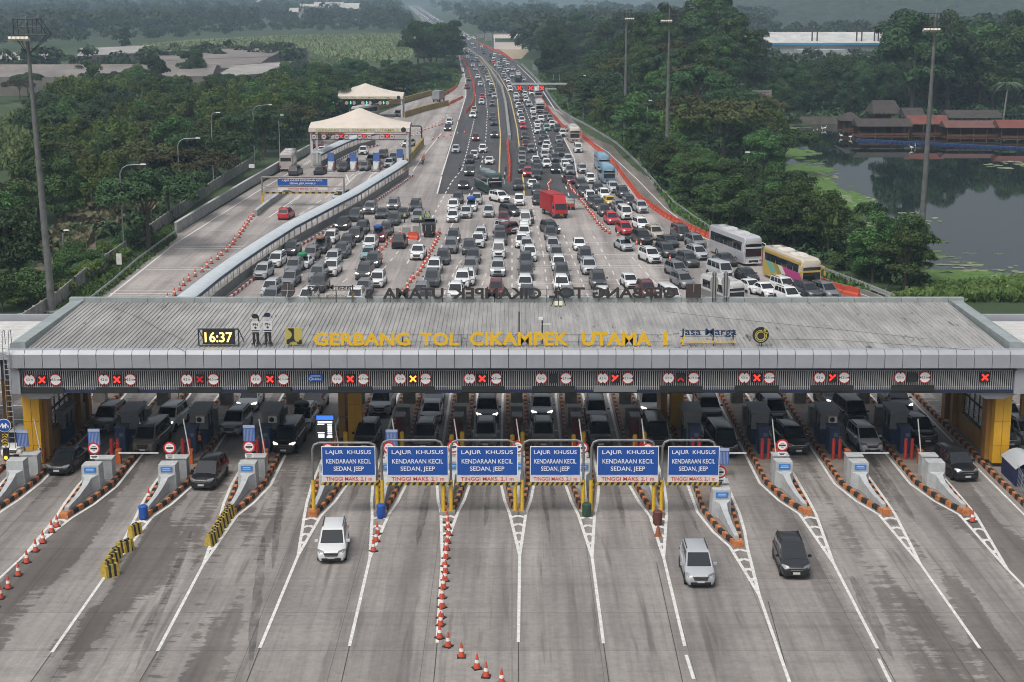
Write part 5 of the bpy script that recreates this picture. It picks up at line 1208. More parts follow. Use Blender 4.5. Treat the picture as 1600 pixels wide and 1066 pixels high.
# ================================================================= VEHICLES
COLORS = {'w': ('white', (.66, .67, .67)), 's': ('silver', (.40, .42, .44)), 'g': ('grey', (.16, .17, .18)), 'd': ('dark grey', (.045, .05, .056)), 'k': ('black', (.012, .013, .015)), 'r': ('red', (.45, .02, .035)), 'm': ('dark red', (.14, .022, .03)),
          'b': ('light blue', (.16, .30, .42)), 't': ('teal', (.22, .36, .38)), 'y': ('yellow', (.62, .42, .06)), 'e': ('beige', (.40, .37, .30)), 'n': ('grey brown', (.15, .135, .12)), 'G': ('dark green', (.015, .03, .028)), 'c': ('bronze', (.10, .09, .08))}
SPECS = {'v': dict(n='minivan', L=4.45, W=1.74, H=1.70, hood=1.0, zh=.98, ws=.85, belt=1.0, rr=.25, rb=.05),
         'u': dict(n='suv', L=4.65, W=1.82, H=1.80, hood=1.15, zh=1.08, ws=.75, belt=1.10, rr=.3, rb=.08),
         'h': dict(n='hatchback', L=3.9, W=1.68, H=1.50, hood=.95, zh=.92, ws=.85, belt=.95, rr=.55, rb=.12),
         'c': dict(n='sedan', L=4.55, W=1.76, H=1.46, hood=1.2, zh=.92, ws=.85, belt=.93, rr=1.35, rb=.75),
         'n': dict(n='van', L=4.9, W=1.76, H=2.02, hood=.55, zh=1.10, ws=.62, belt=1.12, rr=.12, rb=.04),
         'p': dict(n='pickup_truck', L=5.1, W=1.82, H=1.78, hood=1.2, zh=1.08, ws=.75, belt=1.08, rr=2.0, rb=1.75)}
KIND = {'v': 'minivan', 'u': 'SUV', 'h': 'hatchback', 'c': 'sedan', 'n': 'van', 'p': 'pickup truck'}
def car_geo(sp):
    """dict of part builders, front towards -y"""
    L, W, H, hood, zh, ws, belt = (sp[k] for k in ('L', 'W', 'H', 'hood', 'zh', 'ws', 'belt')); hw = W / 2; f = -L / 2; r = L / 2
    parts = {}
    body = MB()
    def ringp(y, zb, zt, w_, ztop=None):
        h = hw * w_; return [(-h * .86, y, zb), (-h * .985, y, zb + .14), (-h, y, zb + .5 * (zt - zb)), (-h * .97, y, zt - .09), (-h * .84, y, zt - .005), (-h * .4, y, zt + .025), (h * .4, y, zt + .025), (h * .84, y, zt - .005), (h * .97, y, zt - .09), (h, y, zb + .5 * (zt - zb)), (h * .985, y, zb + .14), (h * .86, y, zb)]
    zn = zh - .2
    st = [(f, .34, zn - .14, .74), (f + .05, .24, zn - .05, .86), (f + .18, .2, zn + .02, .93), (f + .42, .2, zh - .09, .98), (f + hood * .7, .2, zh - .03, 1.0), (f + hood, .2, zh, 1.0), (f + hood + .5, .2, belt, 1.0), (r - sp['rb'] - .5, .2, belt, 1.0), (r - .22, .22, belt - (.02 if sp['rb'] < .5 else .0), .97), (r - .04, .3, belt - .06, .9), (r, .4, belt - .16, .82)]
    body.loft([ringp(*s) for s in st])
    # greenhouse
    yb0, yb1 = f + hood - .06, r - sp['rb'] - .05; yt0, yt1 = f + hood + ws, r - sp['rr'] - .12; zb = min(zh, belt) - .02; zt = H - .07
    bw, tw = hw * .9, hw * .75
    base = [(-bw, yb0, zb), (bw, yb0, zb), (bw, yb1, zb), (-bw, yb1, zb)]; mid = [(-tw, yt0, zt), (tw, yt0, zt), (tw, yt1, zt), (-tw, yt1, zt)]
    top = [(-tw * .86, yt0 + .16, H), (tw * .86, yt0 + .16, H), (tw * .86, yt1 - .14, H - .02), (-tw * .86, yt1 - .14, H - .02)]
    body.loft([base, mid, top])
    if sp is SPECS['p']:
        body.m = 1; body.box((0, r - .88, belt + .035), (W * .82, 1.5, .02)); body.m = 0
    if sp['n'] in ('minivan', 'suv'):
        body.m = 1
        for s in (-1, 1): body.box((s * tw * .93, (yt0 + yt1) / 2 + .1, H + .015), (.045, (yt1 - yt0) * .8, .05))
        body.m = 0
    # arches, sills, bumpers, grille in black trim
    fy, ry = f + .86, r - .82
    body.m = 1
    for s in (-1, 1):
        for y in (fy, ry):
            body.prism([(y + .40 * math.cos(R(a)), max(.2, .33 + .40 * math.sin(R(a)))) for a in range(-20, 201, 20)], 'x', s * (hw - .05), s * (hw + .006))
        body.box((s * hw * .985, 0, .27), (.05, L - 2.6, .14))
    body.box((0, f + .03, .34), (W * .66, .1, .15)); [body.box((s * hw * .74, f + .10, .40), (.22, .1, .1)) for s in (-1, 1)]
    body.m = 0
    parts['body'] = (body, [PAINT, TRIM])
    def bil(q, u, v, off):
        a, b_, c_, d = map(Vector, q); p = a.lerp(b_, u).lerp(d.lerp(c_, u), v); n_ = (b_ - a).cross(d - a).normalized(); return p + n_ * off
    def pane(m_, q, u0, u1, v0, v1, off=.012, u2=None, u3=None):
        vs = [bil(q, u0, v0, off), bil(q, u1, v0, off), bil(q, u1 if u3 is None else u3, v1, off), bil(q, u0 if u2 is None else u2, v1, off)]
        vs += [bil(q, u0, v0, -.02), bil(q, u1, v0, -.02), bil(q, u1 if u3 is None else u3, v1, -.02), bil(q, u0 if u2 is None else u2, v1, -.02)]
        m_.add(vs, [(0, 1, 2, 3), (0, 4, 5, 1), (1, 5, 6, 2), (2, 6, 7, 3), (3, 7, 4, 0)])
    A, B, Cc, D_ = base; a, b_, c_, d = mid
    m_ = MB(); pane(m_, (A, B, b_, a), .05, .95, .08, .93); parts['windshield'] = (m_, GLASS)
    m_ = MB(); pane(m_, (Cc, D_, d, c_), .07, .93, .22, .92); parts['rear_window'] = (m_, GLASS)
    for s, q in (('L', (D_, A, a, d)), ('R', (B, Cc, c_, b_))):
        m_ = MB()
        spans = ((.07, .34), (.37, .62), (.65, .93)) if sp['n'] not in ('sedan', 'hatchback', 'pickup_truck') else ((.08, .46), (.5, .9))
        for u0, u1 in spans:
            if s == 'L': u0, u1 = 1 - u1, 1 - u0
            pane(m_, q, u0, u1, .2, .9)
        parts['side_window_' + s] = (m_, GLASS)
    for s in (-1, 1):
        m_ = MB(); zc = zn - .02; m_.add([(s * hw * .42, f + .035, zc - .06), (s * hw * .80, f + .10, zc - .07), (s * hw * .96, f + .40, zc + .04), (s * hw * .90, f + .40, zc + .12), (s * hw * .5, f + .12, zc + .07), (s * hw * .45, f + .2, zc - .04), (s * hw * .78, f + .26, zc - .05), (s * hw * .86, f + .46, zc + .02)], [(0, 1, 4), (1, 2, 3, 4), (0, 5, 6, 1), (1, 6, 7, 2), (0, 4, 5)])
        for k, v in enumerate(m_.v): m_.v[k] = (v[0] + s * .012, v[1] - .02, v[2] + .012)
        parts[f'headlight_{s}'] = (m_, LAMP)
        m_ = MB(); m_.box((s * hw * .82, r - .07, belt - .16), (.22, .12, .24)); parts[f'taillight_{s}'] = (m_, TAIL)
        m_ = MB(); m_.box((s * (hw + .09), f + hood + .38, belt + .05), (.2, .12, .15)); parts[f'mirror_{s}'] = (m_, PAINT)
    m_ = MB(); m_.add([(-hw * .42, f - .03, .53), (hw * .42, f - .03, .53), (hw * .52, f + .0, zn - .05), (-hw * .52, f + .0, zn - .05), (-hw * .42, f + .1, .53), (hw * .42, f + .1, .53), (hw * .52, f + .12, zn - .05), (-hw * .52, f + .12, zn - .05)], [(0, 1, 2, 3), (0, 4, 5, 1), (1, 5, 6, 2), (2, 6, 7, 3), (3, 7, 4, 0)]); 
    n1 = len(m_.f); m_.m = 1; m_.box((0, f + .0, zn - .045), (hw * 1.1, .05, .03)); m_.box((0, f - .03, (.53 + zn) / 2 - .03), (hw * .8, .02, .025)); parts['grille'] = (m_, [TRIM, CHROME])
    m_ = MB(); m_.box((0, f - .04, .45), (.42, .02, .13)); parts['licence_plate'] = (m_, PLATE)
    wheels = [(s * (hw - .105), y, .33) for s in (-1, 1) for y in (fy, ry)]
    return parts, wheels
WM = MB(); WM.m = 0
def wheel_mesh(rad=.33, w_=.23, detail=True):
    b = MB(); n = 16; pr = [(rad * .62, -w_ / 2), (rad * .93, -w_ / 2), (rad, -w_ / 2 + .04), (rad, w_ / 2 - .04), (rad * .93, w_ / 2), (rad * .62, w_ / 2)]
    for k in range(len(pr)): pass
    vs = [(x, q * math.cos(2 * math.pi * i / n), q * math.sin(2 * math.pi * i / n)) for q, x in pr for i in range(n)]
    b.add(vs, [(k * n + i, k * n + (i + 1) % n, (k + 1) * n + (i + 1) % n, (k + 1) * n + i) for k in range(5) for i in range(n)])
    t_ = b.mesh('tyre', TYRE, 40)
    b = MB()
    for s in (-1, 1): b.tube((s * (w_ / 2 - .03), 0, 0), (s * (w_ / 2 - .05), 0, 0), rad * .64, n=n)
    rm = b.mesh('rim', RIM)
    b = MB(); b.add(vs, [(k * n + i, k * n + (i + 1) % n, (k + 1) * n + (i + 1) % n, (k + 1) * n + i) for k in range(5) for i in range(n)]); b.m = 1
    for s in (-1, 1): b.tube((s * (w_ / 2 - .03), 0, 0), (s * (w_ / 2 - .05), 0, 0), rad * .64, n=n)
    return t_, rm, b.mesh('wheel', [TYRE, RIM], 40)
TY, RM, WH = wheel_mesh()
CARM = {}
for k, sp in SPECS.items():
    parts, wheels = car_geo(sp)
    ms = {}
    for nme, (b, m_) in parts.items(): ms[nme] = b.mesh(nme.split('_L')[0].split('_R')[0].split('_-1')[0].split('_1')[0], m_, 38)
    far = MB(); slots = [PAINT, TRIM, GLASS, TYRE, LAMP, TAIL]
    def put(b, m0):
        n0 = len(far.v); far.v += b.v
        for fc, mi in zip(b.f, b.mi): far.f.append([n0 + i for i in fc]); far.mi.append(m0 if mi == 0 else 1)
    for nme, (b, m_) in parts.items(): put(b, {'body': 0, 'mirror_1': 0, 'mirror_-1': 0}.get(nme, 2 if 'wind' in nme else 4 if 'head' in nme else 5 if 'tail' in nme else 1))
    far.m = 3
    for x, y, z in wheels: far.tube((x - .11, y, z), (x + .11, y, z), .33, n=10)
    CARM[k] = (ms, wheels, far.mesh(sp['n'], slots, 38), far)
litmesh = {}
PLAIN = {'side_window': 'side_window'}
def place_car(kind, p, rz, colour, label, level, group=None, lit=False, rear=False):
    sp = SPECS[kind]; ms, wheels, farm, _ = CARM[kind]; col = COLORS[colour][1]
    jit = random.uniform(.88, 1.1); col = tuple(min(.8, c * jit) for c in col)
    L = sp['L']; loc = p + Vector((math.sin(rz) * 0, 0, 0)); d = Vector((-math.sin(rz), math.cos(rz), 0)) * (L / 2) * (1 if not rear else 1)
    c = p + d; a = rz + (math.pi if rear else 0)
    cat_ = 'car' if kind in 'vuhc' else KIND[kind]
    if level == 0:
        o = obj(sp['n'], farm, None, c, col); o.rotation_euler.z = a; tag(o, label, cat_, group)
        if lit: o.material_slots[4].link = 'OBJECT'; o.material_slots[4].material = LIT
        return o
    root = thing(sp['n'], label, cat_, c, a, group)
    for nme, me in ms.items():
        pn = me.name.split('.')[0]
        if level == 1 and (nme == 'licence_plate'): continue
        if level == 1 and not rear and (nme.startswith('tail') or nme == 'rear_window'): continue
        o = obj(pn, me, root, None, col)
        if lit and nme.startswith('headlight'): o.material_slots[0].link = 'OBJECT'; o.material_slots[0].material = LIT
    for x, y, z in wheels:
        if level == 2:
            t_ = obj('wheel', TY, root, (x, y, z)); obj('rim', RM, t_)
        else: obj('wheel', WH, root, (x, y, z))
    return root
def heading(p):
    x, D_ = p.x, p.y
    if D_ < 140: return 0.0
    h = x / 32 * 6
    if D_ > 330: h *= .3
    if x > 14 and D_ < 250: h += min(1, (x - 14) / 14) * min(1, max(0, (262 - D_) / 55)) * 9
    return R(h)     # front swings outwards
VEH = []   # (pixel, kind, colour, flags)
def reg(ox, oy, s, text):
    for ln in text.split(';'):
        ln = ln.strip()
        if not ln: continue
        x, y, k, *fl = ln.split(','); VEH.append((ox + float(x) / s, oy + float(y) / s, k[1], k[0], fl))
S4 = 3.9475; S8 = 7.895; S27 = 2.7625
# near the gate and under it
reg(400, 680, S27, '325,560,wv,P,a8')
reg(800, 680, S27, '815,665,sv,P')
reg(1200, 680, S27, '122,628,kv,P,a-4')
reg(0, 680, S27, '245,180,kc,a-14;868,243,kv,a-14,P')
reg(1200, 680, S27, '862,206,ku,a22,P')
reg(0, 450, S4, '615,905,gu,a-16;995,905,wu,a-20,L;880,1035,nn,a-14;1415,922,sv,a-14;1520,770,wc,L;70,1060,wv')
reg(400, 450, S4, '170,1038,kn,a-10,L;265,900,wv,a-10;330,790,gv,a-12;760,800,su,a-6;665,1010,kv,a-8;1075,850,sh,a-4;1090,745,gv;1030,1010,dv,a-5;1425,850,ku,L;1415,1000,gv')
reg(800, 450, S4, '185,835,su,L;170,735,sv;195,1000,nv;525,850,gv;550,1000,dv;862,810,wu,L;905,1010,kn,a4;1235,840,du,a8;1330,1055,kn,a13')
reg(1200, 450, S4, '60,855,sn,a14;190,1040,ku,a16;430,765,du,a14,L;560,870,kn,a16;645,1030,sv,a14;835,790,du,a12,L;985,980,ku,a16;1530,880,wu,a20,L;1500,1000,dv,a18;20,700,mv,a12;1640,985,gv,a15')
# left rear plaza
reg(400, 230, S4, '18,822,sv;105,748,wv;200,675,dv,L;275,758,wc;320,710,gv;388,662,du;445,603,wv;522,517,kv,L;600,464,du;692,418,gu,L;838,392,gv,L;765,446,dc;840,488,dv;895,445,dc;975,400,dv;990,468,gv;640,542,dv;595,592,du,L;545,637,dv;512,692,du;457,737,sv;450,803,wu;212,790,gv;190,870,gv;362,840,gu;368,905,du;68,930,sv;70,985,gv;655,827,du,L;737,873,wv;708,752,dv,L;680,702,tc;692,640,wv;748,592,mu,L;792,552,dv;875,632,ku,R;990,702,wp;1212,598,dv,L;1196,662,gu;1146,732,dv;1092,790,wv;1078,872,du;1010,955,gv;1040,1000,dv;1312,672,du;1385,582,sv;1366,627,wu;1338,728,dv;1318,793,gu;1302,860,wv;1268,875,wu;1225,950,wv;1496,692,wn;1490,805,su,L;1480,935,mv;1505,612,dp;300,985,wv;600,985,wv;650,930,gv')
# middle rear plaza
reg(700, 240, S8, '185,446,kc,L;110,628,dv;55,728,wu;50,858,wv;215,808,sv;282,722,wv;348,637,sv;497,797,sv;722,612,wu,a30,L;682,888,mv;600,1022,mv,a-35;878,650,wv;862,782,dv,a32,L;990,872,dv;955,905,wn;820,1000,sv,a32;940,1030,wv;640,1080,dv;1045,437,wc;1112,645,kv;1098,515,dv;1328,1003,dv,a20,L;1272,1080,dv;1530,385,mc,a14;868,462,du')
reg(800, 230, S4, '75,572,wv;60,628,wv;92,655,sv;110,712,wu;87,752,dv;87,828,du;82,908,wu;95,975,dv;255,653,sv;277,708,gv;292,772,wv;312,833,du;310,910,wu;350,985,gv;420,643,wh;458,722,dv;482,793,su;540,882,du;575,985,wv;745,878,wh,a10;855,940,mv,a10;1000,985,wn,a12')
# right rear plaza
reg(800, 230, S4, '720,647,sc,a16;890,722,wu,a20;985,688,dv,a20;1060,808,gv,a22;1095,880,gv,a20;1125,748,dv,a20;1185,702,sv,a22;1170,628,gv,a20;1070,582,dn,a14;1000,624,dc,a18;835,607,ku,a18;912,578,eu,a18;820,518,wv,a14;718,548,rv,a14;628,483,rv,a8;712,452,wn,a8;812,412,su,a10;580,433,dv,a6;545,398,dv,a6;672,402,gv,a8;738,373,dv,a8;612,368,yh,a5;578,327,wv,a5;512,378,dv,a5;490,342,wv,a4;457,312,du,a4;540,292,dv,a4;635,287,su,a6;697,318,du,a8;490,227,wv,a3;440,165,sv,a3;430,262,dv,a3;360,175,gv;340,160,wv;1335,822,sn,a22;1365,742,dc,a24;1495,842,kh,a24;1530,912,wc,a26')
reg(1200, 230, S4, '30,935,wc,a20;155,912,wv,a24;180,975,wv,a22;300,945,dv,a24;415,945,gv,a24')
# left road and tent lanes
reg(400, 230, S4, '165,452,rv,R;488,340,sv,a-20;525,155,dv;660,150,gv;812,130,sv;570,125,dv;700,105,gv;840,92,sv;655,50,wv;772,72,dv;225,180,du,R;380,175,kc,R')
reg(400, 0, S4, '870,722,gv;915,910,wv,a-20;1180,812,dv,L;1190,772,wv;1310,502,gp;1300,552,mv;375,915,mv,R;400,950,wc,R;420,860,du,R;510,868,ku,R')
# highway, left carriageway
reg(690, 150, S8, '490,110,wv;382,278,wv,L;398,212,ev;625,133,gv;630,300,du;645,372,du;650,527,du,L;418,563,mv,L;170,712,sv;505,707,wv;395,787,wv;340,838,dv;585,853,wc;340,995,du,L')
reg(690, 40, S8, '235,335,wv;270,350,wv;265,300,wv;345,335,wv;365,370,gv;320,415,sn;375,445,gv;430,415,sv;440,450,gv;385,512,wv;480,512,sv;415,562,sv;515,545,dv;545,575,sv;545,602,dv;560,652,ev;575,692,wv;445,662,wv;475,752,wv;615,748,wv;620,812,du;600,872,gv;650,902,sv;500,910,rv;135,220,wv;230,200,wv;205,170,wv;290,232,gv;165,240,gv;180,152,rv;110,102,wv;160,180,wv;225,150,sv')
# highway, right carriageway
reg(690, 40, S8, '410,292,sv;495,307,gv;520,355,dv;490,272,wv;380,237,wv;605,387,dv;655,367,wv;645,417,wv;605,447,dv;635,452,sv;645,482,rv;672,512,wv;715,542,sv;735,432,dv;775,452,wv;815,492,wv;735,484,gv;765,510,gv;885,562,wv;825,582,wv;765,622,wv;765,652,gv;790,692,sv;822,708,wv;850,602,dv;870,642,wv;945,612,wv;962,642,wv;1010,692,wv;840,772,wv;850,822,wv;920,895,wv;985,835,gv;1030,882,wv;1112,862,wv;925,952,sv;990,945,mv;1045,952,wv;330,190,wv;270,160,sv;700,470,wv;790,560,sv;745,575,gv')
reg(690, 150, S8, '950,162,wu;1080,137,sv;975,195,gv;970,262,wv;990,345,wv;985,300,gv;1005,417,rv;1130,225,wv;1140,292,sv;1230,327,wv;1285,272,gv;1340,312,gv;1365,392,wv;1185,388,wv;1300,438,tv;1185,470,wv;1435,445,du;1500,505,wv;1025,548,du;1250,525,dv;1240,605,dv;1450,590,gv;1035,645,mv;1105,702,gv;1285,705,wv;1300,655,wv;1470,752,dv;1465,690,dv;1000,738,dv;995,798,gv;995,850,gv;1000,962,dv;1165,862,wv;1180,905,dv;1275,780,sv;1400,825,dv;1300,895,wv;1185,972,du;1410,962,kv,L;1525,905,wv;1570,835,sv;1065,1008,rv,L;1165,1040,dv')
reg(800, 0, S4, '410,945,wn')

ZN = {}
def zone(px_, py_):
    if py_ > 600: return 'gate'
    if py_ < 288:
        if px_ < 700 and py_ > 150 and px_ < 692: return 'on the tent plaza'
        med = 795 if py_ > 200 else np.interp(py_, [66, 91, 111, 139, 165, 200], [712, 749, 766, 784, 790, 795])
        return 'on the left carriageway' if px_ < med else 'on the right carriageway'
    wx = np.interp(py_, [255, 300, 352, 405, 470], [630, 552, 450, 367, 280])
    if px_ < wx + 4: return 'on the exit road'
    if px_ < np.interp(py_, [300, 360, 400, 468], [700, 690, 672, 628]): return 'beside the covered walkway'
    if px_ < 790: return 'in the middle left queues'
    if px_ < np.interp(py_, [288, 370, 468], [890, 940, 985]): return 'in the middle right queues'
    return 'in the right hand queues'
VEH.sort(key=lambda v: -v[1])
cnt = {}; gatecnt = 0; lanecount = {}
gate_cars = sorted([v for v in VEH if 600 < v[1] < 760], key=lambda v: v[0]); gidx = {id(v): i for i, v in enumerate(gate_cars)}
special = {}
for v in VEH:
    px_, py_, k, c_, fl = v; k, c_ = (k, c_)
    z = zone(px_, py_); p = at(px_, py_); cn = COLORS[c_][0]; kn = KIND[k]
    rear = 'R' in fl; lit = 'L' in fl
    ang = next((R(float(f[1:])) for f in fl if f[0] == 'a'), None)
    if ang is None: ang = heading(p) if 150 < p.y else 0.0
    elif py_ > 600: ang = ang * .35
    elif ang < 0 or z != 'in the right hand queues': ang = ang
    else: ang = ang * .8
    if z == 'gate':
        if id(v) in gidx: lab = f'{cn} {kn} at the toll lanes, {ordn(gidx[id(v)])} vehicle from the left under the gate'
        else: lab = {'w': 'white minivan on the open concrete under the first portal sign', 's': 'silver minivan on the open concrete under the last portal sign'}.get(c_) or ('black minivan on the open concrete right of the silver minivan' if px_ > 800 else 'black minivan just leaving the lane left of the third crash wedge')
        lev = 2; grp = 'cars passing the toll gate'
    else:
        key = (cn, kn, z); q = cnt.get(key, 0); cnt[key] = q + 1
        if py_ < 288: lab = f'{cn} {kn}, {ordn(q)} such one from the toll roof {z}'
        else: lab = f'{cn} {kn}{" seen from behind" if rear else ""}, {ordn(q)} such one from the toll roof {z}'
        lev = 1 if py_ > 285 else 0; grp = 'cars queueing on the motorway' if py_ < 288 else 'cars queueing behind the toll gate'
    # pixel is the front bumper on the ground; a rear facing car shows its tail there
    place_car(k, p, ang, c_, lab, lev, grp, lit, rear)
print('vehicles', len(VEH))
# the traffic far beyond, too small to tell apart
fm = MB(); rnd = random.Random(3)
farlist = along(px([(725, 62), (707, 52), (690, 43), (671, 29), (655, 17), (646, 10)]), 16)
for q, a in farlist:
    for off in (-11, -7, -3.5, 4, 8):
        if rnd.random() < .72:
            g_ = CARM['v'][3]; n0 = len(fm.v); s = Vector((math.sin(a), -math.cos(a), 0)) * off; yy = rnd.uniform(-5, 5)
            fm.v += [(x + q.x + s.x, y + q.y + s.y + yy, z) for x, y, z in g_.v]
            cm = rnd.choice((0, 0, 0, 6, 6, 7))
            for fc, mi in zip(g_.f, g_.mi): fm.f.append([n0 + i for i in fc]); fm.mi.append(cm if mi == 0 else mi)
fo = fm.build('distant_traffic', [WHITEP, TRIM, GLASS, TYRE, LAMP, TAIL, mat('far_grey_paint', (.12, .125, .13), .4), mat('far_silver_paint', (.42, .43, .45), .4)])
tag(fo, 'stream of tiny cars on the far highway', None, None, 'stuff')

# ---------------------------------------------------------------- loads on roofs
def load(px_, py_, zt, d, col, label, cat_='load', back=2.0):
    p = at(px_, py_); r_ = obj('roof_load', None, None) if False else None
    b = MB(); n = 10; hx, hy, hz = d
    b.loft([[(hx / 2 * q * math.cos(2 * math.pi * i / n), hy / 2 * q * math.sin(2 * math.pi * i / n), z) for i in range(n)] for q, z in ((.92, 0), (1.05, hz * .35), (.95, hz * .8), (.6, hz))])
    o = b.build('roof_load', mat('load_' + label.split()[0], col, .6, var=.2, scale=5), smooth=50); o.location = (p.x, p.y + back, zt); tag(o, label, cat_)
load(*Z6(0, 0)[:0] or (400 + 275 / S4, 230 + 758 / S4), 1.44, (1.2, 1.5, .45), (.02, .22, .09), 'green bundle strapped on the roof of a white sedan')
load(400 + 388 / S4, 230 + 662 / S4, 1.79, (1.3, 1.7, .4), (.22, .13, .08), 'brown bundle on the roof of a dark grey car by the walkway')
load(400 + 748 / S4, 230 + 592 / S4, 1.79, (1.3, 1.6, .45), (.02, .08, .30), 'blue bundle on the roof of a dark red car')
load(700 + 282 / S8, 240 + 722 / S8, 1.69, (1.3, 1.6, .5), (.015, .07, .38), 'bright blue bundle on the roof of a white minivan')
load(800 + 720 / S4, 230 + 647 / S4, 1.45, (.85, 1.8, .35), (.03, .035, .04), 'dark roof box on a silver sedan turning right', 'roof box')
load(400 + 265 / S4, 450 + 900 / S4, 1.69, (1.2, 1.5, .4), (.012, .013, .015), 'black roof bag on a white car under the gate', 'roof bag')

# ---------------------------------------------------------------- buses and trucks
def bus(px_, py_, ang, L, W, H, colname, col, label, name='coach', rear=False, low=None, front=None, roofcol=None, cat_='bus', lit=False, stripe_col=None, deck=True):
    p = at(px_, py_); hw = W / 2; f, r = -L / 2, L / 2
    c = p + Vector((-math.sin(ang), math.cos(ang), 0)) * (L / 2); root = thing(name, label, cat_, c, ang + (math.pi if rear else 0))
    bodym = mat(f'bus_{colname}', col, .35, coat=.6, var=.05, scale=1); b = MB()
    def rg(y, w_, zb, zt): h = hw * w_; return [(-h * .94, y, zb), (-h, y, zb + .25), (-h, y, zt * .62), (-h * .93, y, zt - .18), (-h * .78, y, zt), (h * .78, y, zt), (h * .93, y, zt - .18), (h, y, zt * .62), (h, y, zb + .25), (h * .94, y, zb)]
    b.loft([rg(f, .9, .5, H * .86), rg(f + .12, .96, .32, H * .95), rg(f + .5, 1, .28, H), rg(r - .4, 1, .3, H), rg(r, .94, .5, H * .93)]); b.build('body', bodym, root, smooth=40)
    if low:
        b = MB()
        for s in (-1, 1): b.box((s * (hw + .004), .1, .72), (.02, L * .93, .8))
        b.build('lower_panel', mat(f'bus_low_{colname}', low, .4), root)
    if stripe_col:
        for k, (cc, q) in enumerate(stripe_col):
            for s in (-1, 1): b = MB(); b.prism([(y * L, z * H) for y, z in q], 'x', s * (hw + .006 + k * .004), s * (hw - .05)); b.build('livery_panel', mat(f'bus_livery_{colname}_{k}', cc, .4), root)
    for s in (-1, 1):
        n_ = max(3, int(L / 1.7)); ww = (L - 1.7) / n_; zw = H * (.57 if stripe_col else .5)
        repeat_part('side_window', GLASS, root, [lambda b, y0=f + .95 + k * ww, s=s: b.prism([(y0, zw), (y0 + ww - .09, zw), (y0 + ww - .09, H * .80), (y0, H * .80)], 'x', s * (hw * .97), s * (hw + .014)) for k in range(n_)])
    b = MB(); sp_ = H * .93
    q = [(-hw * .84, f - .015, H * .33), (hw * .84, f - .015, H * .33), (hw * .84, f - .015, H * .60), (-hw * .84, f - .015, H * .60)]
    b.add(q + [(x, y + .2, z) for x, y, z in q], [(0, 1, 2, 3), (0, 4, 5, 1), (1, 5, 6, 2), (2, 6, 7, 3), (3, 7, 4, 0)]); b.build('windshield', GLASS, root)
    b = MB(); z0, z1 = (H * .66, H * .85)
    q = [(-hw * .86, f - .012, z0), (hw * .86, f - .012, z0), (hw * .82, f + .012, z1), (-hw * .82, f + .012, z1)]
    b.add(q + [(x, y + .2, z) for x, y, z in q], [(0, 1, 2, 3), (0, 4, 5, 1), (1, 5, 6, 2), (2, 6, 7, 3), (3, 7, 4, 0)]); uw = b.build('upper_windshield', GLASS, root)
    b = MB(); b.box((0, f - .03, H * .80), (W * .45, .03, .16)); b.build('destination_board', mat('pale_board', (.5, .5, .45), .5), uw)
    if front:
        b = MB(); b.box((0, f - .02, H * .63), (W * .88, .06, H * .05)); b.box((0, f - .01, H * .17), (W * .86, .06, H * .16)); b.build('front_trim', mat(f'bus_front_{colname}', front, .4), root)
    b = MB(); b.box((0, f - .015, .62), (W * .5, .06, .3)); b.build('grille', TRIM, root)
    b = MB(); b.box((0, f - .05, .45), (.5, .03, .14)); b.build('licence_plate', PLATE, root)
    for s in (-1, 1):
        b = MB(); b.box((s * hw * .72, f + .02, .72), (.36, .12, .22)); b.build('headlight', LIT if lit else LAMP, root)
        b = MB(); b.path([(s * hw * .9, f + .1, H * .80), (s * (hw + .22), f - .28, H * .76), (s * (hw + .22), f - .3, H * .68)], .05); b.box((s * (hw + .22), f - .3, H * .58), (.2, .12, .55)); b.build('mirror', mat(f'bus_front_{colname}', front, .4) if front else bodym, root)
        b = MB(); b.box((s * hw * .84, r - .01, .95), (.22, .08, .4)); b.build('taillight', TAIL, root)
    b = MB(); b.box((0, r - .04, H * .66), (W * .8, .1, H * .2)); b.build('rear_window', GLASS, root)
    b = MB()
    for y in (-L * .18, L * .14): b.box((0, y, H + .07), (W * .62, 1.7, .16), taper=.9)
    b.box((0, -L * .34, H + .03), (.8, .8, .08)); b.box((0, L * .36, H + .03), (.8, .8, .08)); b.build('roof_unit', mat('bus_roof_unit', (.38, .38, .38), .5) if not roofcol else mat(f'bus_roof_{colname}', roofcol, .5), root)
    t_, rm, wh = BW
    for s in (-1, 1):
        for y in (f + L * .22, r - L * .25): 
            q = obj('wheel', t_, root, (s * (hw - .13), y, .48)); obj('rim', rm, q)
    return root
BW = wheel_mesh(.48, .28)
bus(800 + 1487 / S4, 230 + 735 / S4, R(15), 12, 2.5, 3.7, 'white_coach', (.42, .43, .46), 'big white and grey coach in the right hand queue', lit=False, front=(.55, .55, .55), roofcol=(.5, .5, .5))
cb_ = bus(1200 + 265 / S4, 230 + 895 / S4, R(14), 11.5, 2.5, 3.8, 'multi_coach', (.50, .45, .36), 'colourful yellow and magenta coach behind the white coach', front=(.55, .36, .03), roofcol=(.62, .58, .55),
    stripe_col=[((.42, .045, .20), [(-.49, .1), (-.22, .1), (-.02, .57), (-.49, .57)]), ((.60, .56, .50), [(-.22, .1), (-.13, .1), (.1, .57), (-.02, .57)]), ((.28, .24, .05), [(-.13, .1), (.0, .1), (.22, .57), (.1, .57)]), ((.46, .32, .06), [(.0, .1), (.47, .1), (.47, .57), (.22, .57)]), ((.12, .36, .30), [(.12, .35), (.24, .2), (.40, .57), (.26, .57)]), ((.46, .30, .06), [(-.47, .82), (.47, .82), (.47, .90), (-.47, .90)])])
b = MB(); b.box((0, -5.78, 1.0), (2.15, .1, .62)); b.build('front_panel', mat('bus_livery_multi_coach_0', (.42, .045, .20), .4), cb_)
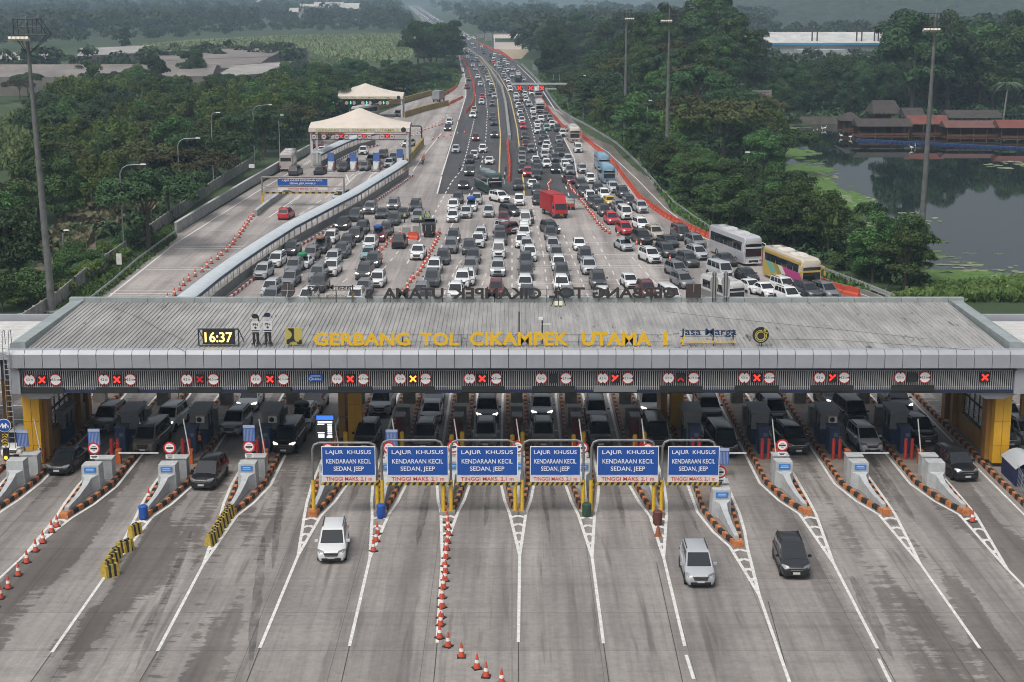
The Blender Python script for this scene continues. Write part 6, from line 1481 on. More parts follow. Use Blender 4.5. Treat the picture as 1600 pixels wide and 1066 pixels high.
bus(800 + 1385 / S4, 230 + 990 / S4, R(20), 7, 2.1, 2.8, 'mini_white', (.50, .50, .49), 'white minibus in front of the silver van in the right hand queue', 'minibus', cat_='minibus', low=(.16, .16, .165))
bus(700 + 585 / S8, 240 + 508 / S8, R(14), 11, 2.5, 3.5, 'green_coach', (.028, .052, .052), 'dark green coach turning at the end of the asphalt', low=(.03, .06, .05), front=(.35, .42, .38), roofcol=(.22, .27, .29), stripe_col=[((.34, .38, .36), [(-.49, .49), (.49, .49), (.49, .53), (-.49, .53)])])
bus(800 + 568 / S4, 230 + 155 / S4, R(3), 8.5, 2.3, 3.1, 'blue_bus_a', (.14, .27, .38), 'light blue bus, the farther of two beside the orange barriers', front=(.2, .3, .36), roofcol=(.2, .34, .44))
bus(800 + 600 / S4, 230 + 228 / S4, R(4), 8.5, 2.3, 3.1, 'blue_bus_b', (.13, .26, .39), 'light blue bus, the nearer of two beside the orange barriers', front=(.2, .3, .36), roofcol=(.2, .34, .44))
bus(800 + 388 / S4, 0 + 882 / S4, R(2), 11.5, 2.5, 3.5, 'cream_bus', (.55, .52, .46), 'cream white bus beside the orange barrier on the right carriageway', front=(.5, .3, .26))
bus(690 + 1215 / S8, 150 + 210 / S8, R(1), 11.5, 2.5, 3.4, 'pale_bus_a', (.50, .49, .46), 'white bus with dark front on the right carriageway below the red crosses')
bus(690 + 1195 / S8, 40 + 905 / S8, R(1), 11.5, 2.5, 3.4, 'pale_bus_b', (.58, .58, .57), 'white bus just behind another white bus below the red crosses')
bus(690 + 950 / S8, 40 + 728 / S8, R(0), 11.5, 2.5, 3.4, 'black_bus', (.02, .025, .025), 'dark bus passing under the far highway gantry')
bus(400 + 185 / S4, 230 + 152 / S4, R(3), 11.5, 2.5, 3.5, 'rear_bus', (.42, .38, .36), 'white and maroon coach seen from behind on the exit road', rear=True, low=(.10, .02, .03))
bus(400 + 610 / S4, 0 + 735 / S4, R(-25), 11, 2.5, 3.4, 'tent_bus', (.45, .46, .46), 'white coach passing between the two tents')
# trucks
def truck(px_, py_, ang, L, W, H, boxcol, cabcol, label, rear=False, tarp=False):
    p = at(px_, py_); hw = W / 2; f, r = -L / 2, L / 2; c = p + Vector((-math.sin(ang), math.cos(ang), 0)) * (L / 2); root = thing('box_truck', label, 'truck', c, ang + (math.pi if rear else 0)); nm = label.split()[0]
    bm_ = mat(f'truck_box_{nm}', boxcol, .5, var=.12, scale=1.0); cm = mat(f'truck_cab_{nm}', cabcol, .35, coat=.5)
    y0 = f + 1.75; b = MB(); b.box((0, (y0 + r) / 2, (H + .9) / 2), (W, r - y0, H - .9))
    for k in range(int((r - y0) / .5)):
        for s in (-1, 1): b.box((s * (hw + .012), y0 + .25 + k * .5, (H + .9) / 2), (.03, .06, H - 1.0))
    b.build('cargo_box', bm_, root)
    b = MB()
    cw = hw * .92
    b.loft([[(-cw, f + 1.6, .55), (cw, f + 1.6, .55), (cw, f + 1.6, 2.3), (-cw, f + 1.6, 2.3)], [(-cw, f + .45, .5), (cw, f + .45, .5), (cw, f + .45, 2.3), (-cw, f + .45, 2.3)], [(-cw * .97, f + .08, .5), (cw * .97, f + .08, .5), (cw * .97, f + .12, 1.35), (-cw * .97, f + .12, 1.35)]])
    b.build('cab', cm, root)
    b = MB(); b.loft([[(-cw * .9, f + .5, 2.28), (cw * .9, f + .5, 2.28), (cw * .9, f + 1.6, 2.28), (-cw * .9, f + 1.6, 2.28)], [(-cw * .85, f + 1.1, H - .05), (cw * .85, f + 1.1, H - .05), (cw * .85, f + 1.6, H - .05), (-cw * .85, f + 1.6, H - .05)]]); b.build('wind_deflector', cm, root)
    b = MB(); q = [(-cw * .86, f + .09, 1.42), (cw * .86, f + .09, 1.42), (cw * .84, f + .40, 2.2), (-cw * .84, f + .40, 2.2)]; b.add(q + [(x, y + .3, z) for x, y, z in q], [(0, 1, 2, 3), (0, 4, 5, 1), (1, 5, 6, 2), (2, 6, 7, 3), (3, 7, 4, 0)]); b.build('windshield', GLASS, root)
    for s in (-1, 1):
        b = MB(); b.box((s * cw, f + .95, 1.8), (.03, .8, .62)); b.build('side_window', GLASS, root)
        b = MB(); b.box((s * cw * .78, f + .06, .85), (.34, .1, .2)); b.build('headlight', LAMP, root)
        b = MB(); b.box((s * (cw + .18), f + .3, 1.75), (.14, .1, .45)); b.build('mirror', TRIM, root)
        b = MB(); b.box((s * hw * .8, r + .01, .8), (.3, .06, .14)); b.build('taillight', TAIL, root)
    b = MB(); b.box((0, f + .03, .62), (W * .8, .12, .3)); b.build('bumper', TRIM, root); b = MB(); b.box((0, f - .04, .6), (.45, .03, .13)); b.build('licence_plate', mat('yellow_plate', (.5, .33, .05), .5), root)
    b = MB(); b.box((0, .4, .72), (W * .5, L * .8, .3)); b.build('chassis', STEELD, root)
    if rear:
        b = MB()
        for q in (-.5, .5): b.box((q * hw, r + .015, (H + .9) / 2), (.06, .03, H - 1.1))
        b.build('door_bar', GALV, root)
    t_, rm, wh = BW
    for s in (-1, 1):
        for y in (f + .95, r - 1.4): q = obj('wheel', t_, root, (s * (hw - .22), y, .45)); obj('rim', rm, q)
truck(700 + 1400 / S8, 240 + 806 / S8, R(17), 7.2, 2.3, 3.5, (.34, .018, .022), (.45, .015, .02), 'red box truck turning on the open concrete')
truck(400 + 1108 / S4, 0 + 632 / S4, R(-12), 7.5, 2.4, 3.5, (.26, .27, .27), (.2, .2, .2), 'grey box truck seen from behind beside the ochre wall', rear=True)
truck(400 + 1065 / S4, 230 + 562 / S4, R(0), 4.4, 1.7, 1.95, (.02, .02, .022), (.05, .05, .05), 'black tarped small truck parked in the police bay', rear=True)

# ---------------------------------------------------------------- people
def person_mesh(walk=.16):
    def skin(name, pts, edges, rad, m_):
        me = bpy.data.meshes.new(name); me.from_pydata(pts, edges, []); o = bpy.data.objects.new(name, me); COL.objects.link(o)
        md = o.modifiers.new('s', 'SKIN'); sv = me.skin_vertices[0].data
        for v, q in zip(sv, rad): v.radius = (q, q) if not isinstance(q, tuple) else q
        sv[0].use_root = True; md.use_smooth_shade = True
        o.modifiers.new('u', 'SUBSURF').levels = 1
        dg = bpy.context.evaluated_depsgraph_get(); dg.update(); out = bpy.data.meshes.new_from_object(o.evaluated_get(dg)); bpy.data.objects.remove(o)
        out.materials.clear(); 
        for mm in m_: out.materials.append(mm)
        return out
    P = [(0, 0, .95), (0, 0, 1.12), (0, .0, 1.30), (0, .01, 1.44), (0, 0, 1.52), (0, -.01, 1.62), (0, -.01, 1.72),
         (-.10, 0, .90), (-.11, -walk, .50), (-.11, -walk * .6, .08), (-.11, -walk * .6 - .14, .04), (.10, 0, .90), (.11, walk * .6, .50), (.11, walk, .08), (.11, walk - .14, .04),
         (-.20, .01, 1.40), (-.26, .04, 1.14), (-.25, -.06, .92), (-.24, -.09, .84), (.20, .01, 1.40), (.26, .0, 1.14), (.25, -.12, .94), (.24, -.15, .86)]
    E = [(0, 1), (1, 2), (2, 3), (3, 4), (4, 5), (5, 6), (0, 7), (7, 8), (8, 9), (9, 10), (0, 11), (11, 12), (12, 13), (13, 14), (3, 15), (15, 16), (16, 17), (17, 18), (3, 19), (19, 20), (20, 21), (21, 22)]
    rad = [.13, .125, .15, .11, .055, .095, .085, .095, .07, .045, .04, .095, .07, .045, .04, .065, .048, .038, .035, .065, .048, .038, .035]
    me = skin('body', P, E, rad, [mat('dark_uniform', (.02, .022, .03), .8), SKINM])
    for p in me.polygons:
        c = p.center
        p.material_index = 1 if (c.z > 1.5 or (abs(c.x) > .21 and c.z < .98)) else 0
    return me
PM = person_mesh()
b = MB(); b.loft([[(.19 * math.cos(2 * math.pi * i / 12) * q, .15 * math.sin(2 * math.pi * i / 12) * q, z) for i in range(12)] for q, z in ((1.0, .98), (1.02, 1.15), (1.08, 1.34), (.85, 1.45))]); VEST = b
vm = {}
def vest_mesh(m1, key):
    if key not in vm:
        q = MB(); q.v = list(VEST.v); q.f = list(VEST.f); q.mi = list(VEST.mi); q.m = 1
        for z in (1.08, 1.26): q.loft([[(.19 * math.cos(2 * math.pi * i / 12) * 1.09, .15 * math.sin(2 * math.pi * i / 12) * 1.09, zz) for i in range(12)] for zz in (z, z + .05)], cap=False)
        vm[key] = q.mesh('vest', [m1, mat('reflective', (.6, .6, .58), .4)], 50)
    return vm[key]
b = MB(); b.lathe([(.105, 1.70), (.11, 1.76), (.07, 1.82), (.0, 1.83)], (0, -.01, 0), 12); b.box((0, -.12, 1.72), (.14, .1, .02)); CAP = b.mesh('cap', NAVY, 50)
HIV = mat('vest_lime', (.40, .62, .05), .6); ORV = mat('vest_orange', (.75, .10, .02), .6); WSH = mat('white_shirt', (.5, .5, .5), .7); DKV = mat('dark_shirt', (.03, .035, .05), .8)
def person(x, y, rz, label, m1, key, island_z=0.0):
    p = at(x, y, island_z); r_ = thing('person', label, 'person', p, rz); obj('body', PM, r_); obj('vest' if key in 'lo' else 'shirt', vest_mesh(m1, key), r_); obj('cap', CAP, r_)
Z6f = lambda x, y: (400 + x / S4, 230 + y / S4)
for a in ((*Z6f(917, 468), .6, 'person in a lime vest standing between grey cars by the walkway', HIV, 'l'), (*Z6f(1017, 487), -.5, 'person in a lime vest standing in front of a grey minivan', HIV, 'l'), (*Z6f(1047, 472), 1.2, 'person in lime vest, left of the pair above the black tarped truck', HIV, 'l'), (*Z6f(1071, 470), -1.2, 'person in lime vest, right of the pair above the black tarped truck', HIV, 'l'),
          (*Z6f(1255, 163), 0, 'person in dark clothes standing on the asphalt left of the green coach', DKV, 'd'), (700 + 700 / S8, 240 + 330 / S8, .4, 'person in a white shirt standing right of the green coach', WSH, 'w'), (700 + 715 / S8, 240 + 262 / S8, .9, 'person in dark clothes beside the orange median barriers', DKV, 'd'), (*Z6f(1030, 108), .2, 'person in orange vest beside the ochre wall of the tent plaza', ORV, 'o'),
          (200 + 890 / S8, 600 + 850 / S8, 2.6, 'person in an orange vest walking beside the third toll booth', ORV, 'o'), (200 + 210 / S8, 600 + 480 / S8, 0.3, 'person in an orange vest standing behind the second island booths', ORV, 'o'), (0 + 500 / S8, 600 + 1020 / S8, -1.0, 'person in a pale shirt at the foot of the left yellow wall', WSH, 'w')):
    person(*a)
# parasol stall beside the red truck
p = at(800 + 385 / S4, 230 + 385 / S4); r_ = thing('parasol', 'dark parasol on a stand right of the red truck', 'parasol', p); b = MB(); b.lathe([(1.2, 1.9), (.7, 2.2), (.05, 2.4)], n=10); b.build('canopy', mat('parasol_dark', (.03, .05, .07), .8), r_); b = MB(); b.tube((0, 0, 0), (0, 0, 2.35), .03); b.build('pole', GALV, r_)
q = p + Vector((-.6, -.5, 0)); r_ = thing('vendor_cart', 'small red vending cart under the dark parasol', 'cart', q); b = MB(); b.box((0, 0, .7), (1.1, .7, .6)); b.build('box', mat('cart_red', (.35, .06, .04), .5), r_); b = MB()
for s in (-.35, .35): b.tube((s, -.36, .3), (s, -.30, .3), .3, n=12)
b.build('wheel', TYRE, r_); b = MB(); b.path([(-.55, 0, .95), (-.55, 0, 1.5), (.55, 0, 1.5), (.55, 0, .95)], .03); b.build('frame', GALV, r_)
# equipment boards of the police bay
for k, (x, y, lab) in enumerate(((635, 372, 'pale sign panel on a stand, left one in the police bay'), (651.5, 370, 'pale sign panel on a stand behind the orange barriers of the bay'))):
    p = at(x, y); r_ = thing('sign_panel', lab, 'panel', p); b = MB(); b.box((0, 0, 1.0), (1.2, .08, 1.0)); b.build('panel', mat('panel_grey', (.25, .26, .25), .6), r_); b = MB(); b.tube((-.5, .1, 0), (-.5, .1, 1.4), .03); b.tube((.5, .1, 0), (.5, .1, 1.4), .03); b.build('leg', GALV, r_)
# police light bar on the car under the gate
p = at(800 + 862 / S4, 450 + 790 / S4); o = MB().box((0, 0, .06), (1.1, .25, .12)).build('light_bar', LEDBLU); o.location = (p.x, p.y + 2.4, 1.84); tag(o, 'lit blue light bar on the white car right of the middle lanes', 'light bar')
# ================================================================= TREES, BUILDINGS, HILLS, HAZE
def leaf_mat(name, c1, c2, sc=.5):
    m = bpy.data.materials.new(name); m.use_nodes = True; t = NT(m); g = t.n('ShaderNodeNewGeometry').outputs['Position']
    oi = t.n('ShaderNodeObjectInfo')
    c = t.ramp(t.noise(g, sc, detail=6, rough=.75), [(.3, c1), (.7, c2)])
    c = t.mix(.75, c, t.ramp(t.noise(g, sc * 4.5, detail=3, rough=.7, loc=(4, 1, 7)), [(.3, .55), (.7, 1.5)]), 'MULTIPLY')
    hs_ = t.n('ShaderNodeHueSaturation'); t.l(c, hs_.inputs['Color'])
    mr = t.n('ShaderNodeMapRange'); mr.inputs[3].default_value = .62; mr.inputs[4].default_value = 1.45; t.l(oi.outputs['Random'], mr.inputs[0]); t.l(mr.outputs[0], hs_.inputs['Value'])
    mr = t.n('ShaderNodeMapRange'); mr.inputs[3].default_value = .470; mr.inputs[4].default_value = .518; t.l(oi.outputs['Random'], mr.inputs[0]); t.l(mr.outputs[0], hs_.inputs['Hue'])
    t.l(hs_.outputs[0], t.b.inputs['Base Color']); t.b.inputs['Roughness'].default_value = .75; t.b.inputs['Specular IOR Level'].default_value = .25
    return m
LEAF = {'dark': leaf_mat('leaf_dark', (.017, .041, .016), (.045, .088, .029)), 'mid': leaf_mat('leaf_mid', (.025, .060, .018), (.068, .125, .034)), 'light': leaf_mat('leaf_light', (.045, .085, .016), (.115, .165, .034)), 'olive': leaf_mat('leaf_olive', (.032, .044, .014), (.078, .08, .026))}
BARK = mat('bark', (.10, .08, .062), .9, var=.4, scale=4)
nr = np.random.RandomState(5)
def leaf_cloud(blobs, n, size, droop=0.0, flat=.0):
    """leaf sprays on and in the ellipsoids; returns verts, faces"""
    wts = np.array([b[3] * b[4] + b[3] * b[5] for b in blobs]); wts = wts / wts.sum(); idx = nr.choice(len(blobs), n, p=wts); B_ = np.array(blobs)[idx]
    d = nr.normal(size=(n, 3)); d /= np.linalg.norm(d, axis=1)[:, None]; rad = 1 - np.abs(nr.normal(0, .22, n)); rad = np.clip(rad, .15, 1.12)
    low = d[:, 2] < -.35; d[low, 2] *= -.6
    c = B_[:, :3] + d * B_[:, 3:6] * rad[:, None]
    nrm = d * .75 + nr.normal(size=(n, 3)) * .55; nrm[:, 2] += .35 + flat; nrm /= np.linalg.norm(nrm, axis=1)[:, None]
    t_ = np.cross(nrm, nr.normal(size=(n, 3))); t_ /= np.linalg.norm(t_, axis=1)[:, None]; u = np.cross(nrm, t_)
    s = size * nr.uniform(.55, 1.35, n)[:, None]
    if droop: t_[:, 2] -= droop; 
    q = np.stack([c - t_ * s * .9, c + u * s * .38 + nrm * s * .1, c + t_ * s * .9 - nrm * s * .2, c - u * s * .38 + nrm * s * .1], 1)
    return q.reshape(-1, 3)
def cloud_mesh(name, pts, m_):
    me = bpy.data.meshes.new(name); k = len(pts) // 4
    me.vertices.add(k * 4); me.vertices.foreach_set('co', pts.astype(np.float32).ravel()); me.loops.add(k * 4); me.loops.foreach_set('vertex_index', np.arange(k * 4, dtype=np.int32))
    me.polygons.add(k); me.polygons.foreach_set('loop_start', np.arange(0, k * 4, 4, dtype=np.int32)); me.polygons.foreach_set('loop_total', np.full(k, 4, dtype=np.int32))
    me.materials.append(m_); me.update(calc_edges=True); me.validate(); return me
def trunk_mesh(H, r, blobs, fork=.45):
    b = MB(); b.tube((0, 0, -.3), (.1, 0, H * fork), r, r * .7, n=7)
    for bl in blobs[:7]: b.tube((.1, 0, H * fork * .95), (bl[0] * .8, bl[1] * .8, bl[2]), r * .5, r * .12, n=5)
    return b.mesh('trunk', BARK)
TREES = {}
def mk(kind, H, Wd, leaf, n, size, style, droop=0.0):
    bl = []
    if style == 'umbrella':
        for k in range(20): a = k * 2.4 + nr.uniform(-.4, .4); q = Wd * .5 * math.sqrt((k + .3) / 20) * nr.uniform(.75, 1.0); s_ = nr.uniform(.09, .17); bl.append((q * math.cos(a), q * math.sin(a), H * (.80 - .16 * (q / Wd) * 2) + nr.uniform(-.9, .8), Wd * s_, Wd * s_, H * nr.uniform(.06, .12)))
    elif style == 'round':
        for k in range(22): a = k * 2.4; v = nr.uniform(.30, .95); q = Wd * nr.uniform(.26, .42) * math.sin(math.pi * (.15 + .75 * (v - .3) / .62)) ; bl.append((q * math.cos(a), q * math.sin(a), H * v, Wd * nr.uniform(.11, .22), Wd * nr.uniform(.11, .22), H * nr.uniform(.06, .13)))
    elif style == 'tall':
        for k in range(14): a = k * 2.4; v = .22 + .72 * k / 13; q = Wd * .26 * (1.1 - abs(v - .5)); bl.append((q * math.cos(a), q * math.sin(a), H * v, Wd * .24, Wd * .24, H * .10))
    elif style == 'bamboo':
        for k in range(15): a = k * 2.4; q = Wd * .5 * math.sqrt(k / 15); v = nr.uniform(.45, .9) - .25 * (q / Wd * 2) ** 2; bl.append((q * math.cos(a), q * math.sin(a), H * v, Wd * .14, Wd * .14, H * .2))
    elif style == 'bush':
        for k in range(8): a = k * 2.4; q = Wd * .34 * math.sqrt(k / 8); bl.append((q * math.cos(a), q * math.sin(a), H * nr.uniform(.35, .7), Wd * .24, Wd * .24, H * .28))
    cm = cloud_mesh('crown', leaf_cloud(bl, n, size, droop, .3 if style == 'umbrella' else 0), LEAF[leaf])
    TREES.setdefault(kind, []).append((cm, trunk_mesh(H, {'bush': .07, 'bamboo': .10}.get(style, .028 * H ** .9 + .04), bl, .2 if style == 'bush' else .45), H))
for v in range(2):
    mk('umbrella', 11, 15, 'dark', 7600, .36, 'umbrella'); mk('umbrella_olive', 10, 14, 'olive', 7400, .36, 'umbrella')
    mk('round', 12, 10, 'mid', 7200, .33, 'round'); mk('round_dark', 13, 11, 'dark', 7400, .35, 'round'); mk('tall', 18, 10, 'dark', 7600, .40, 'tall'); mk('bamboo', 12, 9, 'light', 9500, .36, 'bamboo', .2); mk('bush', 3.4, 4.2, 'mid', 3600, .20, 'bush'); mk('bush_light', 2.6, 3.6, 'light', 3000, .20, 'bush'); mk('big', 21, 17, 'dark', 9000, .50, 'round'); mk('big_mid', 19, 16, 'mid', 9000, .48, 'round')
DESC = {'umbrella': ('dark umbrella shaped rain tree', 'spreading_tree', 'tree'), 'umbrella_olive': ('olive brown flat topped rain tree', 'spreading_tree', 'tree'), 'round': ('mid green round crowned tree', 'broadleaf_tree', 'tree'), 'round_dark': ('dark green round crowned tree', 'broadleaf_tree', 'tree'), 'tall': ('tall dark narrow tree', 'tall_tree', 'tree'), 'bamboo': ('light green feathery bamboo clump', 'bamboo_clump', 'bamboo'), 'bush': ('mid green bush', 'bush', 'bush'), 'bush_light': ('light green bush', 'bush', 'bush'), 'big': ('very large dark green tree', 'large_tree', 'tree'), 'big_mid': ('very large mid green tree', 'large_tree', 'tree')}
TN = {}
def tree(kind, x, y, where, sc=1.0, z=None):
    cm, tm, H = random.choice(TREES[kind]); d, nm, cat_ = DESC[kind]; k = TN.get((kind, where), 0); TN[(kind, where)] = k + 1
    z = -.15 + mound(x, y) if z is None else z
    root = thing(nm, f'{d} {where}, {ordn(k)} nearest one', cat_, (x, y, z), random.uniform(0, 6.28), f'{cat_}s {where}')
    s = sc * random.uniform(.85, 1.18); root.scale = (s * random.uniform(.9, 1.1), s * random.uniform(.9, 1.1), s)
    obj('trunk', tm, root); obj('crown', cm, root); return root
def inpoly(p, poly):
    x, y = p; c = False; j = len(poly) - 1
    for i in range(len(poly)):
        if (poly[i][1] > y) != (poly[j][1] > y) and x < (poly[j][0] - poly[i][0]) * (y - poly[i][1]) / (poly[j][1] - poly[i][1]) + poly[i][0]: c = not c
        j = i
    return c
placed = []
def scatter(poly, n_try, dist, kinds, where, sc=1.0, cap=999, seed=1):
    """bases inside a ground outline given as picture points, kept apart in metres; nearest first"""
    rn = random.Random(seed); W_ = [at(*q) for q in poly]; pl = [(q.x, q.y) for q in W_]; x0, x1 = min(q[0] for q in pl), max(q[0] for q in pl); y0, y1 = min(q[1] for q in pl), max(q[1] for q in pl); out = []
    for _ in range(n_try):
        p = (rn.uniform(x0, x1), rn.uniform(y0, y1))
        if not inpoly(p, pl): continue
        dd = dist
        if any((p[0] - q[0]) ** 2 + (p[1] - q[1]) ** 2 < dd * dd for q in placed): continue
        placed.append(p); out.append(p)
        if len(out) >= cap: break
    out.sort(key=lambda q: q[1])
    for p in out: tree(rn.choice(kinds), p[0], p[1], where, sc)
    return len(out)
random.seed(11); nT = []
# trees placed one by one, as the photograph shows them
for (x, y, k, s, wh) in [(232, 392, 'umbrella', .95, 'against the boundary wall'), (300, 320, 'umbrella_olive', 1.0, 'against the boundary wall'), (265, 345, 'umbrella', .9, 'against the boundary wall'), (340, 285, 'umbrella', 1.0, 'against the boundary wall'), (372, 262, 'round_dark', .8, 'against the boundary wall'), (20, 462, 'round_dark', .75, 'beside the left mast'), (-20, 440, 'round', .9, 'beside the left mast'), (50, 478, 'bush', 1.3, 'beside the left mast'), (5, 485, 'bush', 1.4, 'beside the left mast'),
                         (240, 152, 'round_dark', 1.3, 'standing above the left forest'), (196, 84, 'tall', .7, 'alone on the field beyond the sheds'), (298, 140, 'round_dark', 1.0, 'standing above the left forest'), (1130, 265, 'umbrella_olive', 1.5, 'right of the second middle mast'), (1090, 225, 'umbrella', 1.5, 'right of the second middle mast'), (1225, 275, 'umbrella', .9, 'standing in the lake weed'), (1190, 300, 'round', .8, 'standing in the lake weed')]:
    p = at(x, y); placed.append((p.x, p.y)); tree(k, p.x, p.y, wh, s)
placed += [(at(x, y).x, at(x, y).y) for x, y in ((1182, 184), (1196, 192), (1188, 205), (1190, 222), (1186, 240))]
nT.append(scatter([(-60, 455), (30, 428), (90, 372), (200, 322), (290, 285), (300, 235), (200, 215), (90, 235), (60, 330), (-60, 350)], 900, 6.5, ['bamboo', 'bamboo', 'round', 'umbrella_olive', 'round'], 'in the near left thicket', .85, 34, 2))
nT.append(scatter([(60, 300), (200, 225), (300, 230), (396, 250), (478, 226), (492, 205), (440, 176), (250, 168), (120, 175), (70, 210)], 1500, 8.6, ['umbrella', 'umbrella_olive', 'bamboo', 'bamboo', 'round', 'bamboo', 'umbrella'], 'in the left forest', .95, 74, 3))
nT.append(scatter([(430, 185), (500, 205), (560, 172), (640, 150), (640, 146), (430, 152)], 900, 9, ['umbrella', 'round_dark', 'umbrella', 'round'], 'behind the tents', .9, 34, 4))
nT.append(scatter([(420, 152), (640, 146), (700, 138), (714, 120), (650, 118), (500, 124), (420, 136)], 1200, 9, ['umbrella', 'round_dark', 'umbrella_olive', 'round'], 'far behind the tents', .58, 44, 15))
nT.append(scatter([(655, 140), (700, 134), (714, 118), (712, 92), (690, 82), (650, 110)], 300, 7, ['big', 'big_mid', 'umbrella'], 'at the left bend of the highway', .9, 14, 12))
nT.append(scatter([(-40, 165), (100, 155), (250, 165), (430, 165), (430, 142), (240, 132), (0, 128), (-40, 130)], 900, 14, ['umbrella', 'round_dark', 'umbrella_olive'], 'in the far left treeline', .72, 40, 5))
nT.append(scatter([(100, 405), (150, 400), (200, 385), (230, 372), (180, 420), (130, 455), (90, 470)], 200, 2.6, ['bush', 'bush_light'], 'along the dirt path', .8, 16, 6))
nT.append(scatter([(1006, 262), (1060, 316), (1125, 356), (1190, 385), (1290, 415), (1400, 458), (1450, 466), (1440, 450), (1410, 436), (1350, 410), (1280, 382), (1200, 348), (1120, 312), (1060, 272)], 1800, 3.3, ['bush', 'round', 'round', 'bush', 'round_dark'], 'between the guard rail and the lake', .66, 78, 7))
nT.append(scatter([(900, 182), (960, 220), (1010, 258), (1100, 280), (1200, 270), (1200, 212), (1080, 178), (900, 150)], 1200, 8.5, ['round', 'umbrella', 'round_dark', 'bamboo', 'umbrella_olive'], 'along the right slope', .95, 44, 8))
nT.append(scatter([(846, 118), (880, 160), (900, 176), (1090, 176), (1195, 195), (1200, 150), (1120, 110), (1000, 96), (860, 96)], 1600, 10, ['big', 'tall', 'round_dark', 'big_mid', 'umbrella'], 'on the wooded mound', 1.0, 60, 9))
nT.append(scatter([(1205, 190), (1290, 188), (1400, 183), (1390, 148), (1205, 156)], 1500, 8, ['big', 'big_mid', 'round_dark', 'big'], 'beyond the lake, left part', .62, 34, 10))
nT.append(scatter([(1400, 183), (1640, 176), (1700, 140), (1390, 146)], 1500, 9, ['big', 'big_mid', 'big', 'big_mid'], 'beyond the lake, right part', 1.12, 30, 13))
print('trees', nT, sum(nT))
# palm beyond the lake
p = at(1568, 183); H = on(1571, 130, p.y).z; r_ = thing('palm_tree', 'slender pale palm standing before the dark trees beyond the lake', 'tree', p); b = MB(); b.path([(0, 0, -.3), (.3, 0, H * .4), (.6, 0, H * .75), (.7, 0, H)], .22, 7); b.build('trunk', mat('palm_bark', (.22, .21, .18), .9), r_)
b = MB()
for k in range(16):
    a = k * 2.4; up = random.uniform(.1, .9); L_ = 4.2; prev = Vector((.7, 0, H))
    for j in range(1, 7):
        f = j / 6; q = Vector((.7 + math.cos(a) * L_ * f, math.sin(a) * L_ * f, H + up * 2.2 * f - 3.6 * f * f * (1.1 - up * .5))); s = Vector((-math.sin(a), math.cos(a), 0)) * .42 * (1.1 - f); dz = Vector((0, 0, -.25))
        b.quad(prev, q, q + s + dz, prev + s + dz); b.quad(prev, q, q - s + dz, prev - s + dz); prev = q
b.build('crown', mat('palm_leaf', (.06, .09, .05), .7), r_)

# grasses and ground cover, nobody could count
def tuftfield(name, polys, n, size, m_, seed, label=None):
    rn = random.Random(seed); C_ = []
    for poly in polys:
        W_ = [at(*q) for q in poly]; pl = [(q.x, q.y) for q in W_]; x0, x1 = min(q[0] for q in pl), max(q[0] for q in pl); y0, y1 = min(q[1] for q in pl), max(q[1] for q in pl); k = 0; tr = 0
        while k < n and tr < n * 30:
            tr += 1; p = (rn.uniform(x0, x1), rn.uniform(y0, y1))
            if inpoly(p, pl): C_.append((p[0], p[1], -.15 + mound(*p))); k += 1
    c = np.array(C_); N = len(c); d = nr.normal(size=(N, 3)); d[:, 2] = np.abs(d[:, 2]) + .8; d /= np.linalg.norm(d, axis=1)[:, None]; t_ = np.cross(d, nr.normal(size=(N, 3))); t_ /= np.linalg.norm(t_, axis=1)[:, None]; s = size * nr.uniform(.5, 1.4, N)[:, None]
    q = np.stack([c - t_ * s * .3, c + t_ * s * .3, c + d * s + t_ * s * .15, c + d * s - t_ * s * .15], 1).reshape(-1, 3)
    o = obj(name, cloud_mesh(name, q, m_)); tag(o, label, kind='stuff')
tuftfield('roadside_grass', [[(90, 490), (140, 455), (270, 370), (262, 352), (136, 445), (60, 500)], [(150, 470), (275, 372), (268, 360), (140, 455)], [(40, 440), (95, 470), (140, 436), (200, 396), (150, 400), (80, 430)], [(-20, 470), (60, 480), (130, 440), (200, 390), (225, 360), (140, 395), (60, 430)]], 5000, .5, leaf_mat('grass_bright', (.035, .075, .018), (.075, .125, .03), .8), 1, 'bright green grass beside the boundary wall')
tuftfield('reed_bed', [[(1390, 470), (1480, 450), (1640, 440), (1640, 470)], [(1195, 300), (1260, 350), (1360, 398), (1390, 392), (1340, 345), (1290, 305), (1240, 280)]], 6000, 1.0, leaf_mat('reed', (.05, .09, .022), (.11, .15, .04), .6), 2, 'green reeds along the near lake shore')
tuftfield('tall_grass', [[(85, 425), (150, 372), (240, 330), (225, 300), (120, 330), (60, 400)]], 6000, 1.3, leaf_mat('dry_reed', (.09, .09, .05), (.17, .155, .09), .6), 3, 'dry tall grass beside the dirt path')
tuftfield('meadow_grass', [[(-30, 200), (50, 165), (200, 170), (230, 185), (60, 260), (-30, 270)], [(190, 72), (470, 54), (640, 52), (640, 92), (480, 110)]], 7000, 1.2, leaf_mat('meadow_leaf', (.06, .10, .028), (.12, .165, .05), .3), 4, 'pale green meadow left of the forest')
tuftfield('bank_grass', [[(700, 146), (716, 132), (716, 118), (690, 130), (660, 148)], [(842, 112), (876, 168), (915, 192), (970, 228), (1010, 262), (985, 225), (930, 190), (880, 160), (855, 118)], [(1010, 268), (1060, 318), (1120, 360), (1200, 392), (1300, 428), (1400, 465), (1300, 440), (1200, 402), (1110, 370), (1050, 328)]], 3500, .7, leaf_mat('bank_leaf', (.04, .085, .02), (.08, .135, .035), .5), 5, 'green grass on the motorway banks')

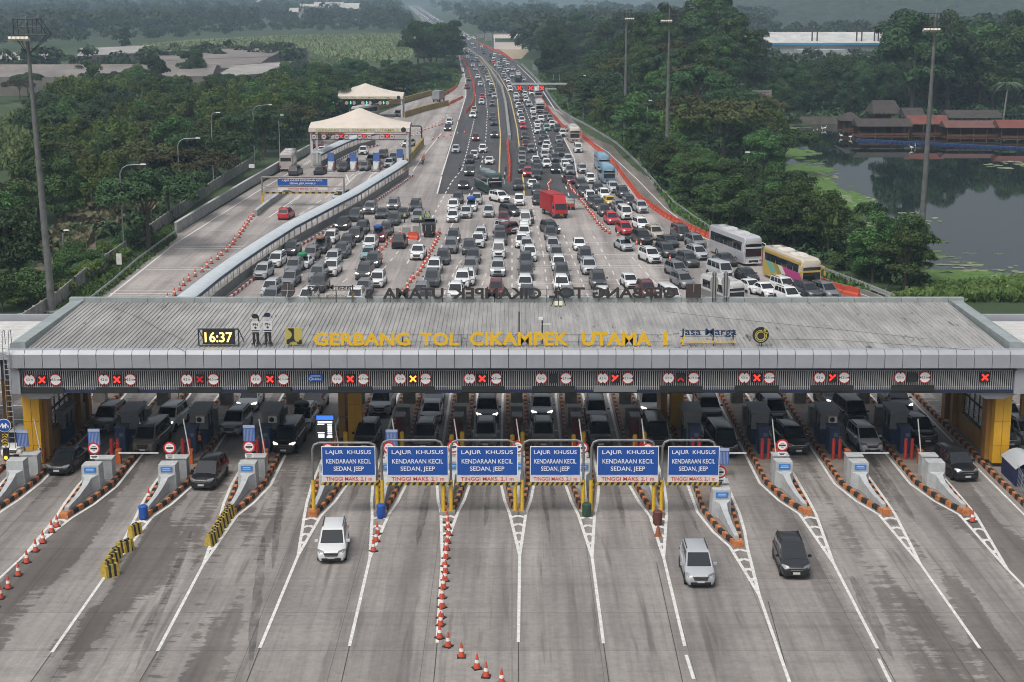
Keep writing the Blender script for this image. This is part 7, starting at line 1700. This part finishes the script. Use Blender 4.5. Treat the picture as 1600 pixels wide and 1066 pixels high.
# undergrowth between the trunks of the woods
def undergrowth(polys, seed):
    rn = random.Random(seed); out = []
    for poly, n, h in polys:
        W_ = [at(*q) for q in poly]; pl = [(q.x, q.y) for q in W_]; x0, x1 = min(q[0] for q in pl), max(q[0] for q in pl); y0, y1 = min(q[1] for q in pl), max(q[1] for q in pl); k = tr = 0
        while k < n and tr < n * 40:
            tr += 1; p = (rn.uniform(x0, x1), rn.uniform(y0, y1))
            if inpoly(p, pl): r_ = h * rn.uniform(.7, 1.5); out.append(leaf_cloud([(p[0], p[1], -.15 + mound(*p) + h * .35, r_, r_, h * rn.uniform(.4, .8))], 60, h * .28)); k += 1
    o = obj('undergrowth', cloud_mesh('undergrowth', np.concatenate(out), LEAF['dark'])); tag(o, 'dark undergrowth between the trees', kind='stuff')
undergrowth([([(1185, 198), (1216, 194), (1310, 192), (1420, 186), (1660, 178), (1700, 120), (1400, 118), (1190, 125)], 520, 3.0), ([(850, 122), (880, 165), (900, 178), (960, 216), (1010, 256), (1100, 282), (1200, 262), (1195, 200), (1200, 130), (1000, 96), (860, 100)], 620, 2.6),
             ([(1010, 262), (1060, 312), (1125, 350), (1190, 380), (1290, 408), (1390, 440), (1440, 455), (1440, 444), (1390, 424), (1350, 405), (1280, 374), (1200, 338), (1120, 300), (1060, 266)], 420, 1.7), ([(30, 470), (130, 430), (235, 350), (330, 290), (396, 250), (478, 226), (500, 205), (560, 172), (700, 138), (712, 100), (500, 130), (120, 160), (60, 300), (-40, 350)], 800, 2.2)], 8)

# distant woods: one mass
def woods(name, spots, label):
    out = []
    for (x, y, z, H, Wd) in spots:
        bl = [(x + nr.uniform(-.28, .28) * Wd, y + nr.uniform(-.28, .28) * Wd, z + H * nr.uniform(.3, .8), Wd * .27, Wd * .27, H * .2) for _ in range(5)]
        out.append(leaf_cloud(bl, 110, Wd * .13))
    o = obj(name, cloud_mesh(name, np.concatenate(out), LEAF['dark'])); tag(o, label, kind='stuff'); return o
rn = random.Random(21); sp = []
def wood_px(poly, n, hmin, hmax):
    k = 0
    xs_ = [q[0] for q in poly]; ys_ = [q[1] for q in poly]
    while k < n:
        a = (rn.uniform(min(xs_), max(xs_)), rn.uniform(min(ys_), max(ys_)))
        if inpoly(a, poly):
            p = at(*a); H = rn.uniform(hmin, hmax); sp.append((p.x, p.y, -.2, H, H * rn.uniform(.8, 1.1))); k += 1
wood_px([(-60, 66), (180, 62), (200, 70), (-60, 84)], 60, 10, 16); wood_px([(640, 50), (690, 58), (715, 90), (700, 100), (650, 70)], 60, 12, 20); wood_px([(200, 60), (420, 47), (640, 45), (640, 51), (420, 53), (200, 68)], 90, 7, 13)
wood_px([(-80, 46), (300, 40), (640, 36), (680, 46), (640, 50), (420, 46), (180, 58), (-80, 62)], 260, 14, 22)
wood_px([(-80, 22), (400, 22), (620, 22), (648, 34), (500, 36), (-80, 40)], 420, 16, 26)
wood_px([(-80, 10), (300, 10), (600, 10), (630, 18), (400, 20), (-80, 20)], 420, 18, 30)
wood_px([(665, 8), (700, 30), (760, 60), (830, 66), (1180, 66), (1200, 40), (900, 20), (700, 10)], 420, 14, 24)
wood_px([(820, 92), (860, 98), (1000, 98), (1110, 100), (1110, 62), (830, 60)], 220, 14, 22); wood_px([(1400, 118), (1660, 118), (1660, 62), (1410, 80)], 160, 16, 24); wood_px([(1110, 58), (1400, 58), (1400, 74), (1110, 74)], 120, 9, 16); wood_px([(1110, 104), (1400, 108), (1400, 130), (1110, 122)], 70, 7, 11)
wood_px([(0, 120), (160, 118), (400, 108), (480, 108), (470, 96), (380, 100), (170, 108), (0, 112)], 40, 9, 13)
ROADP = [(724, 62), (706, 50), (690, 40), (679, 32), (668, 25), (658, 18), (650, 12), (642, 6)]
def clear(s):
    t_ = s[1]; k = FPX / (t_ * CP + CAM_H * SP); x_ = 800 + s[0] * k
    yb = 533 + FPX * (CAM_H * CP - t_ * SP) / (t_ * CP + CAM_H * SP); w2 = s[4] * .55 * k + 6
    return not any(abs(x_ - a) < w2 and yb - s[3] * k * 1.05 < b_ < yb + 2 for a, b_ in ROADP)
sp = [s for s in sp if clear(s)]
woods('distant_woods', sp, 'hazy dark woods covering the far plain')

# hills on the far right and horizon
def hill(name, x0, x1, y0, y1, f, nx_, ny_, seed):
    r0 = np.random.RandomState(seed); gx = np.linspace(x0, x1, nx_); gy = np.linspace(y0, y1, ny_); vs = []
    for y in gy:
        for x in gx: vs.append((x + r0.uniform(-3, 3), y + r0.uniform(-3, 3), f(x, y) + r0.uniform(0, 7)))
    me = bpy.data.meshes.new(name); me.from_pydata(vs, [], [(j * nx_ + i, j * nx_ + i + 1, (j + 1) * nx_ + i + 1, (j + 1) * nx_ + i) for j in range(ny_ - 1) for i in range(nx_ - 1)])
    me.materials.append(HILLM); me.polygons.foreach_set('use_smooth', [False] * len(me.polygons)); o = obj(name, me); tag(o, kind='structure')
HILLM = leaf_mat('hill_forest', (.018, .034, .016), (.042, .066, .03), .05)
sm = lambda t_: 0 if t_ < 0 else 1 if t_ > 1 else t_ * t_ * (3 - 2 * t_)
hill('hills', 130, 2300, 1150, 3600, lambda x, y: -10 + (82 * sm((y - 1150) / 1500)) * sm((x - 130 - (y - 1150) * .03) / 300) * (1 + .25 * math.sin(x * .006 + 1) * math.sin(y * .003)), 230, 150, 3)
hill('far_hills', -3200, 3200, 4200, 6000, lambda x, y: -8 + 75 * sm((y - 4200) / 1200) * (1 + .3 * math.sin(x * .002)), 260, 40, 4)

# factory sheds on the left
RUST = mat('rusty_roof', (.20, .178, .165), .85, var=.35, scale=.12, stretch=(1, .4, 1)); RUST2 = mat('pale_roof', (.33, .315, .30), .8, var=.25, scale=.15)
def shed(corners, zr, label, m_, name='factory_shed'):
    """corners: near-left, near-right, far-right, far-left eaves in the picture"""
    z = zr; P = [at(x, y, z) for x, y in corners]; o = P[0]; root = thing(name, label, 'building', (o.x, o.y, 0)); P = [p - Vector((o.x, o.y, 0)) for p in P]
    up = Vector((0, 0, 2.2)); mL, mR = (P[0] + P[3]) / 2 + up, (P[1] + P[2]) / 2 + up
    b = MB(); b.quad(P[0], P[1], mR, mL); b.quad(mL, mR, P[2], P[3])
    d = (P[1] - P[0]); n_ = 24
    for k in range(n_ + 1):
        a = P[0] + d * k / n_; c = mL + (mR - mL) * k / n_; e = P[3] + (P[2] - P[3]) * k / n_; w_ = d * .0012; h = Vector((0, 0, .12))
        b.quad(a + h, a + w_ * 4 + h, c + w_ * 4 + h, c + h); b.quad(c + h, c + w_ * 4 + h, e + w_ * 4 + h, e + h)
    b.build('roof', m_, root)
    b = MB()
    for i in range(4):
        a, c = P[i], P[(i + 1) % 4]; b.quad(Vector((a.x, a.y, -.2)), Vector((c.x, c.y, -.2)), c - Vector((0, 0, .05)), a - Vector((0, 0, .05)))
    b.add([P[1], P[2], mR], [(0, 1, 2)]); b.add([P[0], P[3], mL], [(0, 1, 2)]); b.build('wall', mat('shed_wall', (.20, .18, .16), .9, var=.3, scale=.3), root)
    b = MB(); b.tube(mL, mR, .25, n=5); b.build('ridge', mat('ridge_cap', (.2, .17, .15), .8), root)
shed([(-20, 121), (330, 119), (345, 104), (-20, 103)], 6, 'long rusty roofed shed behind the left forest', RUST)
shed([(240, 98), (420, 90), (480, 76), (255, 78)], 6, 'brown factory roof left of the field, upper long one', RUST); shed([(255, 112), (400, 104), (440, 92), (265, 97)], 6, 'brown factory roof below the upper long one', RUST)
shed([(330, 122), (440, 112), (470, 100), (400, 103)], 6, 'pale factory roof at the right end of the sheds', RUST2); shed([(120, 88), (235, 82), (240, 74), (130, 79)], 6, 'grey shed roof at the far left of the field', RUST2); shed([(0, 95), (85, 92), (95, 85), (0, 87)], 5, 'striped pale shed roof near the left mast', RUST2)
# white factory with blue trim on the right
Y = at(1250, 98).y; x0, zt = zx(1200, 66, Y); x1, zr = zx(1400, 53, Y); r_ = thing('factory_hall', 'long white factory hall with blue eaves behind the right trees', 'building', ((x0 + x1) / 2, Y, 0)); W = x1 - x0
b = MB(); b.box((0, 20, zt / 2), (W, 40, zt)); b.prism([(0, zt), (40, zt), (20, zr)], 'x', -W / 2, W / 2); b.build('wall', mat('factory_white', (.50, .52, .53), .7, var=.15, scale=.2), r_)
b = MB(); b.add([(-W / 2 - 1, -1.5, zt - .3), (W / 2, -1.5, zt - .3), (W / 2, 20, zr + .4), (-W / 2 - 1, 20, zr + .4)], [(0, 1, 2, 3)]); b.add([(-W / 2 - 1, 41, zt), (W / 2, 41, zt), (W / 2, 20, zr + .4), (-W / 2 - 1, 20, zr + .4)], [(0, 1, 2, 3)]); b.build('roof', mat('factory_roof', (.48, .48, .46), .7, var=.3, scale=.2), r_)
b = MB(); b.box((0, -1.7, zt - .9), (W + 2, .5, 1.0)); b.box((-W / 2, -.3, zt / 2), (.8, .5, zt)); b.build('blue_trim', mat('factory_blue', (.05, .22, .36), .5), r_)
repeat_part('chimney', mat('stack_dark', (.06, .04, .04), .7), r_, [lambda b, k=k: b.tube((-W / 2 + W * k, 2, zt), (-W / 2 + W * k, 2, zr + 3), .35, n=6) for k in (.35, .39, .70, .74, .84, .87)])
b = MB(); b.box((-W * .12, -9, zt * .34), (W * .36, 14, zt * .68)); b.build('annex', mat('annex_grey', (.34, .35, .35), .7, var=.2, scale=.3), r_)
# small houses
def house(x, y, w_, h, roofc, label, wallc=(.5, .48, .45), name='house'):
    p = at(x, y); r_ = thing(name, label, 'house', p); b = MB(); b.box((0, w_ * .35, h / 2), (w_, w_ * .7, h)); b.build('wall', mat(f'house_wall_{label[:18]}', wallc, .8, var=.15, scale=.3), r_)
    b = MB(); b.prism([(-.8, h), (w_ * .7 + .8, h), (w_ * .35, h + w_ * .2)], 'x', -w_ / 2 - .6, w_ / 2 + .6); b.build('roof', mat(f'house_roof_{label[:18]}', roofc, .8, var=.2, scale=.4), r_)
    n_ = max(2, int(w_ / 5))
    repeat_part('window', GLASS, r_, [lambda b, k=k: b.box((-w_ / 2 + (k + .5) * w_ / n_, -.02, h * .55), (w_ / n_ * .4, .1, h * .3)) for k in range(n_)])
house(1164, 94, 24, 8, (.36, .32, .26), 'pale house with a beige roof left of the white factory'); house(1138, 94, 16, 7, (.42, .13, .14), 'house with a pinkish red roof beside the lattice tower', (.45, .34, .34))
for k, (x, y, w_, h, lab) in enumerate([(490, 33, 34, 13, 'hazy white block, left of the far white buildings'), (513, 33, 34, 15, 'hazy white block, second of the far white buildings'), (538, 33, 34, 14, 'hazy white block, right end of the far white buildings'), (468, 36, 22, 12, 'small hazy white house below the far white blocks'), (80, 12, 60, 14, 'hazy pale roof far away at the top left'), (392, 16, 34, 14, 'hazy pale building alone above the left woods'), (812, 77, 0, 0, '')][:6]): house(x, y, w_, h, (.45, .42, .40), lab, (.48, .48, .47), 'far_building')
# lattice tower
p = at(1138, 96); H = on(1138, 38, p.y).z; r_ = thing('lattice_tower', 'thin red and white lattice mast beside the pink roofed house', 'tower', p); b = MB(); c4 = [(-1, -1), (1, -1), (1, 1), (-1, 1)]
for k in range(10):
    z0, z1 = H * k / 10, H * (k + 1) / 10; s0, s1 = 2.6 * (1 - k / 10) + .3, 2.6 * (1 - (k + 1) / 10) + .3; b.m = k % 2
    for i in range(4):
        a, c = c4[i], c4[(i + 1) % 4]; b.tube((a[0] * s0, a[1] * s0, z0), (a[0] * s1, a[1] * s1, z1), .16, n=4); b.tube((a[0] * s0, a[1] * s0, z0), (c[0] * s1, c[1] * s1, z1), .09, n=4)
b.build('lattice', [mat('dull_red', (.3, .05, .05), .6), WHITEP], r_)

# restaurant pavilions on the lake
TILE = mat('roof_tile_red', (.155, .048, .038), .85, var=.35, scale=.6); TILED = mat('roof_tile_dark', (.05, .042, .038), .9, var=.4, scale=.6); WOOD = mat('pavilion_wood', (.115, .055, .03), .85, var=.4, scale=.6)
def pavilion(x0p, x1p, yb, ze, zr, depth, m_, label, hip=.0, yb2=None):
    A = at(x0p, yb); B = at(x1p, yb2 or yb); c = (A + B) / 2; d = B - A; L = d.length; a = math.atan2(d.y, d.x); r_ = thing('lake_pavilion', label, 'building', (c.x, c.y, -.1), a)
    b = MB(); o = .7; h = L / 2 + o; q = [(-h, -o, ze), (h, -o, ze), (h, depth + o, ze), (-h, depth + o, ze)]; rA, rB = (-h + hip * depth, depth / 2, zr), (h - hip * depth, depth / 2, zr)
    b.quad(q[0], q[1], rB, rA); b.quad(q[2], q[3], rA, rB); b.add([q[1], q[2], rB], [(0, 1, 2)]); b.add([q[3], q[0], rA], [(0, 1, 2)]); b.build('roof', m_, r_)
    b = MB(); b.box((0, depth / 2, .55), (L, depth, .25)); b.build('deck', WOOD, r_)
    n_ = max(3, int(L / 3))
    repeat_part('post', WOOD, r_, [lambda b, k=k, y=y: b.tube((-L / 2 + k * L / n_, y, -.3), (-L / 2 + k * L / n_, y, ze), .13, n=6) for k in range(n_ + 1) for y in (0, depth)])
    b = MB(); b.box((0, -.02, 1.15), (L, .08, .5)); b.build('railing', WOOD, r_); b = MB(); b.box((0, depth, 1.6), (L, .1, 2.0)); b.build('back_wall', WOOD, r_)
    return r_
for a in ((1318, 1344, 209, 3.2, 5.0, 7, TILED, 'left end lake pavilion with a dark hipped roof', .3), (1342, 1420, 217, 3.0, 4.6, 6, TILED, 'long dark roofed lake pavilion left of the red one'), (1424, 1478, 216, 3.4, 5.2, 7, TILE, 'lake pavilion with a bright red roof behind the lake mast'), (1480, 1562, 219, 3.0, 4.4, 6, mat('roof_tile_brown', (.13, .06, .05), .8, var=.25, scale=.5), 'long lake pavilion with brownish red roof right of the lake mast'), (1564, 1640, 221, 3.2, 4.8, 6, TILE, 'red roofed lake pavilion at the right picture edge'), (1366, 1404, 199, 3.6, 6.6, 9, TILED, 'large dark saddle roofed pavilion behind the left lake pavilions', .1), (1416, 1440, 202, 3.4, 5.2, 7, TILED, 'small dark gabled pavilion behind the red roof'), (1484, 1560, 208, 3.8, 5.4, 8, TILED, 'long black roofed hall behind the brownish red pavilion')): pavilion(*a)
p = at(1342, 219); b = MB(); bx = [at(q, 219 + (q - 1342) * .052) for q in np.linspace(1342, 1640, 75)]; k = 0
for a in bx: b.m = k % 2; k += 1; b.box((a.x - bx[0].x, a.y - bx[0].y, .15), (1.15, .6, .5 if k % 2 else .44))
o = b.build('drum_float', [mat('float_blue', (.015, .055, .17), .5), mat('float_blue_dark', (.012, .04, .14), .5)]); o.location = (bx[0].x, bx[0].y, -.1); tag(o, 'row of blue floating drums tied along the lake pavilions', 'float')
def bwall(pts, H, m_, lab):
    c = px(pts, -.1); o = c[0]; r_ = thing('lake_wall', lab, 'wall', (o.x, o.y, -.1)); b = MB()
    for a, e in zip(c, c[1:]): d = e - a; mid = (a + e) / 2 - o; b.box((mid.x, mid.y, H / 2), (d.length, .4, H), rz=math.atan2(d.y, d.x))
    b.build('wall', m_, r_); repeat_part('post', m_, r_, [lambda b, q=q, a=a: b.box((q.x, q.y, H / 2 + .1), (.5, .6, H + .2), rz=a) for q, a in along([v - o for v in c], 5)])
bwall([(1216, 193), (1265, 194), (1310, 194)], 1.9, mat('lake_wall_grey', (.13, .12, .10), .9, var=.3, scale=.5), 'low grey wall at the far shore left of the pavilions')
# egrets on the water
for k, (x, y) in enumerate([(1270, 208), (1277, 206), (1285, 204), (1289, 203), (1329, 217), (1314, 215), (1424, 234), (1430, 231)]):
    p = at(x, y, -.1); b = MB(); b.loft([[(q * .16 * math.cos(2 * math.pi * i / 8), yy, .55 + q * .2 * math.sin(2 * math.pi * i / 8)) for i in range(8)] for yy, q in ((-.35, .3), (-.1, 1), (.2, .8), (.5, .15))]); b.tube((0, -.28, .62), (0, -.38, 1.05), .06, .04); b.tube((0, -.38, 1.05), (0, -.62, 1.0), .05, .01); b.tube((-.05, 0, 0), (-.05, 0, .45), .02); b.tube((.05, 0, 0), (.05, 0, .45), .02)
    o = b.build('egret', WHITES, smooth=60); o.location = p; o.scale = (.95,) * 3; o.rotation_euler.z = random.uniform(0, 6); tag(o, f'white egret on the dark lake, {ordn(k)} from the left', 'bird', 'white egrets on the lake')

# ---------------------------------------------------------------- air
hb = MB(); hb.box((0, 3100, 79), (7200, 6300, 162)); hm = bpy.data.materials.new('haze_air'); hm.use_nodes = True; nt = hm.node_tree; nt.nodes.clear(); ou = nt.nodes.new('ShaderNodeOutputMaterial'); pv = nt.nodes.new('ShaderNodeVolumePrincipled')
pv.inputs['Color'].default_value = (.54, .72, .90, 1); pv.inputs['Density'].default_value = 0.00023; pv.inputs['Anisotropy'].default_value = 0.0; nt.links.new(pv.outputs[0], ou.inputs['Volume'])
tag(hb.build('haze', hm), None, kind='stuff')
